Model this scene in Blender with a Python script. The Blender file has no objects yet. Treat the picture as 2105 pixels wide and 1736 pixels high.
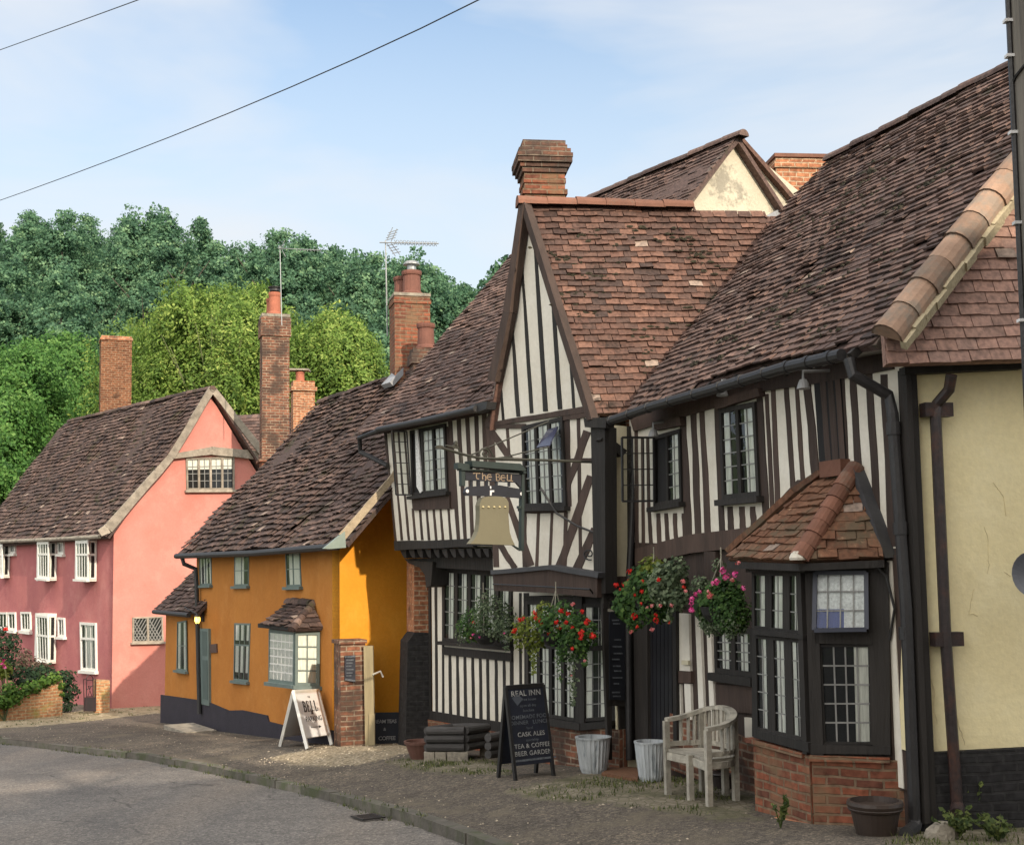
import bpy, math, random
from mathutils import Vector, Matrix, noise
random.seed(7)
R = math.radians
scene = bpy.context.scene
COL = scene.collection
V = Vector
# ------------------------------------------------------------------ camera
F_PX, W_PX, H_PX = 2600.0, 2104.0, 1735.0
CX, CY = 1052.0, 942.5
PITCH, ROLL = math.atan(0.0875), 0.015
_F = V((0, math.cos(PITCH), math.sin(PITCH)))
_U0 = V((0, -math.sin(PITCH), math.cos(PITCH)))
_R0 = V((1, 0, 0))
_R = _R0 * math.cos(ROLL) - _U0 * math.sin(ROLL)
_U = _R0 * math.sin(ROLL) + _U0 * math.cos(ROLL)
cam_d = bpy.data.cameras.new('camera')
cam = bpy.data.objects.new('camera', cam_d)
COL.objects.link(cam)
cam.matrix_world = Matrix((( _R.x, _U.x, -_F.x, 0), (_R.y, _U.y, -_F.y, 0), (_R.z, _U.z, -_F.z, 0), (0, 0, 0, 1)))
cam_d.sensor_width = 36.0
cam_d.lens = 36.0 * F_PX / W_PX
cam_d.shift_y = (CY - H_PX / 2) / W_PX
cam_d.clip_end = 3000
cam_d.clip_start = 0.1
scene.camera = cam


def ray(px, py):
    return _F + _R * ((px - CX) / F_PX) - _U * ((py - CY) / F_PX)


def interp(tab, x):
    if x <= tab[0][0]:
        return tab[0][1]
    for (a, b), (c, d) in zip(tab, tab[1:]):
        if x <= c:
            t = (x - a) / (c - a)
            return b + (d - b) * t
    return tab[-1][1]


GT = [(-60, 3.5), (-20, -0.1), (0, -1.55), (8, -2.12), (11, -2.32), (13, -2.41), (16.5, -2.64), (21, -2.89), (30, -3.38), (36, -3.55), (50, -4.1), (72, -4.2)]
KX = [(2, 4.5), (8, 1.2), (10.94, -.16), (12.5, -.95), (14.5, -1.95), (16.8, -3.25), (20.85, -6.0), (25, -10.0), (30, -15)]
RISE = [(0, .1), (7, .17), (11, .19), (15, .21), (19, .2), (21, .13), (26, .05), (40, 0)]
HT = [(72, 0), (92, 5), (150, 27), (220, 38), (420, 44)]


def g(x, y):
    if y <= 72:
        d = (x - interp(KX, y)) / 2.1
        d = max(0.0, min(1.0, d))
        d = d * d * (3 - 2 * d)
        return interp(GT, y) + d * interp(RISE, y)
    k = min(1.0, max(.25, 1 - (x + 50) * .0135))
    return GT[-1][1] + interp(HT, y) * k


def ground(px, py, dz=0.0):
    d = ray(px, py)
    t = 5.0
    while t < 80:
        p = d * t
        if p.z < g(p.x, p.y) + dz:
            break
        t += 0.02
    p = d * t
    return V((p.x, p.y, g(p.x, p.y) + dz))


class Plane:
    """vertical plane, D runs along it, N points out to the street"""
    def __init__(s, o, d, off=0.0):
        s.D = V((d[0], d[1], 0)).normalized()
        s.N = V((s.D.y, -s.D.x, 0))
        s.O = V((o[0], o[1], 0)) + s.N * off

    def P(s, a, z, n=0.0):
        return s.O + s.D * a + s.N * n + V((0, 0, z))

    def un(s, p, n=0.0):
        d = ray(*p)
        t = (s.O + s.N * n).dot(s.N) / d.dot(s.N)
        q = d * t - s.O
        return (q.dot(s.D), q.z)

    def off(s, n):
        return Plane((s.O.x, s.O.y), (s.D.x, s.D.y), n)

    def at(s, p, n=0.0):
        a, z = s.un(p, n)
        return s.P(a, z, n)

    def a_at(s, px):
        return s.un((px, 1165))[0]


def proj(p):
    f = p.dot(_F)
    return (CX + F_PX * p.dot(_R) / f, CY - F_PX * p.dot(_U) / f)


# crops of the photo that were measured
def crop(x0, y0, k):
    return lambda x, y: (x0 + k * x, y0 + k * y)


C1 = crop(726.4, 769.1, .2707)
C2 = crop(769.1, 1111.0, .2953)
C3 = crop(1196.4, 726.4, .3045)
C4 = crop(1239.2, 1111.0, .3599)
C5 = crop(940.0, 213.6, .3938)
C6 = crop(1538.3, 0.0, .443)
C7 = crop(1709.2, 726.4, .5815)
LA = crop(0.0, 854.6, .3692)
LB = crop(299.1, 854.6, .3938)
LC = crop(470.0, 470.0, .2954)

# ------------------------------------------------------------------ mesh builder
ORIG = {}


class MB:
    def __init__(s):
        s.v, s.f, s.uv, s.r, s.m = [], [], [], [], []
        s.cm = 0
        s.marks = []

    def mark(s):
        if not s.marks or s.marks[-1] != len(s.f):
            s.marks.append(len(s.f))

    def split(s, name, mat, parent):
        """each marked piece a mesh of its own"""
        mk = s.marks + [len(s.f)]
        out = []
        for a, b in zip(mk, mk[1:]):
            q = MB()
            for k in range(a, b):
                i0 = len(q.v)
                q.v += [s.v[i] for i in s.f[k]]
                q.f.append(list(range(i0, i0 + len(s.f[k]))))
                q.uv.append(s.uv[k]); q.r.append(s.r[k]); q.m.append(0)
            out.append(q.build(name, mat, parent))
        return out

    def poly(s, pts, uv=None, r=None):
        i = len(s.v)
        s.v += [V(p) for p in pts]
        s.f.append(list(range(i, i + len(pts))))
        s.uv.append(uv if uv else auto_uv(pts))
        s.r.append(random.random() if r is None else r)
        s.m.append(s.cm)

    def hexa(s, b, t, r=None):
        """b, t: 4 bottom and 4 top points, same winding"""
        r = random.random() if r is None else r
        s.poly(b[::-1], r=r)
        s.poly(t, r=r)
        for i in range(4):
            j = (i + 1) % 4
            s.poly([b[i], b[j], t[j], t[i]], r=r)

    def box(s, c, ax, ay, az, r=None):
        c, ax, ay, az = V(c), V(ax), V(ay), V(az)
        b = [c - ax - ay - az, c + ax - ay - az, c + ax + ay - az, c - ax + ay - az]
        t = [p + az * 2 for p in b]
        s.hexa(b, t, r)

    def prism(s, pl, poly, n0, n1, r=None, back=False):
        """polygon (a,z) on a plane, extruded between offsets n0 and n1 (outer)"""
        r = random.random() if r is None else r
        fr = [pl.P(a, z, n1) for a, z in poly]
        bk = [pl.P(a, z, n0) for a, z in poly]
        s.poly(fr, [(a, z) for a, z in poly], r)
        if back:
            s.poly(bk[::-1], [(a, z) for a, z in poly[::-1]], r)
        k = len(poly)
        for i in range(k):
            j = (i + 1) % k
            L = math.dist(poly[i], poly[j])
            s.poly([fr[j], fr[i], bk[i], bk[j]], [(L, 0), (0, 0), (0, abs(n1 - n0)), (L, abs(n1 - n0))], r)

    def pxprism(s, pl, pts, n0, n1, r=None, back=False):
        s.prism(pl, [pl.un(p, n1) for p in pts], n0, n1, r, back)

    def bar(s, p, q, w, h=None, up=(0, 0, 1), r=None):
        """square bar from p to q"""
        p, q = V(p), V(q)
        d = (q - p).normalized()
        u = V(up)
        if abs(d.dot(u)) > .95:
            u = V((1, 0, 0)) if abs(d.x) < .9 else V((0, 1, 0))
        x = d.cross(u).normalized() * w / 2
        y = x.cross(d).normalized() * (h or w) / 2
        b = [p - x - y, p + x - y, p + x + y, p - x + y]
        t = [k + (q - p) for k in b]
        s.hexa(b, t, r)

    def tube(s, pts, rad, seg=8, r=None, cap=True):
        pts = [V(p) for p in pts]
        r = random.random() if r is None else r
        rads = rad if isinstance(rad, (list, tuple)) else [rad] * len(pts)
        rings = []
        prev = None
        for i, p in enumerate(pts):
            d = (pts[min(i + 1, len(pts) - 1)] - pts[max(i - 1, 0)]).normalized()
            if prev is None:
                u = V((0, 0, 1)) if abs(d.z) < .9 else V((1, 0, 0))
                x = d.cross(u).normalized()
            else:
                x = (prev - d * prev.dot(d)).normalized()
            prev = x
            y = d.cross(x)
            rings.append([p + (x * math.cos(2 * math.pi * k / seg) + y * math.sin(2 * math.pi * k / seg)) * rads[i] for k in range(seg)])
        i0 = len(s.v)
        for rg in rings:
            s.v += rg
        for i in range(len(rings) - 1):
            for k in range(seg):
                a = i0 + i * seg + k
                b = i0 + i * seg + (k + 1) % seg
                s.f.append([a, b, b + seg, a + seg])
                s.uv.append([(k / seg, i), ((k + 1) / seg, i), ((k + 1) / seg, i + 1), (k / seg, i + 1)])
                s.r.append(r)
                s.m.append(s.cm)
        if cap:
            for rg, rev in ((rings[0], True), (rings[-1], False)):
                s.poly(rg[::-1] if rev else rg, r=r)

    def lathe(s, c, prof, seg=20, r=None, ax=None, squash=1.0):
        """profile of (radius, z)"""
        c = V(c)
        r = random.random() if r is None else r
        i0 = len(s.v)
        for (rr, z) in prof:
            for k in range(seg):
                t = 2 * math.pi * k / seg
                s.v.append(c + V((rr * math.cos(t), rr * math.sin(t) * squash, z)))
        for i in range(len(prof) - 1):
            for k in range(seg):
                a = i0 + i * seg + k
                b = i0 + i * seg + (k + 1) % seg
                s.f.append([a, b, b + seg, a + seg])
                s.uv.append([(k / seg, prof[i][1]), ((k + 1) / seg, prof[i][1]), ((k + 1) / seg, prof[i + 1][1]), (k / seg, prof[i + 1][1])])
                s.r.append(r)
                s.m.append(s.cm)

    def build(s, name, mat, parent=None, smooth=False, origin=None):
        me = bpy.data.meshes.new(name)
        if parent is not None:
            o3 = ORIG[parent.name]
        elif origin is not None:
            o3 = V(origin)
        else:
            xs = [p.x for p in s.v]; ys = [p.y for p in s.v]; zs = [p.z for p in s.v]
            o3 = V(((min(xs) + max(xs)) / 2, (min(ys) + max(ys)) / 2, min(zs)))
        me.from_pydata([p - o3 for p in s.v], [], s.f)
        uvl = me.uv_layers.new(name='uv')
        flat = [c for f in s.uv for p in f for c in p]
        uvl.data.foreach_set('uv', flat)
        at = me.attributes.new('rnd', 'FLOAT', 'FACE')
        at.data.foreach_set('value', s.r)
        mats = mat if isinstance(mat, (list, tuple)) else [mat]
        for m in mats:
            me.materials.append(m)
        if len(mats) > 1:
            me.polygons.foreach_set('material_index', s.m)
        if smooth:
            me.polygons.foreach_set('use_smooth', [True] * len(me.polygons))
        me.update()
        ob = bpy.data.objects.new(name, me)
        COL.objects.link(ob)
        if parent is not None:
            ob.parent = parent
        else:
            ob.location = o3
        ORIG[ob.name] = o3
        return ob


def auto_uv(pts):
    pts = [V(p) for p in pts]
    if len(pts) < 3:
        return [(0, 0)] * len(pts)
    n = (pts[1] - pts[0]).cross(pts[2] - pts[0])
    if n.length < 1e-12:
        n = V((0, 0, 1))
    n.normalize()
    if abs(n.z) > .9:
        x = V((1, 0, 0))
    else:
        x = V((0, 0, 1)).cross(n).normalized()
    y = n.cross(x)
    return [(p.dot(x), p.dot(y)) for p in pts]


def tag(o, label=None, cat=None, group=None, kind=None):
    if label: o['label'] = label
    if cat: o['category'] = cat
    if group: o['group'] = group
    if kind: o['kind'] = kind
    return o


def empty(name, loc, label=None, cat=None, group=None):
    o = bpy.data.objects.new(name, None)
    o.empty_display_size = .2
    COL.objects.link(o)
    o.location = V(loc)
    ORIG[o.name] = V(loc)
    tag(o, label, cat, group)
    return o


def copy_tree(o, parent=None):
    c = o.copy()
    COL.objects.link(c)
    c.parent = parent
    for ch in [k for k in bpy.data.objects if k.parent == o]:
        copy_tree(ch, c)
    return c


# ------------------------------------------------------------------ materials
MATS = {}


def srgb(r, gg, b):
    f = lambda c: (c / 255 / 12.92) if c / 255 <= .04045 else ((c / 255 + .055) / 1.055) ** 2.4
    return (f(r), f(gg), f(b), 1)


def newmat(name):
    m = bpy.data.materials.new(name)
    m.use_nodes = True
    nt = m.node_tree
    nt.nodes.clear()
    out = nt.nodes.new('ShaderNodeOutputMaterial')
    b = nt.nodes.new('ShaderNodeBsdfPrincipled')
    nt.links.new(b.outputs[0], out.inputs[0])
    MATS[name] = m
    return m, nt, b


def N(nt, t, **kw):
    n = nt.nodes.new('ShaderNode' + t)
    for k, v in kw.items():
        if k.startswith('i_'):
            n.inputs[int(k[2:])].default_value = v
        else:
            setattr(n, k, v)
    return n


def ramp(nt, fac, stops):
    n = nt.nodes.new('ShaderNodeValToRGB')
    e = n.color_ramp.elements
    while len(e) < len(stops):
        e.new(.5)
    for k, (p, c) in zip(e, stops):
        k.position = p
        k.color = c if len(c) == 4 else (*c, 1)
    nt.links.new(fac, n.inputs[0])
    return n


def c4(c, k=1.0):
    return (c[0] * k, c[1] * k, c[2] * k, 1)


def plain(name, c, rough=.6, var=.25, scale=3.0, metal=0.0, bump=0.0, bscale=40.0, c2=None, c2scale=1.0, c2lo=.5, c2hi=.7, spec=.5, detail=6.0, stretch=None, rnd=0.0):
    """colour with noise variation, a second blotch colour, bump and per-face variation"""
    m, nt, b = newmat(name)
    L = nt.links.new
    tc = N(nt, 'TexCoord')
    src = tc.outputs['Object']
    if stretch:
        mp = N(nt, 'Mapping')
        mp.inputs['Scale'].default_value = stretch
        L(src, mp.inputs[0])
        src = mp.outputs[0]
    nz = N(nt, 'TexNoise')
    nz.inputs['Scale'].default_value = scale
    nz.inputs['Detail'].default_value = detail
    nz.inputs['Roughness'].default_value = .65
    L(src, nz.inputs[0])
    rp = ramp(nt, nz.outputs[0], [(.3, c4(c, 1 - var)), (.72, c4(c, 1 + var))])
    col = rp.outputs[0]
    if c2 is not None:
        n2 = N(nt, 'TexNoise')
        n2.inputs['Scale'].default_value = c2scale
        n2.inputs['Detail'].default_value = 8
        n2.inputs['Roughness'].default_value = .7
        L(src, n2.inputs[0])
        r2 = ramp(nt, n2.outputs[0], [(c2lo, (0, 0, 0, 1)), (c2hi, (1, 1, 1, 1))])
        mx = N(nt, 'MixRGB')
        L(r2.outputs[0], mx.inputs[0])
        L(col, mx.inputs[1])
        mx.inputs[2].default_value = c4(c2)
        col = mx.outputs[0]
    if rnd > 0:
        at = N(nt, 'Attribute', attribute_name='rnd')
        rr = ramp(nt, at.outputs['Fac'], [(0, (1 - rnd,) * 3), (1, (1 + rnd,) * 3)])
        mx = N(nt, 'MixRGB', blend_type='MULTIPLY', i_0=1.0)
        L(col, mx.inputs[1])
        L(rr.outputs[0], mx.inputs[2])
        col = mx.outputs[0]
    L(col, b.inputs['Base Color'])
    b.inputs['Roughness'].default_value = rough
    b.inputs['Metallic'].default_value = metal
    b.inputs['Specular IOR Level'].default_value = spec
    if bump > 0:
        n3 = N(nt, 'TexNoise')
        n3.inputs['Scale'].default_value = bscale
        n3.inputs['Detail'].default_value = 5
        L(src, n3.inputs[0])
        bp = N(nt, 'Bump')
        bp.inputs['Strength'].default_value = bump
        bp.inputs['Distance'].default_value = .02
        L(n3.outputs[0], bp.inputs['Height'])
        L(bp.outputs[0], b.inputs['Normal'])
    return m


def tile_mat(name, cols, moss, moss_amt=.55, lichen=(.42, .36, .28), lich_amt=.7, rough=.85):
    """clay tiles: each tile its own shade ('rnd' on the face), moss and lichen blotches"""
    m, nt, b = newmat(name)
    L = nt.links.new
    at = N(nt, 'Attribute', attribute_name='rnd')
    rp = ramp(nt, at.outputs['Fac'], [(.97 * i / (len(cols) - 1), c4(c)) for i, c in enumerate(cols)] + [(.985, (.29, .23, .195, 1))])
    tc = N(nt, 'TexCoord')
    nz = N(nt, 'TexNoise')
    nz.inputs['Scale'].default_value = 22
    nz.inputs['Detail'].default_value = 4
    L(tc.outputs['Object'], nz.inputs[0])
    r1 = ramp(nt, nz.outputs[0], [(.3, (.62, .62, .62)), (.7, (1.25, 1.2, 1.15))])
    mx = N(nt, 'MixRGB', blend_type='MULTIPLY', i_0=1.0)
    L(rp.outputs[0], mx.inputs[1]); L(r1.outputs[0], mx.inputs[2])
    n2 = N(nt, 'TexNoise')
    n2.inputs['Scale'].default_value = 2.2
    n2.inputs['Detail'].default_value = 9
    n2.inputs['Roughness'].default_value = .75
    L(tc.outputs['Object'], n2.inputs[0])
    r2 = ramp(nt, n2.outputs[0], [(moss_amt, (0, 0, 0)), (moss_amt + .09, (.85, .85, .85))])
    m2 = N(nt, 'MixRGB')
    L(r2.outputs[0], m2.inputs[0]); L(mx.outputs[0], m2.inputs[1])
    m2.inputs[2].default_value = c4(moss)
    n3 = N(nt, 'TexNoise')
    n3.inputs['Scale'].default_value = 9
    n3.inputs['Detail'].default_value = 8
    n3.inputs['Roughness'].default_value = .7
    mp = N(nt, 'Mapping'); mp.inputs['Location'].default_value = (5, 3, 1)
    L(tc.outputs['Object'], mp.inputs[0]); L(mp.outputs[0], n3.inputs[0])
    r3 = ramp(nt, n3.outputs[0], [(lich_amt - .04, (0, 0, 0)), (lich_amt + .05, (.7, .7, .7))])
    m3 = N(nt, 'MixRGB')
    L(r3.outputs[0], m3.inputs[0]); L(m2.outputs[0], m3.inputs[1])
    m3.inputs[2].default_value = c4(lichen)
    L(m3.outputs[0], b.inputs['Base Color'])
    b.inputs['Roughness'].default_value = rough
    b.inputs['Specular IOR Level'].default_value = .25
    bp = N(nt, 'Bump')
    bp.inputs['Strength'].default_value = .5
    bp.inputs['Distance'].default_value = .01
    L(nz.outputs[0], bp.inputs['Height']); L(bp.outputs[0], b.inputs['Normal'])
    return m


def brick_mat(name, a, bcol, mortar, dark=None, dark_amt=.6, bw=.225, rh=.075, ms=.012, rough=.9):
    """brickwork on UVs in metres"""
    m, nt, b = newmat(name)
    L = nt.links.new
    uv = N(nt, 'TexCoord')
    nzw = N(nt, 'TexNoise'); nzw.inputs['Scale'].default_value = 3.5
    L(uv.outputs['UV'], nzw.inputs[0])
    sub = N(nt, 'VectorMath', operation='SUBTRACT'); sub.inputs[1].default_value = (.5, .5, .5)
    L(nzw.outputs['Color'], sub.inputs[0])
    scl = N(nt, 'VectorMath', operation='SCALE'); scl.inputs['Scale'].default_value = .035
    L(sub.outputs[0], scl.inputs[0])
    add = N(nt, 'VectorMath', operation='ADD')
    L(uv.outputs['UV'], add.inputs[0]); L(scl.outputs[0], add.inputs[1])
    br = N(nt, 'TexBrick')
    br.inputs['Scale'].default_value = 1
    br.inputs['Color1'].default_value = c4(a)
    br.inputs['Color2'].default_value = c4(bcol)
    br.inputs['Mortar'].default_value = c4(mortar)
    br.inputs['Mortar Size'].default_value = ms
    br.inputs['Mortar Smooth'].default_value = .3
    br.inputs['Brick Width'].default_value = bw
    br.inputs['Row Height'].default_value = rh
    br.inputs['Bias'].default_value = -.1
    L(add.outputs[0], br.inputs[0])
    nz = N(nt, 'TexNoise'); nz.inputs['Scale'].default_value = 14; nz.inputs['Detail'].default_value = 6
    L(uv.outputs['UV'], nz.inputs[0])
    r1 = ramp(nt, nz.outputs[0], [(.3, (.6, .58, .56)), (.72, (1.3, 1.28, 1.25))])
    mx = N(nt, 'MixRGB', blend_type='MULTIPLY', i_0=1.0)
    L(br.outputs['Color'], mx.inputs[1]); L(r1.outputs[0], mx.inputs[2])
    col = mx.outputs[0]
    if dark is not None:
        n2 = N(nt, 'TexNoise'); n2.inputs['Scale'].default_value = 2.5; n2.inputs['Detail'].default_value = 7
        mp = N(nt, 'Mapping'); mp.inputs['Location'].default_value = (3, 7, 2)
        L(uv.outputs['UV'], mp.inputs[0]); L(mp.outputs[0], n2.inputs[0])
        r2 = ramp(nt, n2.outputs[0], [(dark_amt - .08, (0, 0, 0)), (dark_amt + .08, (.8, .8, .8))])
        m2 = N(nt, 'MixRGB'); L(r2.outputs[0], m2.inputs[0]); L(col, m2.inputs[1])
        m2.inputs[2].default_value = c4(dark)
        col = m2.outputs[0]
    L(col, b.inputs['Base Color'])
    b.inputs['Roughness'].default_value = rough
    b.inputs['Specular IOR Level'].default_value = .2
    inv = N(nt, 'Math', operation='SUBTRACT'); inv.inputs[0].default_value = 1
    L(br.outputs['Fac'], inv.inputs[1])
    ad = N(nt, 'Math', operation='MULTIPLY_ADD'); ad.inputs[1].default_value = .5
    L(nz.outputs[0], ad.inputs[0]); L(inv.outputs[0], ad.inputs[2])
    bp = N(nt, 'Bump'); bp.inputs['Strength'].default_value = .8; bp.inputs['Distance'].default_value = .012
    L(ad.outputs[0], bp.inputs['Height']); L(bp.outputs[0], b.inputs['Normal'])
    return m


def leaf_mat(name, lo, mid, hi, trans=.35):
    m, nt, b = newmat(name)
    L = nt.links.new
    at = N(nt, 'Attribute', attribute_name='rnd')
    rp = ramp(nt, at.outputs['Fac'], [(0, c4(lo)), (.5, c4(mid)), (1, c4(hi))])
    L(rp.outputs[0], b.inputs['Base Color'])
    b.inputs['Roughness'].default_value = .6
    b.inputs['Specular IOR Level'].default_value = .25
    tr = N(nt, 'BsdfTranslucent')
    L(rp.outputs[0], tr.inputs[0])
    mx = N(nt, 'MixShader', i_0=trans)
    L(b.outputs[0], mx.inputs[1]); L(tr.outputs[0], mx.inputs[2])
    out = [n for n in nt.nodes if n.type == 'OUTPUT_MATERIAL'][0]
    L(mx.outputs[0], out.inputs[0])
    return m


def glass_mat(name, tint=(.92, .95, .95), refl=1.0):
    m, nt, b = newmat(name)
    L = nt.links.new
    nt.nodes.remove(b)
    tr = N(nt, 'BsdfTransparent'); tr.inputs[0].default_value = c4(tint)
    gl = N(nt, 'BsdfGlossy'); gl.inputs['Roughness'].default_value = .03
    gl.inputs[0].default_value = (.9, .95, 1, 1)
    tc = N(nt, 'TexCoord')
    nz = N(nt, 'TexNoise'); nz.inputs['Scale'].default_value = 7
    L(tc.outputs['Object'], nz.inputs[0])
    bp = N(nt, 'Bump'); bp.inputs['Strength'].default_value = .12; bp.inputs['Distance'].default_value = .05
    L(nz.outputs[0], bp.inputs['Height']); L(bp.outputs[0], gl.inputs['Normal'])
    fr = N(nt, 'Fresnel'); fr.inputs[0].default_value = 1.42
    ml = N(nt, 'Math', operation='MULTIPLY'); ml.inputs[1].default_value = refl
    L(fr.outputs[0], ml.inputs[0])
    mx = N(nt, 'MixShader'); L(ml.outputs[0], mx.inputs[0]); L(tr.outputs[0], mx.inputs[1]); L(gl.outputs[0], mx.inputs[2])
    out = [n for n in nt.nodes if n.type == 'OUTPUT_MATERIAL'][0]
    L(mx.outputs[0], out.inputs[0])
    return m


def limewash(name, c, dark, pale, rough=.88, streak=.5, crack=.0):
    """old limewashed render: big patches, rain streaks, fine mottling, lumpy surface"""
    m, nt, b = newmat(name)
    L = nt.links.new
    tc = N(nt, 'TexCoord')
    ob = tc.outputs['Object']

    def noi(sc, det, rgh=.6, scl=None, loc=None):
        src = ob
        if scl or loc:
            mp = N(nt, 'Mapping')
            if scl: mp.inputs['Scale'].default_value = scl
            if loc: mp.inputs['Location'].default_value = loc
            L(ob, mp.inputs[0])
            src = mp.outputs[0]
        n = N(nt, 'TexNoise')
        n.inputs['Scale'].default_value = sc
        n.inputs['Detail'].default_value = det
        n.inputs['Roughness'].default_value = rgh
        L(src, n.inputs[0])
        return n.outputs[0]

    def mix(f, a, q, mode='MIX'):
        x = N(nt, 'MixRGB', blend_type=mode)
        for k, w in enumerate((f, a, q)):
            if isinstance(w, tuple): x.inputs[k].default_value = c4(w)
            elif isinstance(w, float): x.inputs[k].default_value = w
            else: L(w, x.inputs[k])
        return x.outputs[0]
    f1 = ramp(nt, noi(.55, 8, .65), [(.36, (0, 0, 0)), (.68, (.9, .9, .9))]).outputs[0]
    col = mix(f1, c, dark)
    f2 = ramp(nt, noi(1.3, 9, .72, None, (7, 3, 5)), [(.5, (0, 0, 0)), (.72, (.65, .65, .65))]).outputs[0]
    col = mix(f2, col, pale)
    f3 = ramp(nt, noi(1.5, 4, .55, (1, 1, .16)), [(.46, (1, 1, 1)), (.7, (1 - .16 * streak,) * 3)]).outputs[0]
    col = mix(1.0, col, f3, 'MULTIPLY')
    f4 = ramp(nt, noi(22, 4), [(.3, (.95, .95, .95)), (.7, (1.04, 1.04, 1.04))]).outputs[0]
    col = mix(1.0, col, f4, 'MULTIPLY')
    L(col, b.inputs['Base Color'])
    b.inputs['Roughness'].default_value = rough
    b.inputs['Specular IOR Level'].default_value = .25
    ad = N(nt, 'Math', operation='MULTIPLY_ADD')
    ad.inputs[1].default_value = .25
    L(noi(26, 5), ad.inputs[0]); L(noi(3.2, 4), ad.inputs[2])
    bp = N(nt, 'Bump'); bp.inputs['Strength'].default_value = .4; bp.inputs['Distance'].default_value = .035
    L(ad.outputs[0], bp.inputs['Height']); L(bp.outputs[0], b.inputs['Normal'])
    return m


M = {}
M['white'] = limewash('limewash_white', (.77, .73, .64), (.62, .57, .47), (.80, .77, .70), streak=.5)
M['cream'] = limewash('cream_render', (.78, .72, .52), (.64, .58, .40), (.82, .77, .6))
M['yellow'] = limewash('yellow_render', (.84, .745, .455), (.75, .65, .385), (.87, .79, .53), streak=.35)
M['gable_cream'] = plain('weathered_cream_render', (.53, .48, .375), .9, .12, 2, bump=.6, bscale=20, c2=(.30, .275, .22), c2scale=2.6, c2lo=.5, c2hi=.58)
M['timber'] = plain('black_timber', (.019, .016, .014), .75, .35, 8, bump=.5, bscale=30, stretch=(1, 1, .15), rnd=.3)
M['brown_timber'] = plain('brown_timber', (.056, .035, .027), .8, .35, 8, bump=.5, bscale=30, stretch=(1, 1, .15), rnd=.3)
M['grey_oak'] = plain('grey_weathered_oak', (.30, .26, .21), .9, .35, 6, bump=.6, bscale=25, rnd=.2)
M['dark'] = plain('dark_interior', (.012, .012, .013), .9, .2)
M['iron'] = plain('black_iron', (.022, .021, .022), .5, .25, 20, bump=.2, rnd=.2)
M['gutter'] = plain('grey_black_gutter', (.024, .023, .024), .55, .25, 12, bump=.15)
M['lead'] = plain('lead_flashing', (.28, .29, .31), .6, .2, 6, bump=.3, bscale=15)
M['lead_dark'] = plain('dark_lead', (.05, .05, .055), .65, .2, 6, bump=.3, bscale=15)
M['came'] = plain('window_lead', (.22, .22, .21), .55, .2, 6)
M['glass'] = glass_mat('old_glass')
M['curtain'] = plain('pale_curtain', (.74, .72, .65), .9, .25, 9, stretch=(8, 8, .6))
M['lace'] = plain('lace_curtain', (.7, .7, .68), .9, .3, 40)
M['tile_dark'] = tile_mat('dark_clay_tiles', [(.055, .041, .039), (.115, .078, .070), (.165, .108, .092), (.09, .068, .064), (.22, .145, .122)], (.06, .055, .036), .58, (.30, .24, .19), .71)
M['tile_old'] = tile_mat('old_mossy_tiles', [(.04, .03, .03), (.085, .059, .053), (.135, .09, .077), (.062, .047, .044), (.20, .135, .115)], (.045, .042, .02), .55, (.28, .24, .18), .70)
M['tile_red'] = tile_mat('red_brown_tiles', [(.05, .032, .028), (.10, .058, .047), (.14, .079, .062), (.08, .052, .045), (.19, .106, .08), (.058, .042, .039)], (.022, .016, .012), .57, (.45, .34, .26), .71)
M['tile_new'] = tile_mat('smooth_clay_tiles', [(.24, .155, .13), (.29, .185, .152), (.33, .205, .168), (.26, .175, .15), (.44, .25, .19)], (.12, .06, .045), .72, (.3, .2, .15), .8)
M['tile_bay'] = tile_mat('bay_clay_tiles', [(.11, .056, .036), (.165, .08, .048), (.20, .105, .065), (.14, .083, .056)], (.11, .085, .055), .52, (.4, .28, .17), .66)
M['ridge'] = plain('orange_ridge_tile', (.185, .082, .052), .85, .25, 5, bump=.3, bscale=25, c2=(.16, .11, .08), c2scale=4, c2lo=.55, c2hi=.65, rnd=.25)
M['hip_tile'] = plain('pale_orange_hip_tile', (.265, .17, .118), .85, .25, 4, bump=.3, bscale=25, c2=(.20, .155, .12), c2scale=5, c2lo=.46, c2hi=.6, rnd=.4)
M['hip_mortar'] = plain('hip_mortar', (.42, .36, .24), .9, .2, 10, bump=.5)
M['brick_red'] = brick_mat('red_brick', (.27, .095, .055), (.115, .05, .036), (.20, .14, .095), (.19, .125, .075), .57)
M['brick_orange'] = brick_mat('orange_brick', (.46, .20, .105), (.24, .095, .055), (.46, .34, .23), (.08, .05, .04), .66)
M['brick_dark'] = brick_mat('dark_brick', (.27, .115, .07), (.095, .05, .037), (.30, .235, .175), (.05, .038, .032), .52)
M['brick_black'] = brick_mat('black_painted_brick', (.03, .03, .032), (.024, .024, .026), (.035, .035, .036), (.05, .05, .05), .7)
M['brick_pale'] = brick_mat('pale_garden_brick', (.48, .25, .13), (.38, .18, .09), (.45, .36, .22), (.30, .26, .08), .63)
M['soot'] = brick_mat('sooty_brick', (.19, .09, .06), (.085, .055, .045), (.2, .16, .125), (.06, .048, .042), .5)
M['pink_front'] = limewash('pink_limewash_shaded', (.45, .165, .155), (.36, .12, .13), (.52, .23, .21))  # same limewash as the gable, with the front's shade put into the colour
M['pink_gable'] = limewash('pink_limewash_sunlit', (.60, .245, .205), (.51, .185, .145), (.66, .31, .255), streak=.35)  # lighter copy of the pink, sunlight included in its colour
M['ochre'] = limewash('ochre_limewash_shaded', (.49, .20, .042), (.40, .15, .03), (.55, .255, .07))  # darker copy of the cottage limewash, shade of the front painted in
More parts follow.
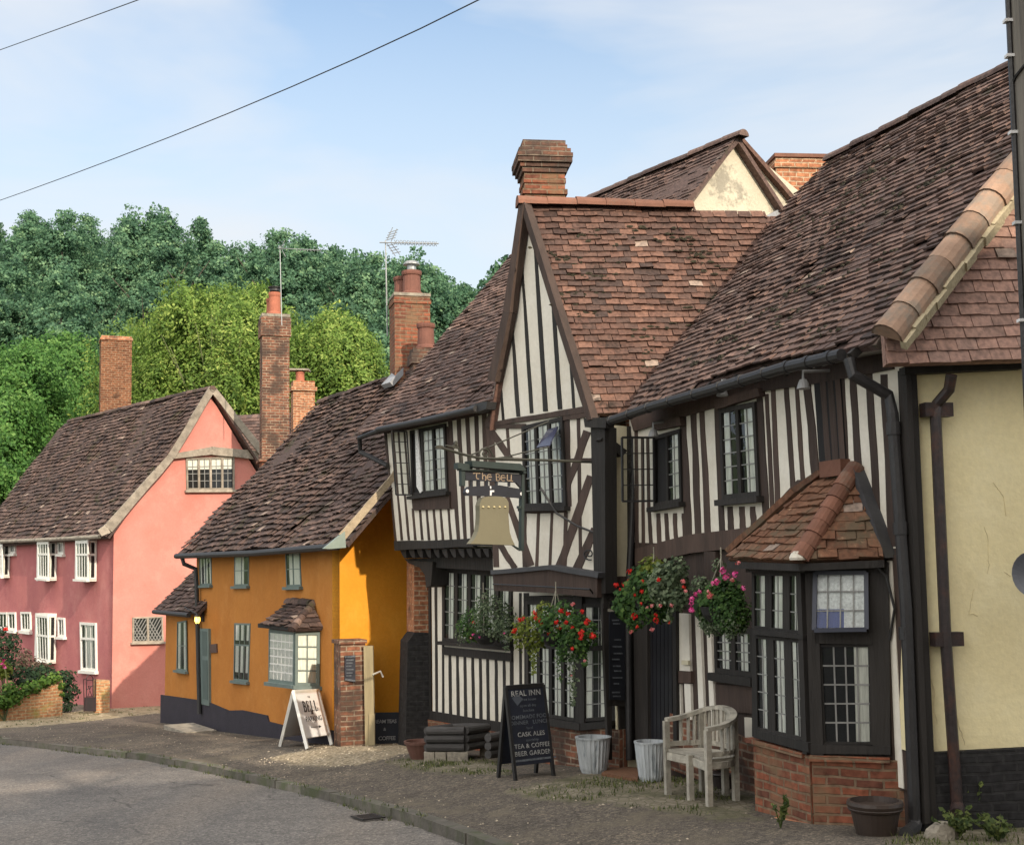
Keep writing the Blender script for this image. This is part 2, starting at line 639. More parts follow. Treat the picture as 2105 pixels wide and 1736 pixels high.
M['ochre_gable'] = limewash('ochre_limewash_sunlit', (.72, .31, .027), (.62, .24, .02), (.76, .36, .05), streak=.35)  # brighter copy for the gable, its sunlight painted in
M['plinth'] = plain('purple_black_tar', (.024, .020, .030), .8, .25, 3, bump=.4)
M['sage'] = plain('grey_green_paint', (.13, .17, .16), .5, .12, 6)
M['sage_pale'] = plain('pale_green_gutter', (.21, .26, .23), .5, .15, 6)
M['white_paint'] = plain('white_paint', (.72, .71, .66), .5, .06, 6)
M['clay_pot'] = plain('terracotta_chimney_pot', (.36, .12, .07), .8, .2, 6, bump=.2)
M['clay_pot_dark'] = plain('brown_chimney_pot', (.17, .07, .05), .8, .2, 6, bump=.2)
M['slab_stone'] = plain('cap_stone', (.28, .25, .2), .9, .3, 8, bump=.5, c2=(.10, .09, .08), c2scale=5)
M['alu'] = plain('aerial_metal', (.35, .36, .36), .4, .1, 8, metal=.6)
# ------------------------------------------------------------------ building helpers
class RPlane:
    def __init__(s, o, e, third):
        s.O = V(o)
        s.E = V(e).normalized()
        t = V(third) - s.O
        s.S = (t - s.E * t.dot(s.E)).normalized()
        s.N = s.E.cross(s.S)

    def P(s, u, v, n=0.0):
        return s.O + s.E * u + s.S * v + s.N * n

    def un(s, p, n=0.0):
        d = ray(*p)
        t = (s.O + s.N * n).dot(s.N) / d.dot(s.N)
        q = d * t - s.O
        return (q.dot(s.E), q.dot(s.S))

    def uv(s, q):
        q = V(q) - s.O
        return (q.dot(s.E), q.dot(s.S))

    def at(s, p, n=0.0):
        return s.P(*s.un(p, n), n)


def crossings(poly, v):
    xs = []
    k = len(poly)
    for i in range(k):
        (a, b), (c, d) = poly[i], poly[(i + 1) % k]
        if (b <= v) != (d <= v):
            xs.append(a + (c - a) * (v - b) / (d - b))
    return sorted(xs)


def tiles(name, rp, poly, mat, parent, w=.165, gauge=.1, h=.028, und=.03, wob=.02, seed=0.0, under=.07, rough=1.0):
    mb = MB()
    mb.prism(rp, poly, -under, -.012, r=.2)
    vs = [p[1] for p in poly]
    v0, v1 = min(vs), max(vs)
    j = 0
    v = v0
    rr = random.Random(int(seed * 100) + 5)

    def und_n(u, q):
        return noise.noise(V((u * .55, q * .55, seed))) * und + noise.noise(V((u * 1.9, q * 1.9, seed + 9))) * und * .35

    while v < v1 - gauge * .15:
        xs = crossings(poly, min(v + gauge * .5, v1 - 1e-3))
        for k in range(0, len(xs) - 1, 2):
            ua, ub = xs[k], xs[k + 1]
            i = math.floor(ua / w) - 1
            while True:
                us = (i + (j % 2) * .5) * w
                i += 1
                if us > ub:
                    break
                u0, u1 = max(us, ua), min(us + w - .006, ub)
                if u1 - u0 < .02:
                    continue
                um = (u0 + u1) / 2
                dv = noise.noise(V((um * .9, j * .35, seed + 3))) * wob + rr.uniform(-.009, .009) * rough
                lift = h + rr.uniform(-.008, .012) * rough
                if rr.random() < .03 * rough:
                    lift += .02
                tw = rr.uniform(-.008, .008) * rough
                va, vb = v + dv, v + dv + gauge * 1.35
                n_a = und_n(um, v)
                n_b = und_n(um, v + gauge) + .004
                sk = rr.uniform(-.008, .008) * rough
                A = rp.P(u0 + sk, va + tw, n_a + lift)
                B = rp.P(u1 + sk, va - tw, n_a + lift + rr.uniform(-.005, .005) * rough)
                C = rp.P(u1, vb, n_b)
                D = rp.P(u0, vb, n_b)
                A2, B2 = A - rp.N * .02, B - rp.N * .02
                r = min(.96, max(0, rr.random() * .8 + .08 + noise.noise(V((um * .8, v * .8, seed + 20))) * .35))
                if rr.random() < .012:
                    r = 1.0
                mb.poly([A, B, C, D], r=r)
                mb.poly([A2, B2, B, A], r=r * .7)
                mb.poly([A2, A, D], r=r)
                mb.poly([B, B2, C], r=r)
        v += gauge
        j += 1
    return mb.build(name, mat, parent)


def ridge_tiles(name, pts, mat, parent, rad=.11, n=12, up=None, mortar=None):
    """half-round tiles laid along a line"""
    p, q = V(pts[0]), V(pts[1])
    d = (q - p)
    L = d.length
    d.normalize()
    upv = V(up) if up is not None else V((0, 0, 1))
    x = d.cross(upv).normalized()
    y = x.cross(d)
    mb = MB()
    step = L / n
    for i in range(n):
        a = p + d * (i * step)
        b = p + d * ((i + 1.06) * step)
        r0 = rad * random.uniform(1.02, 1.1)
        r1 = rad * .96
        off = y * random.uniform(-.008, .008)
        rr = random.random()
        ring0, ring1, in0 = [], [], []
        for k in range(9):
            t = math.pi * (k / 8) * 1.0
            cx, cy = math.cos(t), math.sin(t)
            ring0.append(a + off + x * cx * r0 + y * (cy * r0 - .03))
            ring1.append(b + off + x * cx * r1 + y * (cy * r1 - .03))
            in0.append(a + off + x * cx * (r0 - .02) + y * (cy * (r0 - .02) - .03))
        for k in range(8):
            mb.poly([ring0[k], ring0[k + 1], ring1[k + 1], ring1[k]][::-1], r=rr)
            mb.poly([ring0[k], ring0[k + 1], in0[k + 1], in0[k]], r=rr)
        mb.poly(ring0, r=rr)
        mb.poly(ring1[::-1], r=rr)
    return mb.build(name, mat, parent)


def wob_strip(mb, pl, pt, pb, w0, w1, n0, n1, seg=5, amp=.085, r=None):
    """an old timber from pixel pt to pixel pb, w0 / w1 wide in pixels at the ends, edges a little uneven"""
    r = random.random() if r is None else r
    mb.mark()
    if 0 < n1 <= .042:
        n1 = n1 * .25
    elif n1 <= .062:
        n1 = n1 * .5
    dx, dy = pb[0] - pt[0], pb[1] - pt[1]
    L = math.hypot(dx, dy)
    nx, ny = -dy / L, dx / L
    le, ri = [], []
    ph = random.random() * 50
    for i in range(seg + 1):
        t = i / seg
        cx, cy = pt[0] + dx * t, pt[1] + dy * t
        w = (w0 + (w1 - w0) * t) / 2
        k1 = w * (1 + noise.noise(V((t * 3, ph, 0))) * amp * 4)
        k2 = w * (1 + noise.noise(V((t * 3, ph, 7))) * amp * 4)
        le.append((cx + nx * k1, cy + ny * k1))
        ri.append((cx - nx * k2, cy - ny * k2))
    for i in range(seg):
        q = [le[i], le[i + 1], ri[i + 1], ri[i]]
        uvq = [pl.un(p, n1) for p in q]
        # orientation: counter-clockwise seen from outside
        area = sum(uvq[k][0] * uvq[(k + 1) % 4][1] - uvq[(k + 1) % 4][0] * uvq[k][1] for k in range(4))
        if area < 0:
            uvq = uvq[::-1]
        mb.prism(pl, uvq, n0, n1, r)


def ccw(q):
    a = sum(q[k][0] * q[(k + 1) % len(q)][1] - q[(k + 1) % len(q)][0] * q[k][1] for k in range(len(q)))
    return q if a > 0 else q[::-1]


def pxpoly(mb, pl, pts, n0, n1, r=None):
    mb.mark()
    mb.prism(pl, ccw([pl.un(p, n1) for p in pts]), n0, n1, r)


def window(pl, q, parent, lights=2, rows=4, cols=2, frame='timber', fw=.05, mull=.06, n0=0.0, proud=.05, curtain=None, sill=None, lead='came',
           leadw=.010, name='window', transom=None, sillmat=None, open_lights=(), sill_ext=.05, barmat=None, diamonds=False, label=None, curt_h=1.0):
    """q: four pixels TL TR BR BL (or (a,z) when len is 4 and aq=True)"""
    qa = [pl.un(p, n0 + proud) for p in q]
    TL, TR, BR, BL = qa
    kz = proud / .05
    wd = (math.dist(TL, TR) + math.dist(BL, BR)) / 2
    ht = (math.dist(TL, BL) + math.dist(TR, BR)) / 2

    def B(s, t):
        a = (BL[0] * (1 - s) + BR[0] * s, BL[1] * (1 - s) + BR[1] * s)
        b = (TL[0] * (1 - s) + TR[0] * s, TL[1] * (1 - s) + TR[1] * s)
        return (a[0] * (1 - t) + b[0] * t, a[1] * (1 - t) + b[1] * t)

    def rect(mb, s0, s1, t0, t1, na, nb):
        mb.prism(pl, [B(s0, t0), B(s1, t0), B(s1, t1), B(s0, t1)], na, nb)

    fs, ft = min(fw / wd, .2), min(fw / ht, .2)
    ms = min(mull / wd, .14)
    mb = MB()
    rect(mb, 0, fs, 0, 1, n0, n0 + proud)
    rect(mb, 1 - fs, 1, 0, 1, n0, n0 + proud)
    rect(mb, fs, 1 - fs, 0, ft, n0, n0 + proud - .001)
    rect(mb, fs, 1 - fs, 1 - ft, 1, n0, n0 + proud - .001)
    lw = (1 - 2 * fs - ms * (lights - 1)) / lights
    sp = []
    for i in range(lights):
        s0 = fs + i * (lw + ms)
        sp.append((s0, s0 + lw))
        if i:
            rect(mb, s0 - ms, s0, ft, 1 - ft, n0, n0 + proud - .002)
    tr = []
    if transom:
        th = min(mull / ht, .1)
        rect(mb, fs, 1 - fs, transom - th / 2, transom + th / 2, n0, n0 + proud - .003)
        tr = [(ft, transom - th / 2), (transom + th / 2, 1 - ft)]
    else:
        tr = [(ft, 1 - ft)]
    mb.cm = 1
    mb.poly([pl.P(*B(fs * .5, ft * .5), n0 + .004 * kz), pl.P(*B(1 - fs * .5, ft * .5), n0 + .004 * kz), pl.P(*B(1 - fs * .5, 1 - ft * .5), n0 + .004 * kz), pl.P(*B(fs * .5, 1 - ft * .5), n0 + .004 * kz)])
    w = mb.build(name, [M[frame], M['dark']], parent)
    if label:
        w['label'] = label
    w_ = w
    if parent is not None and parent.parent is not None:
        w_ = parent
    gm, lm, cm = MB(), MB(), MB()
    for li, (s0, s1) in enumerate(sp):
        for (t0, t1) in tr:
            if li in open_lights:
                continue
            hh = (t1 - t0) * ht
            rw = rows if not transom else max(1, round(rows * (t1 - t0)))
            gc, gr_ = (cols, rw) if not diamonds else (2, 3)
            for ci in range(gc):
                for ri in range(gr_):
                    sa, sb = s0 + (s1 - s0) * ci / gc, s0 + (s1 - s0) * (ci + 1) / gc
                    ta, tb_ = t0 + (t1 - t0) * ri / gr_, t0 + (t1 - t0) * (ri + 1) / gr_
                    jj = [random.uniform(-.0022, .0022) for _ in range(3)]
                    jj.append(jj[0] + jj[2] - jj[1])
                    gm.poly([pl.P(*B(a_, b_), n0 + .02 * kz + j_) for (a_, b_), j_ in zip(((sa, ta), (sb, ta), (sb, tb_), (sa, tb_)), jj)])
            ls, lt = leadw / wd, leadw / ht
            if diamonds:
                nd = rows
                for k in range(-nd, nd + 1):
                    for sg in (1, -1):
                        pts = []
                        for st in range(0, 41):
                            x = st / 40
                            yv = sg * x * 1.0 * nd / cols * cols / nd + k / nd
                            yv = sg * x + k / nd * 1.0
                            if 0 <= yv <= 1:
                                pts.append((x, yv))
                        if len(pts) > 1:
                            a, b = pts[0], pts[-1]
                            A = B(s0 + (s1 - s0) * a[0], t0 + (t1 - t0) * a[1])
                            Bb = B(s0 + (s1 - s0) * b[0], t0 + (t1 - t0) * b[1])
                            lm.bar(pl.P(*A, n0 + .024 * kz), pl.P(*Bb, n0 + .024 * kz), leadw * 1.2, .004, up=pl.N)
            else:
                for k in range(1, cols):
                    c = s0 + (s1 - s0) * k / cols
                    rect(lm, c - ls / 2, c + ls / 2, t0, t1, n0 + .016 * kz, n0 + .028 * kz)
                for k in range(1, rw):
                    c = t0 + (t1 - t0) * k / rw
                    rect(lm, s0, s1, c - lt / 2, c + lt / 2, n0 + .016 * kz, n0 + .0285 * kz)
            if curtain:
                for (c0, c1) in curtain.get(li, curtain.get('all', [])) if isinstance(curtain, dict) else curtain:
                    k = max(2, int((c1 - c0) * (s1 - s0) * wd / .03))
                    tb = t0 + (t1 - t0) * (1 - curt_h)
                    for i in range(k):
                        x0 = s0 + (s1 - s0) * (c0 + (c1 - c0) * i / k)
                        x1 = s0 + (s1 - s0) * (c0 + (c1 - c0) * (i + 1) / k)
                        na, nb = (n0 + .007 * kz, n0 + .014 * kz) if i % 2 else (n0 + .014 * kz, n0 + .007 * kz)
                        cm.poly([pl.P(*B(x0, tb), na), pl.P(*B(x1, tb), nb), pl.P(*B(x1, t1), nb), pl.P(*B(x0, t1), na)])
    if gm.f:
        gm.build('pane', M['glass'], w_)
    if lm.f:
        lm.build('glazing_bars', M[barmat or lead], w_)
    if cm.f:
        cm.build('curtain', M['curtain'], w_)
    if sill:
        sm = MB()
        e = sill_ext / wd
        h = sill / ht
        rect(sm, -e, 1 + e, -h, -.0005, n0, n0 + proud + .06)
        sm.build('sill', M[sillmat or frame], w_)
    return w


def chimney(parent, name, c, ax, wx, wy, z0, z1, mat, bands=(), cap=None, pots=(), sub=True):
    """stack centred on c (x,y), ax horizontal unit direction of its wx side; bands: (z, extra, height)"""
    a = V((ax[0], ax[1], 0)).normalized()
    b = V((-a.y, a.x, 0))
    mb = MB()

    def blk(za, zb, e):
        C = V((c[0], c[1], 0))
        X, Y = a * (wx / 2 + e), b * (wy / 2 + e)
        p = [C - X - Y, C + X - Y, C + X + Y, C - X + Y]
        bt = [k + V((0, 0, za)) for k in p]
        tp = [k + V((0, 0, zb)) for k in p]
        for i in range(4):
            j = (i + 1) % 4
            L = (p[j] - p[i]).length
            o = i * .37
            mb.poly([bt[i], bt[j], tp[j], tp[i]], [(o, za), (o + L, za), (o + L, zb), (o, zb)])
        mb.poly(tp)
        mb.poly(bt[::-1])
    z = z0
    for (zb, e, h) in bands:
        blk(z, zb, 0)
        blk(zb, zb + h, e)
        z = zb + h
    if z < z1:
        blk(z, z1, 0)
    ch = mb.build(name, M[mat], parent)
    return ch


def cyl_pot(mb, c, z0, h, r, flare=1.15):
    mb.lathe((c[0], c[1], 0), [(r * 1.15, z0), (r * 1.12, z0 + h * .1), (r * .95, z0 + h * .15), (r * .9, z0 + h * .8), (r * flare * .95, z0 + h * .83), (r * flare, z0 + h * .9), (r * flare, z0 + h), (r * .8, z0 + h), (r * .8, z0 + h * .7), (.001, z0 + h * .7)], 16)


def body(parent, name, plan, z0, z1, mat):
    """closed block of wall on a plan polygon (counter-clockwise)"""
    mb = MB()
    k = len(plan)
    for i in range(k):
        p, q = plan[i], plan[(i + 1) % k]
        L = math.dist(p, q)
        mb.poly([V((p[0], p[1], z0)), V((q[0], q[1], z0)), V((q[0], q[1], z1)), V((p[0], p[1], z1))], [(0, z0), (L, z0), (L, z1), (0, z1)])
    mb.poly([V((p[0], p[1], z1)) for p in plan])
    return mb.build(name, M[mat] if isinstance(mat, str) else mat, parent)


def xy(v):
    return (v.x, v.y)
# ================================================================== THE INN
LW = Plane((-1.25, 19.3), (.545, -.839))
UW = LW.off(.40)
GP = LW.off(.55)
RPo = GP.P(GP.a_at(1241), 0)
RP = Plane(xy(RPo), xy(-GP.N))
MPo = RP.P(RP.a_at(1300), 0)
MP = Plane(xy(MPo), (.342, -.94))
YPo = MP.P(MP.a_at(1876), 0)
YP = Plane(xy(YPo), (.985, .17))
SUBS = None
pub = empty('timber_framed_inn', (LW.O.x, LW.O.y, -2.8), 'long black and white timber framed inn with red tiled roofs and a yellow rendered end', 'inn')

# ---- walls -------------------------------------------------------
mb = MB()
a1 = LW.a_at(1262)
mb.prism(LW, [(0, -3.2), (a1, -3.2), (a1, 1.0), (0, 1.0)], -.25, 0)
mb.build('ground_floor_wall', M['white'], pub)
mb = MB()
aL, aR = UW.un((795, 885), 0)[0], UW.a_at(1020)
bl = UW.un((815, 1122), 0); tl = UW.un((794, 878), 0); tr = UW.un((1030, 800), 0); br = UW.un((1030, 1122), 0)
mb.prism(UW, [bl, br, tr, tl], -.25, 0)
mb.build('jettied_wall', M['white'], pub)
mb = MB()
gpoly = [GP.un(p) for p in [(1014, 1185), (1236, 1195), (1236, 884), (1206, 858), (1073, 434), (1004, 872)]]
mb.prism(GP, gpoly, -.2, 0)
mb.build('gable_wall', M['white'], pub)
# return wall of the gable (cream)
mb = MB()
ra = RP.a_at(1300)
zrt = RP.un((1270, 876))[1]
mb.prism(RP, [(0, -.3), (ra + .3, -.3), (ra + .3, zrt), (0, zrt + .02)], -.2, 0)
mb.prism(RP, [(.14, -3.2), (ra + .3, -3.2), (ra + .3, -.3), (.14, -.3)], -.03, 0)
mb.build('return_wall', M['cream'], pub)
# main range
aM = MP.a_at(1876)
mb = MB()
mb.prism(MP, [(0, .3), (aM, .12), (aM, 1.95), (0, 1.95)], -.25, 0)
mb.build('upper_wall', M['cream'] if False else M['white'], pub)
mb = MB()
mb.prism(MP, [(0, -3.0), (aM, -3.0), (aM, .12), (0, .3)], -.25, 0)
mb.build('lower_wall', M['brown_timber'], pub)
# yellow end
mb = MB()
mb.prism(YP, [YP.un((1876, 1545)), YP.un((2104, 1533)), (5.5, YP.un((2104, 1533))[1]), (5.5, 1.95), (0, 1.95)][0:2] + [(5.5, YP.un((2104, 1530))[1] + .05), (5.5, 1.95), (0, 1.95)], -.25, 0)
mb.build('end_wall', M['yellow'], pub)
mb = MB()
zt = YP.un((1990, 1538))[1]
mb.prism(YP, [(-.02, -2.8), (5.5, -2.8), (5.5, zt + .03), (-.02, zt - .01)], -.3, .05)
mb.build('black_plinth', M['brick_black'], pub)
# inner bodies closing the building behind its faces
q0 = MP.P(.05, 0, -.27); q1 = MP.P(aM - .05, 0, -.27); q2 = YP.P(5.4, 0, -.27); q3 = q2 - MP.D * (aM + 3)
body(pub, 'rear_block', [xy(q0), xy(q1), xy(q2), xy(q3)], -3.0, 1.55, 'white')
w0 = LW.P(.05, 0, -.27); w1 = LW.P(a1 - .05, 0, -.27)
bk = -LW.N * 6.3
body(pub, 'cross_block', [xy(w0), xy(w1), xy(w1 + bk), xy(w0 + bk)], -3.2, 2.2, 'brick_orange')

# ---- left range roof --------------------------------------------
eO = UW.off(.3)
pA, pB = eO.at((780, 884)), eO.at((985, 838))
pt = R(47)
RL = RPlane(pA, UW.D, pA - UW.N * math.cos(pt) + V((0, 0, math.sin(pt))))
apexL = RL.at((1517, 279))
polyL = [RL.un(p) for p in [(742, 889), (1000, 833), (1030, 780)]]
ridgeL0 = RL.un((1088, 478))
uR, vR = RL.uv(apexL)
uG = RL.un((1006, 832))[0]
polyL = [polyL[0], (uG, RL.un((985, 838))[1]), (uG + .02, .75), (uR, .76), (uR, vR), (ridgeL0[0], vR)]
lroof = tiles('left_roof', RL, polyL, M['tile_dark'], pub, .165, .1, und=.05, wob=.03, seed=1.3)
# far slope and the cream gable end
rl0, rl1 = RL.P(ridgeL0[0], vR), RL.P(uR, vR)
back = -UW.N * 3.4 - V((0, 0, 3.6))
mb = MB()
mb.hexa([rl0 + back - V((0, 0, .08)), rl1 + back - V((0, 0, .08)), rl1 - V((0, 0, .1)), rl0 - V((0, 0, .1))], [rl0 + back, rl1 + back, rl1, rl0], .3)
mb.build('rear_slope', M['tile_dark'], pub)
CG = Plane(xy(rl1), xy(-UW.N * 1.0))
CG = Plane(xy(rl1 - UW.D * .12), (CG.D.x, CG.D.y))
mb = MB()
pxpoly(mb, CG, [(1517, 290), (1409, 438), (1420, 452), (1570, 462), (1640, 425), (1650, 400)], -.1, 0)
mb.build('cream_gable', M['gable_cream'], pub)
mb = MB()
wob_strip(mb, CG, (1521, 277), (1405, 432), 9, 10, .0, .1)
wob_strip(mb, CG, (1519, 277), (1636, 412), 7, 8, .0, .1)
mb.split('verge_board', M['tile_red'], pub)
mb = MB()
pxpoly(mb, CG, [(1402, 444), (1410, 436), (1570, 446), (1622, 418), (1628, 424), (1578, 458), (1405, 452)], .0, .06)
mb.build('flashing', M['lead'], pub)
ridge_tiles('left_ridge', [rl0, rl1 + UW.D * .1], M['tile_dark'], lroof, .1, 14)

# ---- cross wing roof -------------------------------------------
foot, apx = GP.at((1208, 842), .08), GP.at((1072, 421), .08)
RX = RPlane(foot, (.985, .17, .03), apx)
polyX = [RX.un(p) for p in [(1206, 846), (1300, 850)]] + [RX.un((1640, 620)), RX.un((1660, 450)), RX.un((1415, 430)), RX.un((1072, 424))]
xroof = tiles('cross_roof', RX, polyX, M['tile_red'], pub, .175, .092, h=.03, und=.035, wob=.02, seed=2.7)
xr0, xr1 = RX.at((1070, 421)), RX.at((1418, 429))
ridge_tiles('ridge_tiles', [xr0 - (xr1 - xr0).normalized() * .05 + V((0, 0, .02)), xr1 + V((0, 0, .02))], M['ridge'], xroof, .12, 6)
# far slope of the cross wing
mb = MB()
lf = GP.at((1006, 868), .08)
b0, b1 = lf, lf + (xr1 - xr0)
mb.hexa([b0 - V((0, 0, .1)), b1 - V((0, 0, .1)), xr1 - V((0, 0, .1)), xr0 - V((0, 0, .1))][::-1], [b0, b1, xr1, xr0][::-1], .3)
mb.build('far_slope', M['tile_red'], xroof)
# bargeboards
mb = MB()
wob_strip(mb, GP, (1072, 416), (1211, 862), 9, 10, .02, .13)
wob_strip(mb, GP, (1071, 418), (1040, 640), 10, 14, .02, .14, amp=.03)
wob_strip(mb, GP, (1040, 640), (1009, 782), 14, 16, .02, .14, amp=.03)
mb.split('bargeboard', M['brown_timber'], pub)

# ---- main roof ---------------------------------------------------
eM = MP.off(.35)
pA, pB = eM.at((1290, 838)), eM.at((1790, 708))
pt = R(46)
RM = RPlane(pA, pB - pA, pA - MP.N * math.cos(pt) + V((0, 0, math.sin(pt))))
H1px, H2px = (1806, 690), (2100, 322)
polyM = [RM.un(p) for p in [(1252, 856), (1300, 842), (1380, 814), (1458, 784), (1540, 758), (1613, 737), (1700, 718), (1798, 706), H1px, H2px]]
vr = RM.un((1890, 230))[1]
hipu = RM.un(H2px); hip0 = RM.un(H1px)
kk = (vr - hip0[1]) / (hipu[1] - hip0[1])
utop = hip0[0] + (hipu[0] - hip0[0]) * kk
polyM = polyM[:-1] + [(utop, vr)] + [RM.un(p) for p in [(2074, 133), (1960, 205), (1860, 256), (1760, 303), (1704, 329), (1640, 398), (1590, 458), (1440, 650), (1292, 842)]]
mroof = tiles('main_roof', RM, polyM, M['tile_dark'], pub, .165, .098, h=.030, und=.06, wob=.035, seed=4.1, rough=.95)
ridge_tiles('main_ridge', [RM.at((1704, 329)), RM.P(utop, vr)], M['tile_dark'], mroof, .1, 18)
mb = MB()
m0, m1 = RM.at((1704, 329)), RM.P(utop, vr)
bk2 = -MP.N * 3.6 - V((0, 0, 3.7))
mb.hexa([m0 + bk2 - V((0, 0, .1)), m1 + bk2 - V((0, 0, .1)), m1 - V((0, 0, .1)), m0 - V((0, 0, .1))], [m0 + bk2, m1 + bk2, m1, m0], .3)
mb.build('rear_main_slope', M['tile_dark'], mroof)
# eave underside / soffit and rafters feet
mb = MB()
for i in range(9):
    t = (i + .5) / 9
    p = pA.lerp(pB, t) + V((0, 0, -.06))
    mb.bar(p + MP.N * .02, p - MP.N * .34 + V((0, 0, .3)), .05, .07)
mb.build('rafter_feet', M['timber'], pub)
# hip end
eY = YP.off(.28)
h1, h2 = RM.at(H1px), RM.P(utop, vr)
E1, E2 = eY.at((1824, 746)), eY.at((2104, 738))
RH = RPlane(E1, E2 - E1, h2)
hu = RH.uv(h2)
s1 = RH.uv(h1)
polyH = [RH.un((1822, 747)), (5.2, 0), (4.6, hu[1]), (hu[0], hu[1]), s1]
hroof = tiles('hip_roof', RH, polyH, M['tile_new'], pub, .175, .1, h=.022, und=.015, wob=.008, seed=6.0, rough=.5)
hp0 = RM.at((1822, 690), .05)
hp1 = RM.at((2108, 320), .05)
hp0 = V(hp0); hp1 = V(hp1)
hd = (hp1 - hp0).normalized()
nav = (RM.N + RH.N).normalized()
ridge_tiles('hip_tiles', [hp0 + nav * .02, hp0 + nav * .02 + hd * (h2 - h1).length], M['hip_tile'], hroof, .128, int((h2 - h1).length / .27), up=nav)
mb = MB()
sd = hd.cross(nav).normalized()
mor = []
for k in range(30):
    t0, t1 = k / 30, (k + 1) / 30
    LL = (h2 - h1).length
    a_ = hp0 + hd * LL * t0 + sd * .135 - nav * .055
    b_ = hp0 + hd * LL * t1 + sd * .135 - nav * .055
    mb.box((a_ + b_) / 2, hd * LL / 60, sd * random.uniform(.014, .04), nav * random.uniform(.035, .062))
mb.build('hip_mortar', M['hip_mortar'], hroof)

# ---- chimneys ----------------------------------------------------
dch = 17.2
cc = ray(1114, 380) * (dch / ray(1114, 380).y)
zc = lambda y: (1169 - y) / 2600 * dch
ch = chimney(pub, 'front_chimney', (cc.x, cc.y), (1, .12), .56, .5, 3.9, zc(336), 'brick_red', bands=[(zc(396), .03, .07), (zc(372), .012, .07)])
mb = MB()
C0 = V((cc.x, cc.y, 0))
hh = (zc(281) - zc(350)) / 7
for i, e in enumerate((.03, .055, .09, .105, .075, .04, .012)):
    z = zc(350) + hh * (i + .5)
    mb.box(C0 + V((0, 0, z)), V((1, .12, 0)).normalized() * (.28 + e + random.uniform(-.006, .006)), V((-.12, 1, 0)).normalized() * (.25 + e), (0, 0, hh / 2 - (.004 if i % 2 else 0)))
mb.build('corbelled_cap', M['soot'], ch)
# rear brick chimney right of the cream gable
rc = ray(1640, 400) * (20.5 / ray(1640, 400).y)
ch = chimney(pub, 'rear_chimney', (rc.x, rc.y), (1, .1), .95, .7, 4.5, 6.62, 'brick_orange', bands=[(6.45, .03, .1)])
mb = MB()
mb.box(V((rc.x, rc.y, 6.655)), (.5, .05, 0), (-.04, .38, 0), (0, 0, .03))
mb.build('clay_cap', M['ridge'], ch)

# ---- timber frame: left jettied wall (crop C1) --------------------
mb = MB()
lean = .085
for xb in (366, 418, 468, 521, 572, 626, 678, 738):
    ytop = 905 if xb < 440 else 1015
    xt = xb - (1250 - ytop) * lean * (1 if xb > 440 else 1.1)
    wob_strip(mb, UW, C1(xt, ytop), C1(xb, 1256), 15 * .27, 18 * .27, .0, .028)
for xt, xb in ((728, 795), (794, 846), (860, 902), (928, 958), (990, 1015)):
    wob_strip(mb, UW, C1(xt, 300 if xt < 900 else 270), C1(xb, 1250), 31 * .27, 24 * .27, .0, .03)
for xt, xb in ((298, 312), (338, 352), (384, 398)):
    wob_strip(mb, UW, C1(xt, 430), C1(xb + 22, 905), 12 * .27, 14 * .27, .0, .028)
wob_strip(mb, UW, C1(236, 430), C1(318, 1262), 14 * .27, 14 * .27, -.02, .04)
wob_strip(mb, UW, C1(700, 395), C1(755, 1020), 30 * .27, 40 * .27, .0, .035)
wob_strip(mb, UW, C1(240, 428), C1(1020, 270), 42 * .27, 44 * .27, .0, .05)      # wall plate
mb.split('stud', M['brown_timber'], pub)
mb = MB()
wob_strip(mb, UW, C1(308, 1300), C1(905, 1270), 62 * .27, 66 * .27, -.05, .07)      # bressumer
wob_strip(mb, UW, C1(900, 1275), C1(1075, 1268), 60 * .27, 60 * .27, -.05, .07)
for i in range(12):
    t = i / 11
    x = 352 + t * 690
    pxpoly(mb, UW, [C1(x, 1325 - 6 * t), C1(x + 44, 1324 - 6 * t), C1(x + 50, 1392 - 8 * t), C1(x + 32, 1390 - 8 * t), C1(x + 14, 1362 - 8 * t)], -.38, .02)
pxpoly(mb, LW, [C1(385, 1398), C1(1085, 1372), C1(1085, 1490), C1(560, 1462), C1(420, 1430)], .0, .24)
pxpoly(mb, LW, [C1(400, 1410), C1(600, 1420), C1(588, 1600), C1(552, 1615), C1(540, 1520), C1(500, 1462), C1(420, 1432)], .02, .30)
mb.split('beam', M['timber'], pub)
mb = MB()
pxpoly(mb, UW, [C1(440, 930), C1(725, 900), C1(730, 1018), C1(448, 1030)], .0, .035)
mb.build('apron_board', M['brown_timber'], pub)
w = window(UW, [C1(425, 425), C1(690, 372), C1(712, 888), C1(440, 922)], pub, lights=3, rows=6, cols=2, fw=.05, mull=.06, curtain={1: [(.0, .9)], 2: [(.1, .9)], 0: [(.2, .5)]}, sill=.05, open_lights=(0,), leadw=.012, proud=.035)
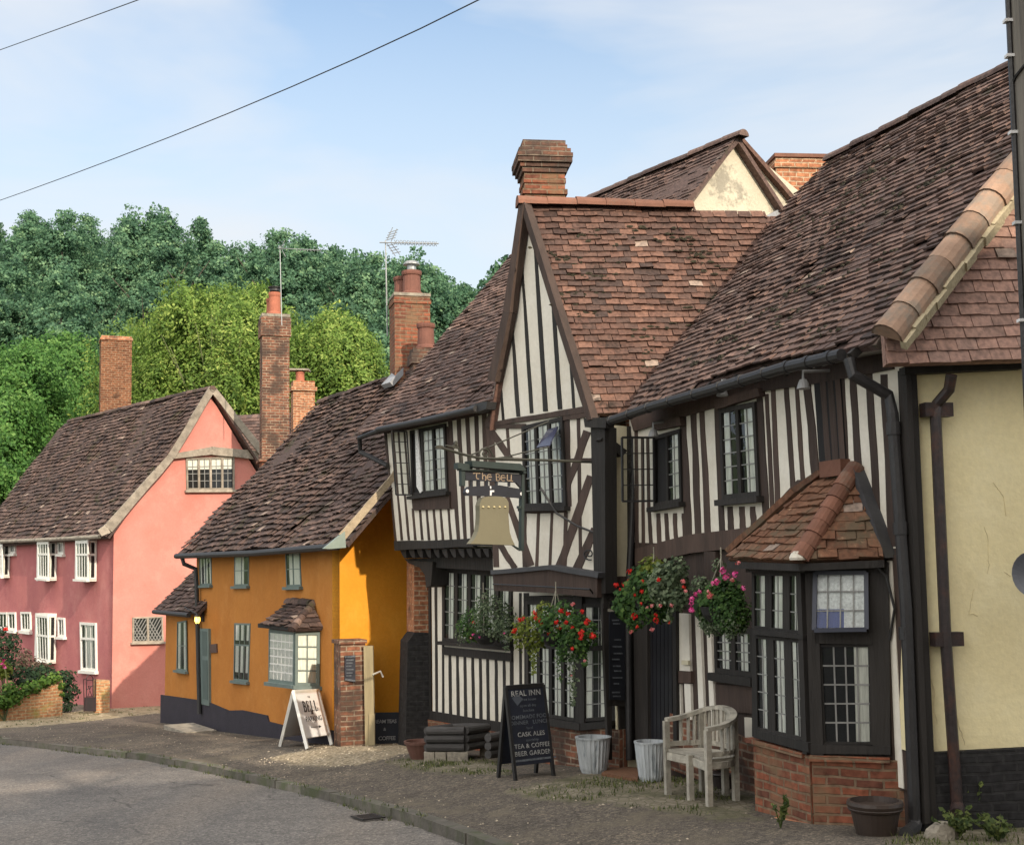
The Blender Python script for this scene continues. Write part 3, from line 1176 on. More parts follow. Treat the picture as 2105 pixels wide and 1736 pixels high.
# open casement swung out on its left edge
def casement(hinge_plane, px_quad, depth_n, parent, rows, cols, name='open_casement', mat='iron', bw=.022, glass=True):
    a = [hinge_plane.un(p, depth_n) for p in px_quad]
    P3 = [hinge_plane.P(x, z, depth_n) for x, z in a]
    mb = MB()
    def L(s, t):
        return P3[3].lerp(P3[2], s).lerp(P3[0].lerp(P3[1], s), t)
    for (s0, t0, s1, t1) in ((0, 0, 1, 0), (0, 1, 1, 1), (0, 0, 0, 1), (1, 0, 1, 1)):
        mb.bar(L(s0, t0), L(s1, t1), bw, bw * 1.3, up=hinge_plane.N)
    for k in range(1, cols):
        mb.bar(L(k / cols, 0), L(k / cols, 1), bw * .5, bw * .5, up=hinge_plane.N)
    for k in range(1, rows):
        mb.bar(L(0, k / rows), L(1, k / rows), bw * .5, bw * .5, up=hinge_plane.N)
    c = mb.build(name, M[mat], parent)
    if glass:
        gmb = MB()
        gmb.poly([L(.02, .01), L(.98, .01), L(.98, .99), L(.02, .99)])
        gmb.build('casement_pane', M['glass'], c)
    return c
cs_pl = Plane(xy(UW.at(C1(432, 660), .06)), xy(UW.N * -.95 + UW.D * .55))
casement(cs_pl, [C1(287, 428), C1(404, 432), C1(436, 912), C1(322, 912)], 0, pub, 6, 2)
mb = MB()
pxpoly(mb, UW, [C1(466, 420), C1(486, 418), C1(520, 885), C1(505, 900), C1(478, 850)], .03, .05)
mb.build('white_blind', M['lace'], pub)

# ---- gable timbers ------------------------------------------------
mb = MB()
for p, q, a_, b_ in (((280, 1110), (317, 1630), 13, 22), ((333, 800), (385, 1612), 12, 19), ((404, 740), (458, 1602), 14, 22), ((500, 1050), (533, 1592), 20, 22), ((590, 1350), (606, 1585), 13, 14), ((222, 1440), (238, 1650), 12, 12)):
    wob_strip(mb, GP, C5(*p), C5(*q), a_ * .3938, b_ * .3938, 0, .03, seg=6)
mb.split('stud', M['timber'], pub)
mb = MB()
wob_strip(mb, GP, C1(1000, 385), C1(1790, 255), 30 * .27, 52 * .27, 0, .06, seg=8)
wob_strip(mb, GP, C1(1010, 392), C1(1300, 392), 26 * .27, 40 * .27, 0, .05)
wob_strip(mb, GP, C1(1055, 235), C1(1010, 380), 18 * .27, 30 * .27, 0, .04)
wob_strip(mb, GP, C1(1575, 320), C1(1800, 285), 60 * .27, 60 * .27, 0, .05)
wob_strip(mb, GP, C1(1035, 395), C1(1085, 1460), 62 * .27, 40 * .27, 0, .03)
wob_strip(mb, GP, C1(1040, 420), C1(1185, 640), 40 * .27, 44 * .27, 0, .035)
wob_strip(mb, GP, C1(1165, 400), C1(1180, 640), 20 * .27, 18 * .27, 0, .03)
wob_strip(mb, GP, C1(1080, 640), C1(1290, 645), 24 * .27, 24 * .27, 0, .03)
wob_strip(mb, GP, C1(1640, 650), C1(1815, 648), 26 * .27, 26 * .27, 0, .03)
wob_strip(mb, GP, C1(1155, 930), C1(1345, 1450), 46 * .27, 56 * .27, 0, .034, seg=7)
wob_strip(mb, GP, C1(1105, 1285), C1(1225, 1470), 40 * .27, 46 * .27, 0, .032)
wob_strip(mb, GP, C1(1290, 1000), C1(1300, 1460), 34 * .27, 34 * .27, 0, .03)
wob_strip(mb, GP, C1(1403, 1050), C1(1388, 1460), 20 * .27, 22 * .27, 0, .03)
wob_strip(mb, GP, C1(1505, 1050), C1(1488, 1460), 18 * .27, 20 * .27, 0, .03)
wob_strip(mb, GP, C1(1610, 1040), C1(1602, 1470), 26 * .27, 22 * .27, 0, .03)
wob_strip(mb, GP, C1(1615, 320), C1(1640, 1000), 40 * .27, 26 * .27, 0, .032)
wob_strip(mb, GP, C1(1705, 330), C1(1722, 1480), 24 * .27, 22 * .27, 0, .03)
wob_strip(mb, GP, C1(1772, 430), C1(1612, 880), 60 * .27, 40 * .27, 0, .036, seg=7)
wob_strip(mb, GP, C1(1800, 770), C1(1560, 1460), 56 * .27, 62 * .27, 0, .038, seg=7)
wob_strip(mb, GP, C1(1830, 1170), C1(1690, 1480), 54 * .27, 66 * .27, 0, .037, seg=7)
wob_strip(mb, GP, C1(1310, 1035), C1(1615, 1030), 40 * .27, 40 * .27, 0, .036)
mb.split('brace', M['brown_timber'], pub)
mb = MB()
pxpoly(mb, GP, [C1(1800, 380), C1(1908, 400), C1(1912, 1660), C1(1826, 1660)], -.1, .07)
wob_strip(mb, RP, C1(1895, 470), C1(2060, 600), 60 * .27, 60 * .27, .02, .12)
pxpoly(mb, GP, [C1(1745, 330), C1(1915, 325), C1(1915, 405), C1(1755, 400)], .0, .12)
mb.build('corner_post', M['timber'], pub)
mb = MB()
wob_strip(mb, GP, C1(1040, 1500), C1(1480, 1462), 34 * .27, 34 * .27, -.04, .17, amp=.05)
wob_strip(mb, GP, C1(1480, 1462), C1(1855, 1522), 34 * .27, 40 * .27, -.04, .17, amp=.05)
mb.build('lead_apron', M['lead_dark'], pub)
mb = MB()
pxpoly(mb, GP, [C1(1055, 1515), C1(1480, 1478), C1(1850, 1535), C1(1848, 1692), C1(1470, 1655), C1(1065, 1640)], -.3, .13)
mb.build('gable_beam', M['brown_timber'], pub)
window(GP, [C1(1272, 392), C1(1582, 318), C1(1610, 1000), C1(1292, 1008)], pub, lights=3, rows=6, cols=2, fw=.05, mull=.055, curtain={0: [(.3, .9)], 1: [(.1, .9)], 2: [(.05, .7)]}, sill=.05, leadw=.012, proud=.035)
# small tilted top light standing open
mb = MB()
P0, P1 = GP.at(C1(1478, 425), .07), GP.at(C1(1555, 400), .07)
Q0, Q1 = GP.at(C1(1395, 560), .3), GP.at(C1(1490, 545), .3)
mb.hexa([Q0, Q1, P1, P0], [k + GP.N * .012 + V((0, 0, .012)) for k in (Q0, Q1, P1, P0)])
mb.build('open_top_light', plain('blue_dark_glass', (.03, .035, .07), .12, .1), pub)

# ---- ground floor left (crop C2) ----------------------------------
mb = MB()
wob_strip(mb, LW, C2(380, 180), C2(388, 1195), 14 * .295, 16 * .295, -.01, .04)
wob_strip(mb, LW, C2(425, 178), C2(432, 1195), 16 * .295, 18 * .295, 0, .03)
wob_strip(mb, LW, C2(476, 182), C2(478, 1205), 12 * .295, 16 * .295, 0, .03)
for xb in (527, 580, 632, 686, 738, 790, 848, 904, 954):
    yt = 780 + (xb - 480) * .1
    wob_strip(mb, LW, C2(xb - 3, yt), C2(xb + 3, 1200 + (xb - 480) * .16), 18 * .295, 21 * .295, 0, .028)
wob_strip(mb, LW, C2(953, 240), C2(958, 1290), 16 * .295, 22 * .295, 0, .03)
wob_strip(mb, LW, C2(1014, 360), C2(1018, 1300), 16 * .295, 18 * .295, 0, .03)
wob_strip(mb, LW, C2(1056, 360), C2(1062, 1300), 34 * .295, 34 * .295, 0, .04)
mb.split('stud', M['timber'], pub)
mb = MB()
wob_strip(mb, LW, C2(382, 1212), C2(1050, 1330), 56 * .295, 80 * .295, -.01, .05)
pxpoly(mb, LW, [C2(470, 735), C2(955, 780), C2(952, 838), C2(478, 790)], 0, .035)
pxpoly(mb, LW, [C2(385, 150), C2(1085, 110), C2(1085, 240), C2(385, 200)], 0, .06)
mb.split('beam', M['timber'], pub)
window(LW, [C2(478, 195), C2(955, 232), C2(945, 735), C2(475, 695)], pub, lights=5, rows=5, cols=2, fw=.045, mull=.085, curtain=[(.35, .8)], sill=.05, leadw=.012, proud=.03)
mb = MB()
mb.prism(LW, [LW.un(C2(372, 1240), .03), LW.un(C2(1100, 1370), .03)][0:1] + [(-.05, -3.3), (LW.a_at(1110), -3.3)] + [LW.un(C2(1110, 1372), .03)], 0, .03)
mb.build('brick_plinth', M['brick_red'], pub)

# ---- bay under the gable -------------------------------------------
BP = GP.off(-.06)
c1187 = BP.P(BP.a_at(1188), 0)
rp_end = RP.P(.16, 0, .02)
CB = Plane(xy(c1187), (rp_end.x - c1187.x, rp_end.y - c1187.y))
bl_ = BP.a_at(1076)
Lc = (V((rp_end.x, rp_end.y, 0)) - V((c1187.x, c1187.y, 0))).length
mb = MB()
zt_ = BP.un((1150, 1482))[1]
mb.prism(BP, [(bl_, -3.2), (BP.a_at(1188), -3.2), (BP.a_at(1188), zt_), (bl_, zt_)], -.3, .02)
mb.prism(CB, [(0, -3.2), (Lc, -3.2), (Lc, zt_), (0, zt_)], -.3, .02)
mb.build('bay_plinth', M['brick_dark'], pub)
mb = MB()
ztop = BP.un((1150, 1225))[1]
mb.prism(BP, [(bl_, zt_), (BP.a_at(1188), zt_), (BP.a_at(1188), ztop), (bl_, ztop)], -.3, 0)
mb.prism(CB, [(0, zt_), (Lc, zt_), (Lc, ztop), (0, ztop)], -.3, 0)
wob_strip(mb, BP, (1187, 1222), (1190, 1492), 18, 20, 0, .06)
pxpoly(mb, BP, [(1074, 1466), (1190, 1486), (1190, 1500), (1074, 1482)], 0, .07)
pxpoly(mb, CB, [(1188, 1486), (1256, 1480), (1256, 1494), (1188, 1500)], 0, .07)
mb.build('bay_frame', M['timber'], pub)
window(BP, [(1080, 1234), (1182, 1240), (1182, 1482), (1082, 1466)], pub, lights=4, rows=8, cols=2, fw=.04, mull=.07, curtain=[(.2, .9)], transom=.62, leadw=.012, proud=.03)
window(CB, [(1197, 1240), (1247, 1240), (1247, 1478), (1197, 1482)], pub, lights=1, rows=8, cols=3, fw=.04, curtain=[(.0, .35), (.75, 1)], transom=.62, leadw=.012, proud=.03)

# ---- return wall bits -----------------------------------------------
mb = MB()
pxpoly(mb, RP, [(1240, 1205), (1306, 1200), (1306, 1250), (1240, 1250)], 0, .05)
pxpoly(mb, RP, [(1292, 875), (1304, 875), (1306, 1560), (1296, 1560)], 0, .04)
pxpoly(mb, RP, [(1238, 1240), (1256, 1240), (1258, 1560), (1250, 1560)], 0, .04)
pxpoly(mb, RP, [(1252, 1436), (1286, 1438), (1286, 1450), (1252, 1449)], 0, .04)
mb.split('timber', M['timber'], pub)

# ---- main range upper floor (crop C3) -------------------------------
mb = MB()
def st(xt, yt, xb, yb, w, n=.03):
    wob_strip(mb, MP, C3(xt, yt), C3(xb, yb), w * .3045, w * 1.12 * .3045, 0, n, seg=6)
for a in ((398, 440, 1290), (438 + 24, 1080, 1270)):
    pass
st(362, 480, 366, 1315, 22)
st(404, 560, 410, 1312, 18)
st(440, 560, 447, 1040, 18)
st(450, 1060, 462, 1300, 22)
for x, yb in ((518, 1285), (572, 1268), (630, 1250), (690, 1232)):
    st(x - 8, 1075, x, yb, 24)
st(676, 420, 712, 1225, 42, .04)
st(748, 395, 778, 1215, 38)
st(806, 380, 845, 1205, 36)
st(905, 370, 940, 1200, 30, .04)
for x, yb in ((1002, 1190), (1082, 1182), (1155, 1178)):
    st(x - 8, 1030, x, yb, 34)
st(1192, 280, 1238, 1090, 36, .04)
st(1242, 270, 1280, 1040, 24)
st(1284, 200, 1316, 1010, 30)
st(1372, 180, 1420, 900, 30)
st(1442, 165, 1485, 860, 26)
st(1508, 130, 1575, 850, 48, .04)
st(1748, 110, 1782, 800, 30)
st(1822, 110, 1872, 980, 40)
st(1930, 130, 1990, 1180, 42)
st(2032, 140, 2090, 1300, 44)
mb.split('stud', M['brown_timber'], pub)
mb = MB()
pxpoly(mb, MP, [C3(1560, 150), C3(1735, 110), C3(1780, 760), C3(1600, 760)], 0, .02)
mb.build('black_slot', M['dark'], pub)  # flat dark panel behind the brown boards
mb = MB()
for xt in (1618, 1668, 1716):
    wob_strip(mb, MP, C3(xt, 130), C3(xt + 42, 740), 34 * .3045, 38 * .3045, .02, .045)
mb.split('board', M['brown_timber'], pub)
mb = MB()
wob_strip(mb, MP, C3(330, 470), C3(1200, 215), 90 * .3045, 110 * .3045, 0, .06)
wob_strip(mb, MP, C3(1180, 215), C3(2080, 45), 90 * .3045, 110 * .3045, 0, .055)
wob_strip(mb, MP, C3(470, 490), C3(660, 455), 60 * .3045, 60 * .3045, 0, .07)
wob_strip(mb, MP, C3(890, 345), C3(1190, 260), 60 * .3045, 60 * .3045, 0, .07)
pxpoly(mb, MP, [C3(355, 1315), C3(720, 1218), C3(985, 1188), C3(1120, 1170), C3(1120, 1300), C3(720, 1345), C3(355, 1430)], 0, .05)
pxpoly(mb, MP, [C3(1240, 1080), C3(1450, 850), C3(1490, 850), C3(1300, 1100)], 0, .05)
mb.split('beam', M['brown_timber'], pub)
window(MP, [C3(478, 555), C3(655, 505), C3(668, 1000), C3(478, 1035)], pub, lights=2, rows=5, cols=2, fw=.045, mull=.05, curtain={1: [(.3, .9)]}, sill=.05, open_lights=(0,), leadw=.011, proud=.035)
window(MP, [C3(918, 372), C3(1160, 322), C3(1192, 960), C3(940, 985)], pub, lights=2, rows=6, cols=2, fw=.05, mull=.06, curtain={0: [(.05, .5)], 1: [(.3, .98)]}, sill=.06, leadw=.011, proud=.035)
cs2 = Plane(xy(MP.at(C3(482, 800), .06)), xy(-MP.N * 1.0 + MP.D * -.12))
cs2 = Plane(xy(MP.at(C3(482, 800), .06)), (.97, .24))
casement(cs2, [C3(268, 565), C3(482, 565), C3(486, 992), C3(272, 995)], 0, pub, 4, 3)

# ---- main range lower floor (crop C4) -------------------------------
mb = MB()
pxpoly(mb, MP, [C4(420, 410), C4(488, 415), C4(496, 742), C4(416, 738)], 0, .03)
pxpoly(mb, MP, [C4(416, 812), C4(440, 815), C4(448, 1080), C4(424, 1080)], 0, .03)
pxpoly(mb, MP, [C4(462, 812), C4(498, 815), C4(506, 1080), C4(474, 1080)], 0, .03)
pxpoly(mb, MP, [C4(524, 418), C4(552, 420), C4(580, 1080), C4(550, 1080)], 0, .03)
pxpoly(mb, MP, [C4(590, 500), C4(614, 500), C4(640, 1080), C4(612, 1080)], 0, .03)
pxpoly(mb, MP, [C4(806, 1005), C4(850, 1010), C4(852, 1142), C4(810, 1138)], 0, .03)
pxpoly(mb, MP, [C4(1606, 110), C4(1648, 112), C4(1716, 1412), C4(1662, 1395)], 0, .03)
pxpoly(mb, MP, [C4(1742, 100), C4(1756, 100), C4(1805, 1440), C4(1788, 1440)], 0, .03)
mb.split('infill_panel', M['white'], pub)
mb = MB()
pxpoly(mb, MP, [C4(400, 742), C4(500, 742), C4(500, 810), C4(400, 810)], 0, .045)
pxpoly(mb, MP, [C4(575, 60), C4(640, 60), C4(650, 420), C4(590, 420)], 0, .05)
pxpoly(mb, MP, [C4(640, 815), C4(860, 830), C4(860, 985), C4(645, 965)], 0, .03)
pxpoly(mb, MP, [C4(1560, 80), C4(1606, 80), C4(1662, 1400), C4(1630, 1400)], 0, .05)
wob_strip(mb, MP, C4(1655, 80), C4(1730, 1420), 26, 26, 0, .045)
mb.split('timber', M['brown_timber'], pub)
mb = MB()
pxpoly(mb, MP, [C4(380, 980), C4(870, 1140), C4(870, 1480), C4(380, 1300)], 0, .035)
mb.build('wall_plinth', M['brick_dark'], pub)
window(MP, [C4(630, 500), C4(850, 500), C4(856, 778), C4(636, 750)], pub, lights=2, rows=4, cols=2, fw=.05, mull=.08, curtain=[(.3, .75)], sill=.08, leadw=.011, proud=.03)
# door
mb = MB()
pxpoly(mb, MP, [C4(252, 330), C4(392, 330), C4(400, 1160), C4(258, 1175)], 0, .02)
door = mb.build('door', M['dark'], pub)
mb = MB()
for k in range(6):
    x = 262 + k * 22
    pxpoly(mb, MP, [C4(x, 340), C4(x + 19, 340), C4(x + 21, 1158), C4(x + 2, 1162)], .02, .03)
mb.build('door_boards', plain('black_door', (.012, .012, .016), .5, .3), door)
mb = MB()
pxpoly(mb, MP, [C4(170, 250), C4(250, 250), C4(256, 1190), C4(185, 1205)], 0, .07)
pxpoly(mb, MP, [C4(392, 300), C4(414, 300), C4(420, 1160), C4(400, 1165)], 0, .07)
pxpoly(mb, MP, [C4(170, 250), C4(414, 250), C4(414, 335), C4(170, 335)], 0, .075)
mb.build('door_frame', M['timber'], door)
mb = MB()
pxpoly(mb, MP, [C4(446, 680), C4(484, 682), C4(485, 706), C4(447, 704)], .03, .06)
mb.build('letter_box', plain('cream_metal', (.6, .55, .4), .5), pub)

# ---- bay window of the main range ------------------------------------
BF = MP.off(.52)
cF = BF.P(BF.a_at(1655), 0)
eR = MP.P(MP.a_at(1832), 0)
BR_ = Plane(xy(cF), (eR.x - cF.x, eR.y - cF.y))
bL = BF.a_at(1545)
LR = (V((eR.x, eR.y, 0)) - V((cF.x, cF.y, 0))).length
bay = empty('bay', (cF.x, cF.y, -2.3))
bay.parent = pub
bay.location = V((cF.x, cF.y, -2.3)) - ORIG[pub.name]
ORIG['bay_off'] = 0
bay.name = 'bay_window'
ORIG['bay_window'] = V((cF.x, cF.y, -2.3))
bay['label'] = 'canted bay window on a brick plinth with a tiled hipped roof'
aC = BF.a_at(1655)
zb_ = BF.un((1655, 1548), 0)[1]
mb = MB()
mb.prism(BF, [(bL - .02, -2.6), (aC, -2.6), (aC, zb_), (bL - .02, BF.un((1545, 1514))[1])], -.5, .03)
mb.prism(BR_, [(0, -2.6), (LR + .05, -2.6), (LR + .05, BR_.un((1825, 1560))[1]), (0, zb_)], -.4, .03)
mb.build('bay_plinth', M['brick_red'], bay)
mb = MB()
mb.prism(BF, [(bL - .05, -2.6), (aC + .02, -2.6), (aC + .02, zb_ - .55), (bL - .05, zb_ - .6)], -.5, .1)
mb.prism(BR_, [(-.02, -2.6), (LR * .5, -2.6), (LR * .2, zb_ - .6), (-.02, zb_ - .55)], -.4, .07)
mb.build('plinth_foot', M['brick_orange'], bay)
mb = MB()
mb.prism(BF, [BF.un(C4(845, 1118)), BF.un(C4(1168, 1208)), BF.un(C4(1168, 1236)), BF.un(C4(845, 1145))][::-1], -.1, .06)
mb.prism(BR_, [BR_.un(C4(1180, 1216)), BR_.un(C4(1640, 1230)), BR_.un(C4(1640, 1262)), BR_.un(C4(1180, 1250))][::-1], -.1, .06)
mb.build('brick_sill', M['brick_red'], bay)
ztb = BF.un((1600, 1150))[1] + .05
mb = MB()
mb.prism(BF, [BF.un((1545, 1512)), (aC, zb_), (aC, ztb), (bL, ztb)], -.12, 0)
mb.prism(BR_, [(0, zb_), (LR, BR_.un((1828, 1556))[1]), (LR, ztb), (0, ztb)], -.12, 0)
mb.prism(BR_, [(0, zb_ + .01), (.1, zb_ + .01), (.1, ztb), (0, ztb)], 0, .05)
mb.prism(BF, [(aC - .07, zb_ + .01), (aC, zb_ + .01), (aC, ztb), (aC - .07, ztb)], 0, .05)
pxpoly(mb, BR_, [C4(1500, 150), C4(1630, 150), C4(1640, 1215), C4(1540, 1215)], 0, .04)
pxpoly(mb, BR_, [C4(1140, 130), C4(1630, 120), C4(1630, 178), C4(1140, 185)], 0, .05)
pxpoly(mb, BF, [C4(815, 120), C4(1150, 120), C4(1150, 178), C4(815, 178)], 0, .05)
pxpoly(mb, BR_, [C4(1205, 505), C4(1535, 520), C4(1535, 590), C4(1210, 585)], 0, .05)
pxpoly(mb, BF, [C4(850, 500), C4(1140, 535), C4(1140, 560), C4(850, 532)], 0, .06)
pxpoly(mb, BF, [C4(855, 1072), C4(1170, 1150), C4(1172, 1205), C4(858, 1120)], 0, .06)
pxpoly(mb, BR_, [C4(1180, 1160), C4(1640, 1170), C4(1640, 1218), C4(1180, 1212)], 0, .055)
mb.build('bay_frame', M['timber'], bay)
def lev(o):
    return o
window(BF, [C4(852, 178), C4(1140, 180), C4(1140, 535), C4(852, 500)], bay, lights=3, rows=3, cols=2, fw=.03, mull=.11, curtain={0: [(.5, .9)], 1: [(.2, .9)], 2: [(.35, .95)]}, leadw=.010, name='upper_lights', proud=.022, lead='came')
window(BF, [C4(862, 535), C4(1148, 562), C4(1166, 1145), C4(872, 1078)], bay, lights=3, rows=5, cols=2, fw=.03, mull=.11, curtain={0: [(.4, .8)], 1: [(.2, .8)], 2: [(.0, .3), (.6, .9)]}, leadw=.010, name='lower_lights', proud=.022)
window(BR_, [C4(1232, 590), C4(1530, 590), C4(1540, 1160), C4(1258, 1160)], bay, lights=1, rows=5, cols=4, fw=.02, curtain=[(.68, .98)], leadw=.013, name='side_light', proud=.03)
# open upper casement: hinged at the top, swung a little outwards
TO = BR_.off(.06)
qd = [TO.un(p) for p in (C4(1212, 180), C4(1502, 180), C4(1512, 500), C4(1215, 505))]
tl_, tr_ = TO.P(*qd[0]), TO.P(*qd[1])
br2, bl2 = TO.P(qd[2][0], qd[2][1], .10), TO.P(qd[3][0], qd[3][1], .10)
mb = MB()
def LQ(s, t):
    return bl2.lerp(br2, s).lerp(tl_.lerp(tr_, s), t)
blue = plain('blue_black_frame', (.03, .035, .055), .5, .2)
for (s0, t0, s1, t1) in ((0, 0, 1, 0), (0, 1, 1, 1), (0, 0, 0, 1), (1, 0, 1, 1)):
    mb.bar(LQ(s0, t0), LQ(s1, t1), .035, .03, up=BR_.N)
oc = mb.build('open_top_casement', blue, bay)
mb = MB()
for k in (1, 2, 3):
    mb.bar(LQ(k / 4, .03), LQ(k / 4, .97), .010, .012, up=BR_.N)
for k in (1, 2):
    mb.bar(LQ(.03, k / 3), LQ(.97, k / 3), .010, .012, up=BR_.N)
mb.build('glazing_bars', M['came'], bay)
mb = MB()
mb.poly([LQ(.03, .03), LQ(.97, .03), LQ(.97, .97), LQ(.03, .97)])
mb.build('pane', M['glass'], bay)
mb = MB()
off_ = -BR_.N * .012
mb.cm = 0
for k in range(14):
    s0, s1 = .03 + .94 * k / 14, .03 + .94 * (k + 1) / 14
    dz = -BR_.N * (.006 if k % 2 else .0)
    dz2 = -BR_.N * (.0 if k % 2 else .006)
    mb.cm = 0
    lo = .36 if s1 < .62 else .03
    mb.poly([LQ(s0, lo) + off_ + dz, LQ(s1, lo) + off_ + dz2, LQ(s1, .97) + off_ + dz2, LQ(s0, .97) + off_ + dz])
    if s1 < .62:
        mb.cm = 1
        mb.poly([LQ(s0, .03) + off_ + dz, LQ(s1, .03) + off_ + dz2, LQ(s1, lo) + off_ + dz2, LQ(s0, lo) + off_ + dz])
mb.build('blue_white_curtain', [M['lace'], plain('blue_cloth', (.05, .075, .26), .8, .15)], bay)
# bay roof
eF, eRr = BF.off(.17), BR_.off(.13)
FL, FC, FR = eF.at((1494, 1146)), eF.at((1640, 1150)), eRr.at((1816, 1142))
T1, T2 = MP.at((1680, 985), .05), MP.at((1757, 962), .05)
RB1 = RPlane(FL, FC - FL, T1)
b1 = tiles('bay_roof', RB1, [RB1.uv(FL), RB1.uv(FC), RB1.uv(T2), RB1.uv(T1)], M['tile_bay'], bay, .16, .085, h=.025, und=.02, wob=.015, seed=8.2)
RB2 = RPlane(FC, FR - FC, T2)
T3 = MP.at((1770, 985), .05)
tiles('bay_hip_slope', RB2, [RB2.uv(FC), RB2.uv(FR), RB2.uv(T3), RB2.uv(T2)], M['tile_bay'], bay, .16, .085, h=.02, und=.015, wob=.01, seed=8.9)
ridge_tiles('bay_hip_tiles', [FC + V((0, 0, .02)), T2 + V((0, 0, .03))], M['ridge'], bay, .085, 8, up=(RB1.N + RB2.N))
mb = MB()
mb.box(MP.at((1715, 962), .05), MP.D * .16, MP.N * .05, V((0, 0, .07)))
mb.build('top_tile', M['ridge'], bay)
mb = MB()
pxpoly(mb, MP, [(1752, 960), (1772, 1010), (1800, 1085), (1818, 1145), (1803, 1148), (1768, 1060)], .0, .11)
mb.build('lead_flashing', M['lead_dark'], bay)
mb = MB()
wob_strip(mb, MP, (1492, 1132), (1628, 1008), 11, 11, 0, .10)
wob_strip(mb, MP, (1628, 1008), (1682, 970), 11, 11, 0, .09)
mb.build('verge_tiles', M['tile_bay'], bay)
mb = MB()
mb.hexa([FL - V((0, 0, .09)), FC - V((0, 0, .09)), FC - V((0, 0, .03)), FL - V((0, 0, .03))], [k - eF.N * .45 for k in (FL - V((0, 0, .09)), FC - V((0, 0, .09)), FC - V((0, 0, .03)), FL - V((0, 0, .03)))])
mb.hexa([FC - V((0, 0, .09)), FR - V((0, 0, .09)), FR - V((0, 0, .03)), FC - V((0, 0, .03))], [k - eRr.N * .3 for k in (FC - V((0, 0, .09)), FR - V((0, 0, .09)), FR - V((0, 0, .03)), FC - V((0, 0, .03)))])
mb.build('soffit', M['timber'], bay)
mb = MB()
mb.lathe(FC + V((.0, -.0, .02)), [(.001, .07), (.05, .05), (.075, 0), (.07, -.02)], 10)
mb.build('hip_mortar_end', plain('white_mortar', (.6, .56, .48), .9, .2), bay)
mb = MB()
bp = [BR_.at((1795, 1155), .08), BR_.at((1822, 1185), .08), MP.at((1838, 1250), .05), MP.at((1828, 1314), .05)]
mb.tube(bp, .012, 6)
mb.build('overflow_pipe', M['iron'], bay)

# ---- corner posts, yellow end details --------------------------------
mb = MB()
pxpoly(mb, MP, [C7(232, 60), C7(262, 65), C7(330, 1660), C7(300, 1660)], 0, .05)
pxpoly(mb, YP, [C7(258, 68), C7(300, 72), C7(372, 1650), C7(322, 1660)], -.05, .06)
pxpoly(mb, YP, [C7(258, 45), C7(679, 30), C7(679, 52), C7(258, 72)], 0, .1)
mb.split('corner_post', M['timber'], pub)

# ---- gutters and downpipes -------------------------------------------
mb = MB()
gp = [eM.at(C3(*p), .06) for p in ((140, 470), (480, 352), (930, 225), (1350, 98), (1750, 8))]
mb.tube(gp, .052, 10)
for k in range(11):
    t = (k + .5) / 11 * 4
    i = min(3, int(t))
    p = gp[i].lerp(gp[i + 1], t - i)
    d = (gp[i + 1] - gp[i]).normalized()
    mb.tube([p - d * .025, p + d * .025], .06, 10)
mb.build('main_gutter', M['gutter'], pub, smooth=False)
mb = MB()
gp2 = [eO.at(C1(*p), .06) for p in ((185, 418), (560, 345), (930, 258))]
mb.tube(gp2, .045, 10)
pxpoly(mb, eO, [C1(880, 235), C1(985, 205), C1(1015, 205), C1(1005, 262), C1(930, 285), C1(885, 290)], -.1, .05)
mb.build('left_gutter', M['gutter'], pub)
mb = MB()
dp = [eM.at((1745, 738), .03), eM.at((1752, 770), .03), MP.at((1826, 812), .1), MP.at((1834, 850), .1), MP.at((1862, 1250), .1), MP.at((1880, 1690), .1)]
mb.tube(dp, .048, 10)
for (x, y) in ((1836, 880), (1850, 1085), (1862, 1300)):
    p = MP.at((x, y), .1)
    mb.tube([p - V((0, 0, .05)), p + V((0, 0, .05))], .058, 10)
mb.tube([MP.at((1880, 1688), .1), MP.at((1878, 1700), .13), MP.at((1862, 1712), .3)], .055, 10)
mb.build('downpipe', M['gutter'], pub)
mb = MB()
dp = [YP.off(.25).at((1955, 770)), YP.off(.2).at((1950, 800)), YP.at((1925, 830), .1), YP.at((1922, 850), .1), YP.at((1943, 1310), .1), YP.at((1967, 1660), .1)]
mb.tube(dp, .045, 10)
for (x, y) in ((1924, 842), (1945, 1312)):
    p = YP.at((x, y), .08)
    mb.box(p, YP.D * .12, YP.N * .05, V((0, 0, .055)))
mb.tube([YP.at((1967, 1655), .1), YP.at((1966, 1672), .2)], .055, 10)
mb.build('rusty_downpipe', plain('rusty_black_pipe', (.028, .02, .02), .45, .4, 15, bump=.2, c2=(.07, .03, .02), c2scale=6), pub)
mb = MB()
dp = [RP.at((1304, 868), .06), RP.at((1302, 1000), .06), RP.at((1290, 1240), .06), RP.at((1293, 1560), .06)]
mb.tube(dp, .04, 10)
mb.build('inner_downpipe', M['gutter'], pub)
mb = MB()
dp = [UW.at(C1(215, 405), .3), UW.at(C1(48, 470), .25), UW.at(C1(52, 590), .2), UW.at(C1(262, 692), .05)]
dp = [UW.P(UW.un(C1(200, 420), .3)[0], UW.un(C1(200, 420), .3)[1], .3)] + [UW.P(*UW.un(q, n_), n_) for q, n_ in ((C1(45, 480), .28), (C1(52, 588), .25), (C1(258, 690), .06))]
mb.tube(dp, .04, 8)
mb.build('side_downpipe', M['gutter'], pub)
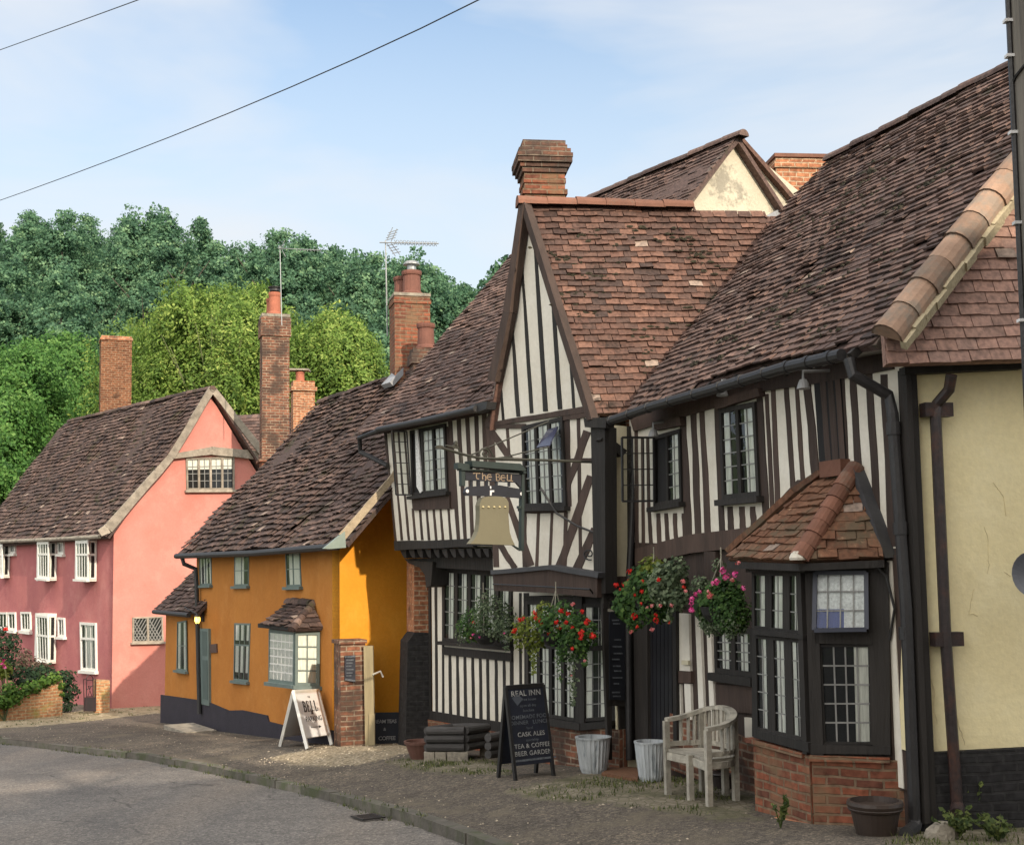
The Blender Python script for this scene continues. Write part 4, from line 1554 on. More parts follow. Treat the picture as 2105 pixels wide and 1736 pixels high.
# small lamps under the eave
for q, n_ in ((C3(480, 540), .2), (C3(945, 262), .3), (C3(1492, 212), .3)):
    p = MP.at(q, n_)
    mb = MB()
    mb.lathe(p, [(.001, .05), (.03, .05), (.045, .02), (.06, -.03), (.05, -.035), (.001, -.02)], 12)
    mb.tube([p + V((0, 0, .04)), p + V((0, 0, .12)), p + V((0, 0, .14)) - MP.N * (n_ - .02)], .014, 6)
    mb.build('wall_lamp', plain('lamp_metal', (.3, .3, .3), .35, .2), pub)

# rail for the basket under the gable, scroll and iron stay
mb = MB()
mb.tube([GP.at(C2(828, 300), .16), GP.at(C2(1270, 322), .3), GP.at(C2(1500, 335), .3), GP.at(C2(1520, 362), .16)], .011, 6)
mb.build('basket_rail', M['iron'], pub)
mb = MB()
mb.tube([GP.at(C1(1420, 860), .25), GP.at(C1(1540, 1050), .16), GP.at(C1(1700, 1150), .06), GP.at(C1(1822, 1196), .04)], .014, 6)
mb.build('iron_stay', M['iron'], pub)
mb = MB()
sp_s = []
for i in range(20):
    t = i / 19
    a_ = 1.2 + t * 8.5
    r_s = 46 * (1 - t * .8)
    sp_s.append(GP.at(C1(1788 + math.cos(a_) * r_s, 1362 + math.sin(a_) * r_s), .04))
mb.tube(sp_s, .009, 5)
mb.build('iron_scroll', M['iron'], pub)
# cracks in the yellow render
mb = MB()
for ln in (((570, 455), (588, 478), (604, 500), (612, 540), (618, 585)), ((540, 612), (554, 660), (552, 720), (556, 752), (545, 785)), ((502, 830), (490, 880), (486, 920), (500, 916), (520, 930)), ((440, 1265), (452, 1320), (462, 1350), (472, 1392)), ((610, 770), (640, 790)), ((350, 1150), (364, 1200), (360, 1260), (378, 1320))):
    pts = []
    for a_, b_ in zip(ln, ln[1:]):
        for k in range(4):
            t = k / 4
            pts.append(YP.at(C7(a_[0] + (b_[0] - a_[0]) * t + random.uniform(-2, 2), a_[1] + (b_[1] - a_[1]) * t), .001))
    mb.tube(pts, .0032, 5)
mb.build('render_cracks', plain('crack_filler', (.70, .60, .36), .9, .3, 10), pub)

random.seed(21)
for rp_, poly_, parent_, cnt, nm in ((RX, [RX.un(p) for p in ((1110, 470), (1420, 470), (1500, 560), (1330, 790), (1215, 800))], xroof, 60, 'moss'), (RM, [RM.un(p) for p in ((1420, 760), (1740, 690), (1980, 300), (1720, 350))], mroof, 90, 'moss')):
    mb = MB()
    us = [p[0] for p in poly_]; vs_ = [p[1] for p in poly_]
    k = 0
    while k < cnt:
        u, v = random.uniform(min(us), max(us)), random.uniform(min(vs_), max(vs_))
        xs_ = crossings(poly_, v)
        if len(xs_) < 2 or not xs_[0] < u < xs_[-1] or noise.noise(V((u * .8, v * .8, 2))) < -.1:
            continue
        k += 1
        for q in range(random.randint(1, 4)):
            c = rp_.P(u + random.gauss(0, .1), v + random.gauss(0, .025), .03)
            ra_, rb_ = random.uniform(.018, .06), random.uniform(.012, .026)
            ring = [c + rp_.E * math.cos(t * .785) * ra_ * random.uniform(.7, 1.2) + rp_.S * math.sin(t * .785) * rb_ * random.uniform(.7, 1.2) for t in range(8)]
            tp = c + rp_.N * random.uniform(.012, .026)
            for t in range(8):
                mb.poly([ring[t], ring[(t + 1) % 8], tp])
    mb.build(nm, plain('roof_moss', (.030, .026, .014), .95, .4, 30, bump=.5, rnd=.4) if 'roof_moss' not in MATS else MATS['roof_moss'], parent_)
# ================================================================== ORANGE COTTAGE
OP = Plane((-2.74, 20.0), (.515, -.857))
OG = Plane((-2.74, 20.0), (.857, .515))
oc_ = empty('orange_cottage', (-2.74, 20.0, -2.8), 'orange cottage with a dark mossy tiled roof and grey green windows', 'cottage')
oe = OP.off(.3)
pA = oe.at((370, 1140))
pt = R(47)
RO = RPlane(pA, OP.D, pA - OP.N * math.cos(pt) + V((0, 0, math.sin(pt))))
ridv = RO.un((800, 778))[1]
pl_ = [RO.un(p) for p in [(366, 1142), (712, 1115)]]
lv = RO.un((575, 872)); rv = RO.un((712, 1115))
ul = pl_[0][0]; ur = pl_[1][0]
polyO = [(ul, 0), (ur, RO.un((712, 1117))[1]), (ur, ridv), (ul + .05, ridv * .985)]
oroof = tiles('roof', RO, polyO, M['tile_old'], oc_, .18, .14, h=.05, und=.10, wob=.06, seed=11.0, rough=1.6)
rgA, rgB = RO.P(ul, ridv * .985), RO.P(ur, ridv)
ridge_tiles('ridge_tiles', [rgA, rgB], M['tile_old'], oroof, .1, 26)
depth = (rgA - pA).dot(-OP.N) - .3
ez = pA.z
mb = MB()
bkO = -OP.N * (depth + .3) + V((0, 0, ez - rgA.z))
mb.hexa([rgA + bkO - V((0, 0, .1)), rgB + bkO - V((0, 0, .1)), rgB - V((0, 0, .1)), rgA - V((0, 0, .1))], [rgA + bkO, rgB + bkO, rgB, rgA], .3)
mb.build('rear_slope', M['tile_old'], oroof)
aLw = OP.a_at(404)
aLL = OP.a_at(338)
mb = MB()
mb.prism(OP, [(aLw, -3.9), (-.012, -3.9), (-.012, ez + .15), (aLw, ez + .15)], -.3, 0)
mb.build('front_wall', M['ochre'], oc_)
mb = MB()
zl = OP.un((370, 1256))[1] + .12
mb.prism(OP, [(aLL, -3.9), (aLw + .01, -3.9), (aLw + .01, zl), (aLL + .1, zl)], -.3, -.02)
mb.build('lean_to_wall', M['ochre'], oc_)
mb = MB()
dd = depth
mb.prism(OG, [(0, -3.4), (2 * dd, -3.4), (2 * dd, ez + .1), (dd, rgA.z - .12), (0, ez + .1)], -.3, 0)
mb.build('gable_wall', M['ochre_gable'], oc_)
B0, B1 = OP.P(aLw, 0, -.05), OP.P(-.31, 0, -.05)
body(oc_, 'rear_block', [xy(B0), xy(B1), xy(B1 - OP.N * (2 * dd - .1)), xy(B0 - OP.N * (2 * dd - .1))], -3.9, ez + .1, 'ochre')
# far gable triangle
FG = Plane(xy(OP.P(aLw, 0, 0)), xy(-OP.N))
mb = MB()
mb.prism(FG, [(0, -3.8), (2 * dd, -3.8), (2 * dd, ez + .1), (dd, rgA.z - .12), (0, ez + .1)], 0, .02)
mb.build('far_gable', M['ochre'], oc_)
# lean-to block and roof
aLB = OP.P(aLL, 0, -.05)
body(oc_, 'lean_to_block', [xy(OP.P(aLL, 0, -.04)), xy(OP.P(aLw + .1, 0, -.04)), xy(OP.P(aLw + .1, 0, -2.6)), xy(OP.P(aLL, 0, -2.6))], -3.9, zl, 'ochre')
le = OP.off(.2)
pA2 = le.at((318, 1252))
RL2 = RPlane(pA2, OP.D, pA2 - OP.N * math.cos(R(45)) + V((0, 0, math.sin(R(45)))))
u0 = RL2.un((318, 1252))[0]; u1 = RL2.un((402, 1262))[0]
vt = RL2.un((402, 1140))[1]
tiles('lean_to_roof', RL2, [(u0, 0), (u1, 0), (u1, vt + .2), (u0 + .25, vt + .2)], M['tile_old'], oc_, .17, .115, h=.036, und=.06, wob=.05, seed=12.0, rough=1.4)
mb = MB()
mb.tube([le.at((316, 1256), .05), le.at((388, 1263), .05)], .05, 8)
mb.build('lean_to_gutter', M['gutter'], oc_)
# plinth
mb = MB()
pts = [LB(78, 1452), LB(150, 1462), LB(265, 1478), LB(335, 1494), LB(430, 1534), LB(500, 1532), LB(560, 1545), LB(632, 1560), LB(640, 1592), LB(720, 1612), LB(1010, 1642)]
up_ = [OP.un(p, .03) for p in pts]
mb.prism(OP, [(up_[0][0], -4), (up_[-1][0], -4)] + up_[::-1], 0, .03)
mb.build('tarred_plinth', M['plinth'], oc_)
# verge board + box end
mb = MB()
ov_ = oe.a_at(711)
GV = OG.off(ov_ + .02)
wob_strip(mb, GV, (703, 1102), (800, 990), 15, 13, -.03, .03)
wob_strip(mb, GV, (800, 990), (850, 925), 13, 12, -.03, .03)
mb.build('verge', plain('pale_verge_mortar', (.36, .29, .2), .9, .3, 8, bump=.4), oc_)
mb = MB()
pxpoly(mb, OG.off(ov_ + .03), [LB(930, 690), LB(1040, 600), LB(1046, 685), LB(960, 692)], -.05, .02)
mb.build('gutter_box', M['sage_pale'], oc_)
mb = MB()
mb.tube([oe.at((362, 1142), .06), oe.at((520, 1136), .06), oe.at((695, 1122), .06)], .055, 8)
mb.build('gutter', M['gutter'], oc_)
mb = MB()
mb.tube([oe.at((374, 1144), .03), oe.at((378, 1158), .0), OP.at((402, 1168), .08), OP.at((404, 1200), .08), OP.at((410, 1466), .08)], .045, 8)
mb.build('downpipe', M['gutter'], oc_)

def wn(q, **k):
    d = dict(lights=1, rows=2, cols=2, frame='sage', fw=.035, mull=.03, leadw=.014, barmat='sage_pale', sill=.05, sillmat='sage', proud=.012, curtain=[(.08, .34), (.7, .92)])
    d.update(k)
    return window(OP, q, oc_, **d)
wn([LB(278, 735), LB(342, 732), LB(344, 880), LB(282, 882)], lights=2, cols=1, rows=1)
wn([LB(462, 727), LB(538, 724), LB(537, 884), LB(462, 886)], lights=2, cols=1, rows=2, curtain={0: [(.0, 1)], 1: [(.0, .3)]})
wn([LB(728, 708), LB(804, 704), LB(812, 888), LB(734, 890)], lights=2, cols=1, rows=2, curtain={0: [(.4, .9)], 1: [(.0, .9)]})
wn([LB(164, 1072), LB(212, 1064), LB(216, 1330), LB(160, 1322)], lights=1, cols=2, rows=2)
wn([LB(462, 1078), LB(546, 1080), LB(536, 1385), LB(458, 1376)], lights=1, cols=3, rows=2, transom=.62, curtain=[(.05, .28), (.42, .6), (.8, .95)], curt_h=.8)
# door
mb = MB()
pxpoly(mb, OP, [LB(282, 1106), LB(328, 1108), LB(330, 1510), LB(286, 1500)], 0, .05)
dr = mb.build('door', M['sage'], oc_)
mb = MB()
pxpoly(mb, OP, [LB(294, 1120), LB(318, 1122), LB(320, 1250), LB(296, 1248)], .05, .055)
pxpoly(mb, OP, [LB(296, 1270), LB(320, 1272), LB(322, 1480), LB(298, 1472)], .05, .06)
mb.build('door_panels', plain('dark_sage', (.08, .11, .105), .5, .1), dr)
mb = MB()
pxpoly(mb, OP, [LB(334, 1190), LB(368, 1186), LB(370, 1232), LB(336, 1234)], 0, .03)
mb.build('name_plaque', plain('brown_plaque', (.09, .05, .04), .6, .5, 30), oc_)
# lit wall lantern on a scrolled bracket
p0 = OP.at(LB(300, 1045), .02)
lan = OP.at(LB(270, 1062), .36)
mb = MB()
mb.tube([p0, p0 + OP.N * .2 + V((0, 0, .18)), p0 + OP.N * .38 + V((0, 0, .2)), lan + V((0, 0, .11))], .013, 6)
mb.box(p0, OP.D * .04, OP.N * .02, V((0, 0, .1)))
mb.lathe(lan, [(.001, .12), (.03, .10), (.07, .075), (.07, .06), (.055, .06)], 10)
for k in range(4):
    t = k * math.pi / 2 + .4
    mb.tube([lan + V((math.cos(t) * .055, math.sin(t) * .055, .065)), lan + V((math.cos(t) * .035, math.sin(t) * .035, -.07))], .006, 5)
mb.lathe(lan, [(.04, -.07), (.04, -.085), (.001, -.09)], 10)
ln = mb.build('wall_lantern', M['iron'], oc_)
m_, nt_, b_ = newmat('lit_lamp_glass')
b_.inputs['Base Color'].default_value = (.9, .6, .15, 1)
b_.inputs['Emission Color'].default_value = (1, .62, .08, 1)
b_.inputs['Emission Strength'].default_value = 3.0
mb = MB()
mb.lathe(lan, [(.03, -.065), (.055, -.02), (.055, .03), (.045, .06)], 10)
mb.build('lit_glass', m_, ln)
# step
mb = MB()
sp_ = OP.at(LB(230, 1560), .45)
gs = g(sp_.x, sp_.y)
mb.box(V((sp_.x, sp_.y, gs + .02)), OP.D * .75, OP.N * .3, V((0, 0, .05)))
mb.build('door_step', M['slab_stone'], oc_)
# bay window
bO = empty('bay_window', OP.P(0, 0, 0)); bO.parent = oc_
ORIG[bO.name] = OP.P(-1.5, -2, 0)
bO.location = ORIG[bO.name] - ORIG[oc_.name]
BO = OP.off(.42)
aA, aB = BO.a_at(552), BO.a_at(607)
z0_, z1_ = BO.un((607, 1408))[1], BO.un((607, 1296))[1]
SB = Plane(xy(BO.P(aB, 0)), xy(-OP.N))
mb = MB()
mb.prism(BO, [(aA, z0_ - .06), (aB, z0_ - .06), (aB, z1_ + .04), (aA, z1_ + .04)], -.4, -.01)
mb.build('bay_box', M['sage'], bO)
window(BO, [LB(642, 1112), LB(776, 1124), LB(772, 1400), LB(640, 1384)], bO, lights=1, rows=6, cols=6, frame='sage', fw=.05, leadw=.022, barmat='white_paint', curtain=[(0, 1)], n0=0, proud=.014, sill=.06, sillmat='sage', name='front_light')
window(SB, [LB(782, 1124), LB(910, 1124), LB(908, 1408), LB(780, 1404)], bO, lights=1, rows=4, cols=2, frame='sage', fw=.05, leadw=.022, barmat='sage', curtain=[(0, 1)], proud=.03, sill=.06, sillmat='sage', name='side_light')
FLo, FCo, FRo = BO.off(.13).at(LB(604, 1085)), BO.off(.13).at(LB(760, 1108)), SB.off(.12).at(LB(926, 1108))
FRo = OP.P(OP.un(xy((0, 0)) if False else LB(926, 1106), .0)[0], FCo.z, 0)
T1o, T2o = OP.at(LB(745, 978), .04), OP.at(LB(868, 975), .04)
T2o = OP.P(OP.un(LB(868, 978), .04)[0], T1o.z, .04)
RA = RPlane(FLo, FCo - FLo, T1o)
tiles('bay_roof', RA, [RA.uv(FLo), RA.uv(FCo), RA.uv(T2o), RA.uv(T1o)], M['tile_old'], bO, .16, .1, h=.035, und=.03, wob=.03, seed=13, rough=1.3)
RBb = RPlane(FCo, FRo - FCo, T2o)
tiles('bay_hip_slope', RBb, [RBb.uv(FCo), RBb.uv(FRo), RBb.uv(T2o)], M['tile_old'], bO, .16, .1, h=.035, und=.02, wob=.02, seed=14, rough=1.3)
ridge_tiles('hip_tiles', [FCo, T2o + V((0, 0, .03))], M['tile_old'], bO, .07, 6)
ridge_tiles('top_tiles', [T1o + V((0, 0, .04)), T2o + V((0, 0, .04))], M['tile_old'], bO, .09, 5)
mb = MB()
mb.prism(OP, [(BO.a_at(545), z1_ + .02), (aB + .1, z1_ + .02), (aB + .1, z1_ + .09), (BO.a_at(545), z1_ + .09)], 0, .55)
mb.build('soffit', M['timber'], bO)

# chimneys of the orange cottage
def stack_on(px, d, wx, wy, ztop, zbot, mat, bands, name, parent, ax=None):
    c = ray(*px) * (d / ray(*px).y)
    return chimney(parent, name, (c.x, c.y), ax or xy(OG.D), wx, wy, zbot, ztop, mat, bands), c
HB = empty('house_behind', ray(560, 900) * 38, 'dark roofed house behind the orange cottage with a tall brick stack and small chimney', 'house')
dC = 33.8
z650 = (1177 - 650) / 2600 * dC
ch, c = stack_on((564, 800), dC, .72, .62, z650 + .02, 1.5, 'brick_dark', [(2.95, .08, .07), (z650 - .52, .04, .5)], 'tall_chimney', HB, ax=(.95, .3))
mb = MB()
mb.box(V((c.x, c.y, z650 + .05)), V((.95, .3, 0)) * .38, V((-.3, .95, 0)) * .32, V((0, 0, .04)))
mb.build('cap_slab', M['slab_stone'], ch)
mb = MB()
cyl_pot(mb, (c.x + .02, c.y - .1), z650 + .08, .62, .17, 1.0)
cyl_pot(mb, (c.x - .12, c.y + .2), z650 + .08, .52, .15, 1.0)
mb.build('chimney_pot', M['clay_pot'], ch)
mb = MB()
mb.lathe((c.x + .02, c.y - .1, z650 + .74), [(.14, 0), (.14, .08), (.19, .09), (.19, .11), (.05, .14), (.001, .14)], 14)
mb.build('pot_cowl', M['iron'], ch)
dC2 = 24.6
zt2 = (1173 - 607) / 2600 * dC2
ch2, c2_ = stack_on((842, 700), dC2, .70, .62, zt2, 2.5, 'brick_red', [(zt2 - .16, .02, .08)], 'ridge_chimney', oc_, ax=(.95, .25))
mb = MB()
mb.box(V((c2_.x, c2_.y, zt2 + .02)), V((.95, .25, 0)) * .37, V((-.25, .95, 0)) * .33, V((0, 0, .03)))
mb.build('cap_slab', M['slab_stone'], ch2)
mb = MB()
cyl_pot(mb, (c2_.x + .05, c2_.y - .05), zt2 + .05, .48, .19, 1.05)
cyl_pot(mb, (c2_.x - .16, c2_.y + .2), zt2 + .05, .42, .17, 1.05)
mb.build('chimney_pot', M['clay_pot_dark'], ch2)
mb = MB()
cz = zt2 + .53
mb.lathe((c2_.x + .05, c2_.y - .05, cz), [(.17, 0), (.09, .04), (.09, .12), (.17, .13), (.17, .15), (.12, .2), (.001, .23)], 14)
mb.build('pot_cowl', M['alu'], ch2)
mb = MB()
pxc = ray(815, 770) * (dC2 - .2) / ray(815, 770).y
mb.box(pxc, RO.E * .2, RO.S * .3, RO.N * .05)
mb.build('lead_flashing', M['lead'], ch2)
c3 = ray(868, 745) * ((dC2 - .9) / ray(868, 745).y)
ch3 = chimney(oc_, 'low_chimney', (c3.x, c3.y), (.95, .25), .42, .42, 2.8, c3.z + .25, 'soot', [(c3.z - .05, .04, .2)])
mb = MB()
cyl_pot(mb, (c3.x + .07, c3.y), c3.z + .26, .48, .17, 1.05)
mb.build('chimney_pot', M['clay_pot_dark'], ch3)

# ================================================================== SMALL HOUSE BEHIND
bh = HB
bhc = ray(622, 815) * (37.5 / ray(622, 815).y)
z1b = (1176 - 782) / 2600 * 37.5
cb = chimney(bh, 'small_chimney', (bhc.x, bhc.y), (.95, .3), .64, .56, 2.0, z1b, 'brick_orange', [(z1b - .3, .06, .12)])
mb = MB()
cyl_pot(mb, (bhc.x - .08, bhc.y), z1b, .3, .14, 1.0)
mb.build('chimney_pot', M['clay_pot'], cb)
mb = MB()
mb.box(V((bhc.x - .1, bhc.y, z1b + .36)), (.3, .05, 0), (0, .2, 0), (0, 0, .025))
mb.build('pot_hood', M['slab_stone'], cb)
bc = ray(520, 880) * (38.0 / ray(520, 880).y)
mb = MB()
RBH = RPlane(bc + V((-1.5, -1.2, -2.2)), V((.55, -.83, 0)), bc + V((-.2, .6, .4)))
body(bh, 'wall', [(bc.x - 1.5, bc.y - 1), (bc.x + 2.6, bc.y - 1.5), (bc.x + 3.6, bc.y + 5), (bc.x - .5, bc.y + 5.5)], -3.8, 1.6, 'brick_orange')
rz = (1177 - 848) / 2600 * 38.0
rA, rB = V((bc.x - 1.2, bc.y + 1.2, rz)), V((bc.x + 2.6, bc.y + .4, rz))
eA, eB = rA + V((-.1, -2.2, -2.8)), rB + V((-.1, -2.2, -2.8))
RBH = RPlane(eA, eB - eA, rA)
tiles('roof', RBH, [RBH.uv(eA), RBH.uv(eB), RBH.uv(rB), RBH.uv(rA)], M['tile_dark'], bh, .18, .13, seed=15)
mb = MB()
mb.hexa([rA + V((.3, 2.4, -3)), rB + V((.3, 2.4, -3)), rB - V((0, 0, .1)), rA - V((0, 0, .1))], [rA + V((.3, 2.4, -2.9)), rB + V((.3, 2.4, -2.9)), rB, rA], .3)
mb.build('rear_slope', M['tile_dark'], bh)

# ================================================================== PINK HOUSE
PP = Plane((-10.56, 33.5), (.643, -.766))
PG = Plane((-10.56, 33.5), (.766, .643))
ph = empty('pink_house', (-10.56, 33.5, -3.5), 'salmon pink house with a steep gable, white windows and tall brick chimney', 'house')
pe = PP.off(.25)
pA = pe.at((212, 1104))
apex = PG.at((437, 797), .2)
pgv = PG.un((437, 797), .2)
RPk = RPlane(pA, PP.D, apex)
ua, va = RPk.uv(apex)
uL = RPk.un((0, 1112))[0] - 6
polyP = [(uL, 0), (ua, RPk.un((214, 1102))[1]), (ua, va), (RPk.un((140, 868))[0], va), (RPk.un((0, 1040))[0] - 1.5, 0.6)]
polyP = [(uL, 0), (ua, 0), (ua, va), (RPk.un((143, 866))[0], RPk.un((143, 866))[1]), (RPk.un((120, 880))[0], RPk.un((120, 880))[1]), (RPk.un((-2, 1046))[0], RPk.un((-2, 1046))[1])]
proof = tiles('roof', RPk, polyP, M['tile_old'], ph, .2, .15, h=.05, und=.10, wob=.06, seed=21, rough=1.5)
pra, prb = RPk.P(ua, va), RPk.P(*polyP[3])
ridge_tiles('ridge_tiles', [prb, pra], M['tile_old'], proof, .11, 30)
run = (apex - pA).dot(-PP.N)
mb = MB()
bkP = -PP.N * (run + .3) + V((0, 0, pA.z - pra.z - .3))
mb.hexa([prb + bkP - V((0, 0, .1)), pra + bkP - V((0, 0, .1)), pra - V((0, 0, .1)), prb - V((0, 0, .1))], [prb + bkP, pra + bkP, pra, prb], .3)
mb.build('rear_slope', M['tile_old'], proof)
mb = MB()
aP0 = PP.a_at(-40)
zE = pA.z + .12
mb.prism(PP, [(aP0, -6), (-.012, -6), (-.012, zE), (aP0, zE + .2)], -.3, 0)
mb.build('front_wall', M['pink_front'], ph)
mb = MB()
gw = 2 * pgv[0]
gp_ = [(0, -5), (gw, -5), (gw, zE), (pgv[0], pgv[1] - .15), (0, zE)]
mb.prism(PG, gp_, -.3, 0)
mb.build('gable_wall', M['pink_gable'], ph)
B0, B1 = PP.P(aP0, 0, -.05), PP.P(-.31, 0, -.05)
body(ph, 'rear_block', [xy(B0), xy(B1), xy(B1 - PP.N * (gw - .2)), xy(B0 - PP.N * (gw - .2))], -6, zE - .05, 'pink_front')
mb = MB()
PV = PG.off(.2)
wob_strip(mb, PV, (437, 797), (352, 938), 14, 15, -.04, .04, amp=.04)
wob_strip(mb, PV, (352, 938), (222, 1085), 15, 20, -.04, .04, amp=.06)
wob_strip(mb, PV, (436, 797), (545, 935), 13, 14, -.04, .04, amp=.04)
wob_strip(mb, PV, (222, 1085), (206, 1096), 20, 14, -.04, .04)
mb.split('bargeboard', M['grey_oak'], ph)
mb = MB()
wob_strip(mb, PG, LA(930, 228), LA(1180, 190), 26 * .369, 44 * .369, 0, .12, seg=8, amp=.04)
wob_strip(mb, PG, LA(1180, 190), LA(1440, 218), 46 * .369, 46 * .369, 0, .12, seg=6, amp=.04)
mb.split('collar_beam', M['grey_oak'], ph)
window(PG, [LA(1036, 232), LA(1306, 225), LA(1306, 408), LA(1040, 410)], ph, lights=4, rows=4, cols=2, frame='grey_oak', fw=.05, mull=.06, leadw=.018, curtain=[(0, 1)], curt_h=.35, sill=.07, sillmat='grey_oak', label='wide four light window with leaded panes high in the gable')
window(PG, [LA(738, 1118), LA(906, 1112), LA(912, 1254), LA(738, 1258)], ph, lights=2, rows=4, cols=4, frame='grey_oak', fw=.04, mull=.05, leadw=.02, diamonds=True, sill=.05, sillmat='grey_oak', lead='came', label='low window with diamond leaded panes')

def oriel(front, cheekx, flank=None, rows=1, transom=None, name='oriel_window'):
    """front: TL TR BR BL pixels of the projecting front; cheekx: right end in px of its side"""
    o = empty(name, PP.at(front[3])); o.parent = ph
    ORIG[o.name] = PP.at(front[3]); o.location = ORIG[o.name] - ORIG[ph.name]
    FR_ = PP.off(.26)
    q = [FR_.un(p) for p in front]
    side = Plane(xy(FR_.P(q[1][0], 0)), xy(-PP.N))
    mb = MB()
    z0, z1 = q[2][1], q[1][1]
    mb.prism(FR_, [(q[0][0], z0 - .05), (q[1][0], z0 - .05), (q[1][0], z1 + .06), (q[0][0], z1 + .06)], -.26, -.004)
    mb.build('box_frame', M['white_paint'], o)
    window(FR_, front, o, lights=1, rows=rows, cols=4, frame='white_paint', fw=.07, leadw=.06, barmat='white_paint', proud=.03, transom=transom, curtain=[(0, .3)], name='front_light', sill=.06)
    pr = side.P(.26, 0)
    zt, zb = z1, z0
    sq = [proj(side.P(.0, zt)), proj(side.P(.25, zt)), proj(side.P(.25, zb)), proj(side.P(.0, zb))]
    window(side, sq, o, lights=1, rows=1, cols=1, frame='white_paint', fw=.05, leadw=.04, barmat='white_paint', proud=.025, transom=transom, name='side_light', curtain=[(.1, .4)])
    if flank:
        window(PP, flank, o, lights=1, rows=1, cols=2, frame='white_paint', fw=.06, leadw=.06, barmat='white_paint', proud=.05, name='flank_light', sill=.07)
    return o
oriel([LA(205, 700), LA(268, 698), LA(268, 905), LA(208, 898)], 318, [LA(318, 698), LA(350, 698), LA(352, 768), LA(320, 766)], transom=.66)
oriel([LA(418, 694), LA(488, 692), LA(488, 908), LA(420, 905)], 535, None, transom=.64)
oriel([LA(-20, 712), LA(10, 712), LA(12, 890), LA(-20, 886)], 45, [LA(52, 708), LA(82, 706), LA(82, 764), LA(54, 766)], transom=.66)
oriel([LA(195, 1102), LA(265, 1110), LA(270, 1368), LA(206, 1356)], 320, [LA(318, 1118), LA(354, 1122), LA(358, 1228), LA(320, 1226)], transom=.55)
window(PP, [LA(442, 1145), LA(530, 1150), LA(534, 1418), LA(448, 1412)], ph, lights=1, rows=1, cols=3, frame='white_paint', fw=.07, leadw=.03, barmat='white_paint', transom=.66, sill=.08, curtain=[(.2, .8)], proud=.05)
window(PP, [LA(40, 1090), LA(82, 1090), LA(84, 1190), LA(44, 1186)], ph, lights=1, rows=1, cols=2, frame='white_paint', fw=.06, leadw=.05, barmat='white_paint', sill=.09, proud=.05)
window(PP, [LA(112, 1088), LA(166, 1088), LA(168, 1196), LA(116, 1190)], ph, lights=1, rows=1, cols=3, frame='white_paint', fw=.06, leadw=.05, barmat='white_paint', sill=.09, proud=.05)
window(PP, [LA(-10, 1090), LA(36, 1090), LA(36, 1185), LA(-10, 1180)], ph, lights=1, rows=1, cols=2, frame='white_paint', fw=.06, leadw=.05, barmat='white_paint', sill=.09, proud=.05)
mb = MB()
mb.tube([pe.at((0, 1112), .05), pe.at((100, 1108), .05), pe.at((205, 1102), .05)], .055, 8)
mb.build('gutter', M['slab_stone'], ph)
dP = 42.0
pc = ray(237, 780) * (dP / ray(237, 780).y)
ztp = (1182 - 690) / 2600 * dP
chp = chimney(ph, 'chimney', (pc.x, pc.y), (.93, .36), .98, .85, 2.5, ztp, 'brick_orange', [(ztp - .14, .03, .07), (4.55, .04, .06)])
# ================================================================== THINGS
CS = crop(897.3, 888.8, .14765)       # sign
CB_ = crop(854.6, 1401.5, .14616)     # chalk board, planter
CW = crop(555.5, 1401.5, .12180)      # white board
CH = crop(1341.7, 1427.2, .13784)     # bench
CF = crop(1247.7, 1128.0, .14616)     # baskets by the door
CG_ = crop(0, 1239.2, .15262)         # garden (region 0,1450,300,1760)


def text_mesh(mb, s, place, height, spacing=1.0, bold=0.0, rot=0.0):
    """lettering: flat glyph faces put on a surface by place(x, y), x and y in metres from the middle of the line"""
    cu = bpy.data.curves.new('lettering', 'FONT')
    cu.body = s
    cu.size = 1
    cu.align_x = 'CENTER'
    cu.space_character = spacing
    cu.offset = bold
    cu.resolution_u = 3
    ob = bpy.data.objects.new('lettering', cu)
    COL.objects.link(ob)
    bpy.context.view_layer.update()
    me = bpy.data.meshes.new_from_object(ob.evaluated_get(bpy.context.evaluated_depsgraph_get()))
    for p in me.polygons:
        mb.poly([place(me.vertices[i].co.x * height * 1.38, me.vertices[i].co.y * height * 1.38) for i in p.vertices], r=.5)
    bpy.data.objects.remove(ob)
    bpy.data.meshes.remove(me)
    bpy.data.curves.remove(cu)


def stroke(mb, place, pts, w, thick=.004):
    """pen stroke along (x,y) points on a surface"""
    for a, b in zip(pts, pts[1:]):
        L = math.dist(a, b)
        if L < 1e-6:
            continue
        dx, dy = (b[0] - a[0]) / L, (b[1] - a[1]) / L
        nx, ny = -dy * w / 2, dx * w / 2
        ex, ey = dx * w * .3, dy * w * .3
        mb.poly([place(a[0] - nx - ex, a[1] - ny - ey), place(b[0] - nx + ex, b[1] - ny + ey), place(b[0] + nx + ex, b[1] + ny + ey), place(a[0] + nx - ex, a[1] + ny - ey)][::1], r=.5)


def arc(cx, cy, rx, ry, t0, t1, n=10):
    return [(cx + rx * math.cos(R(t0 + (t1 - t0) * i / n)), cy + ry * math.sin(R(t0 + (t1 - t0) * i / n))) for i in range(n + 1)]


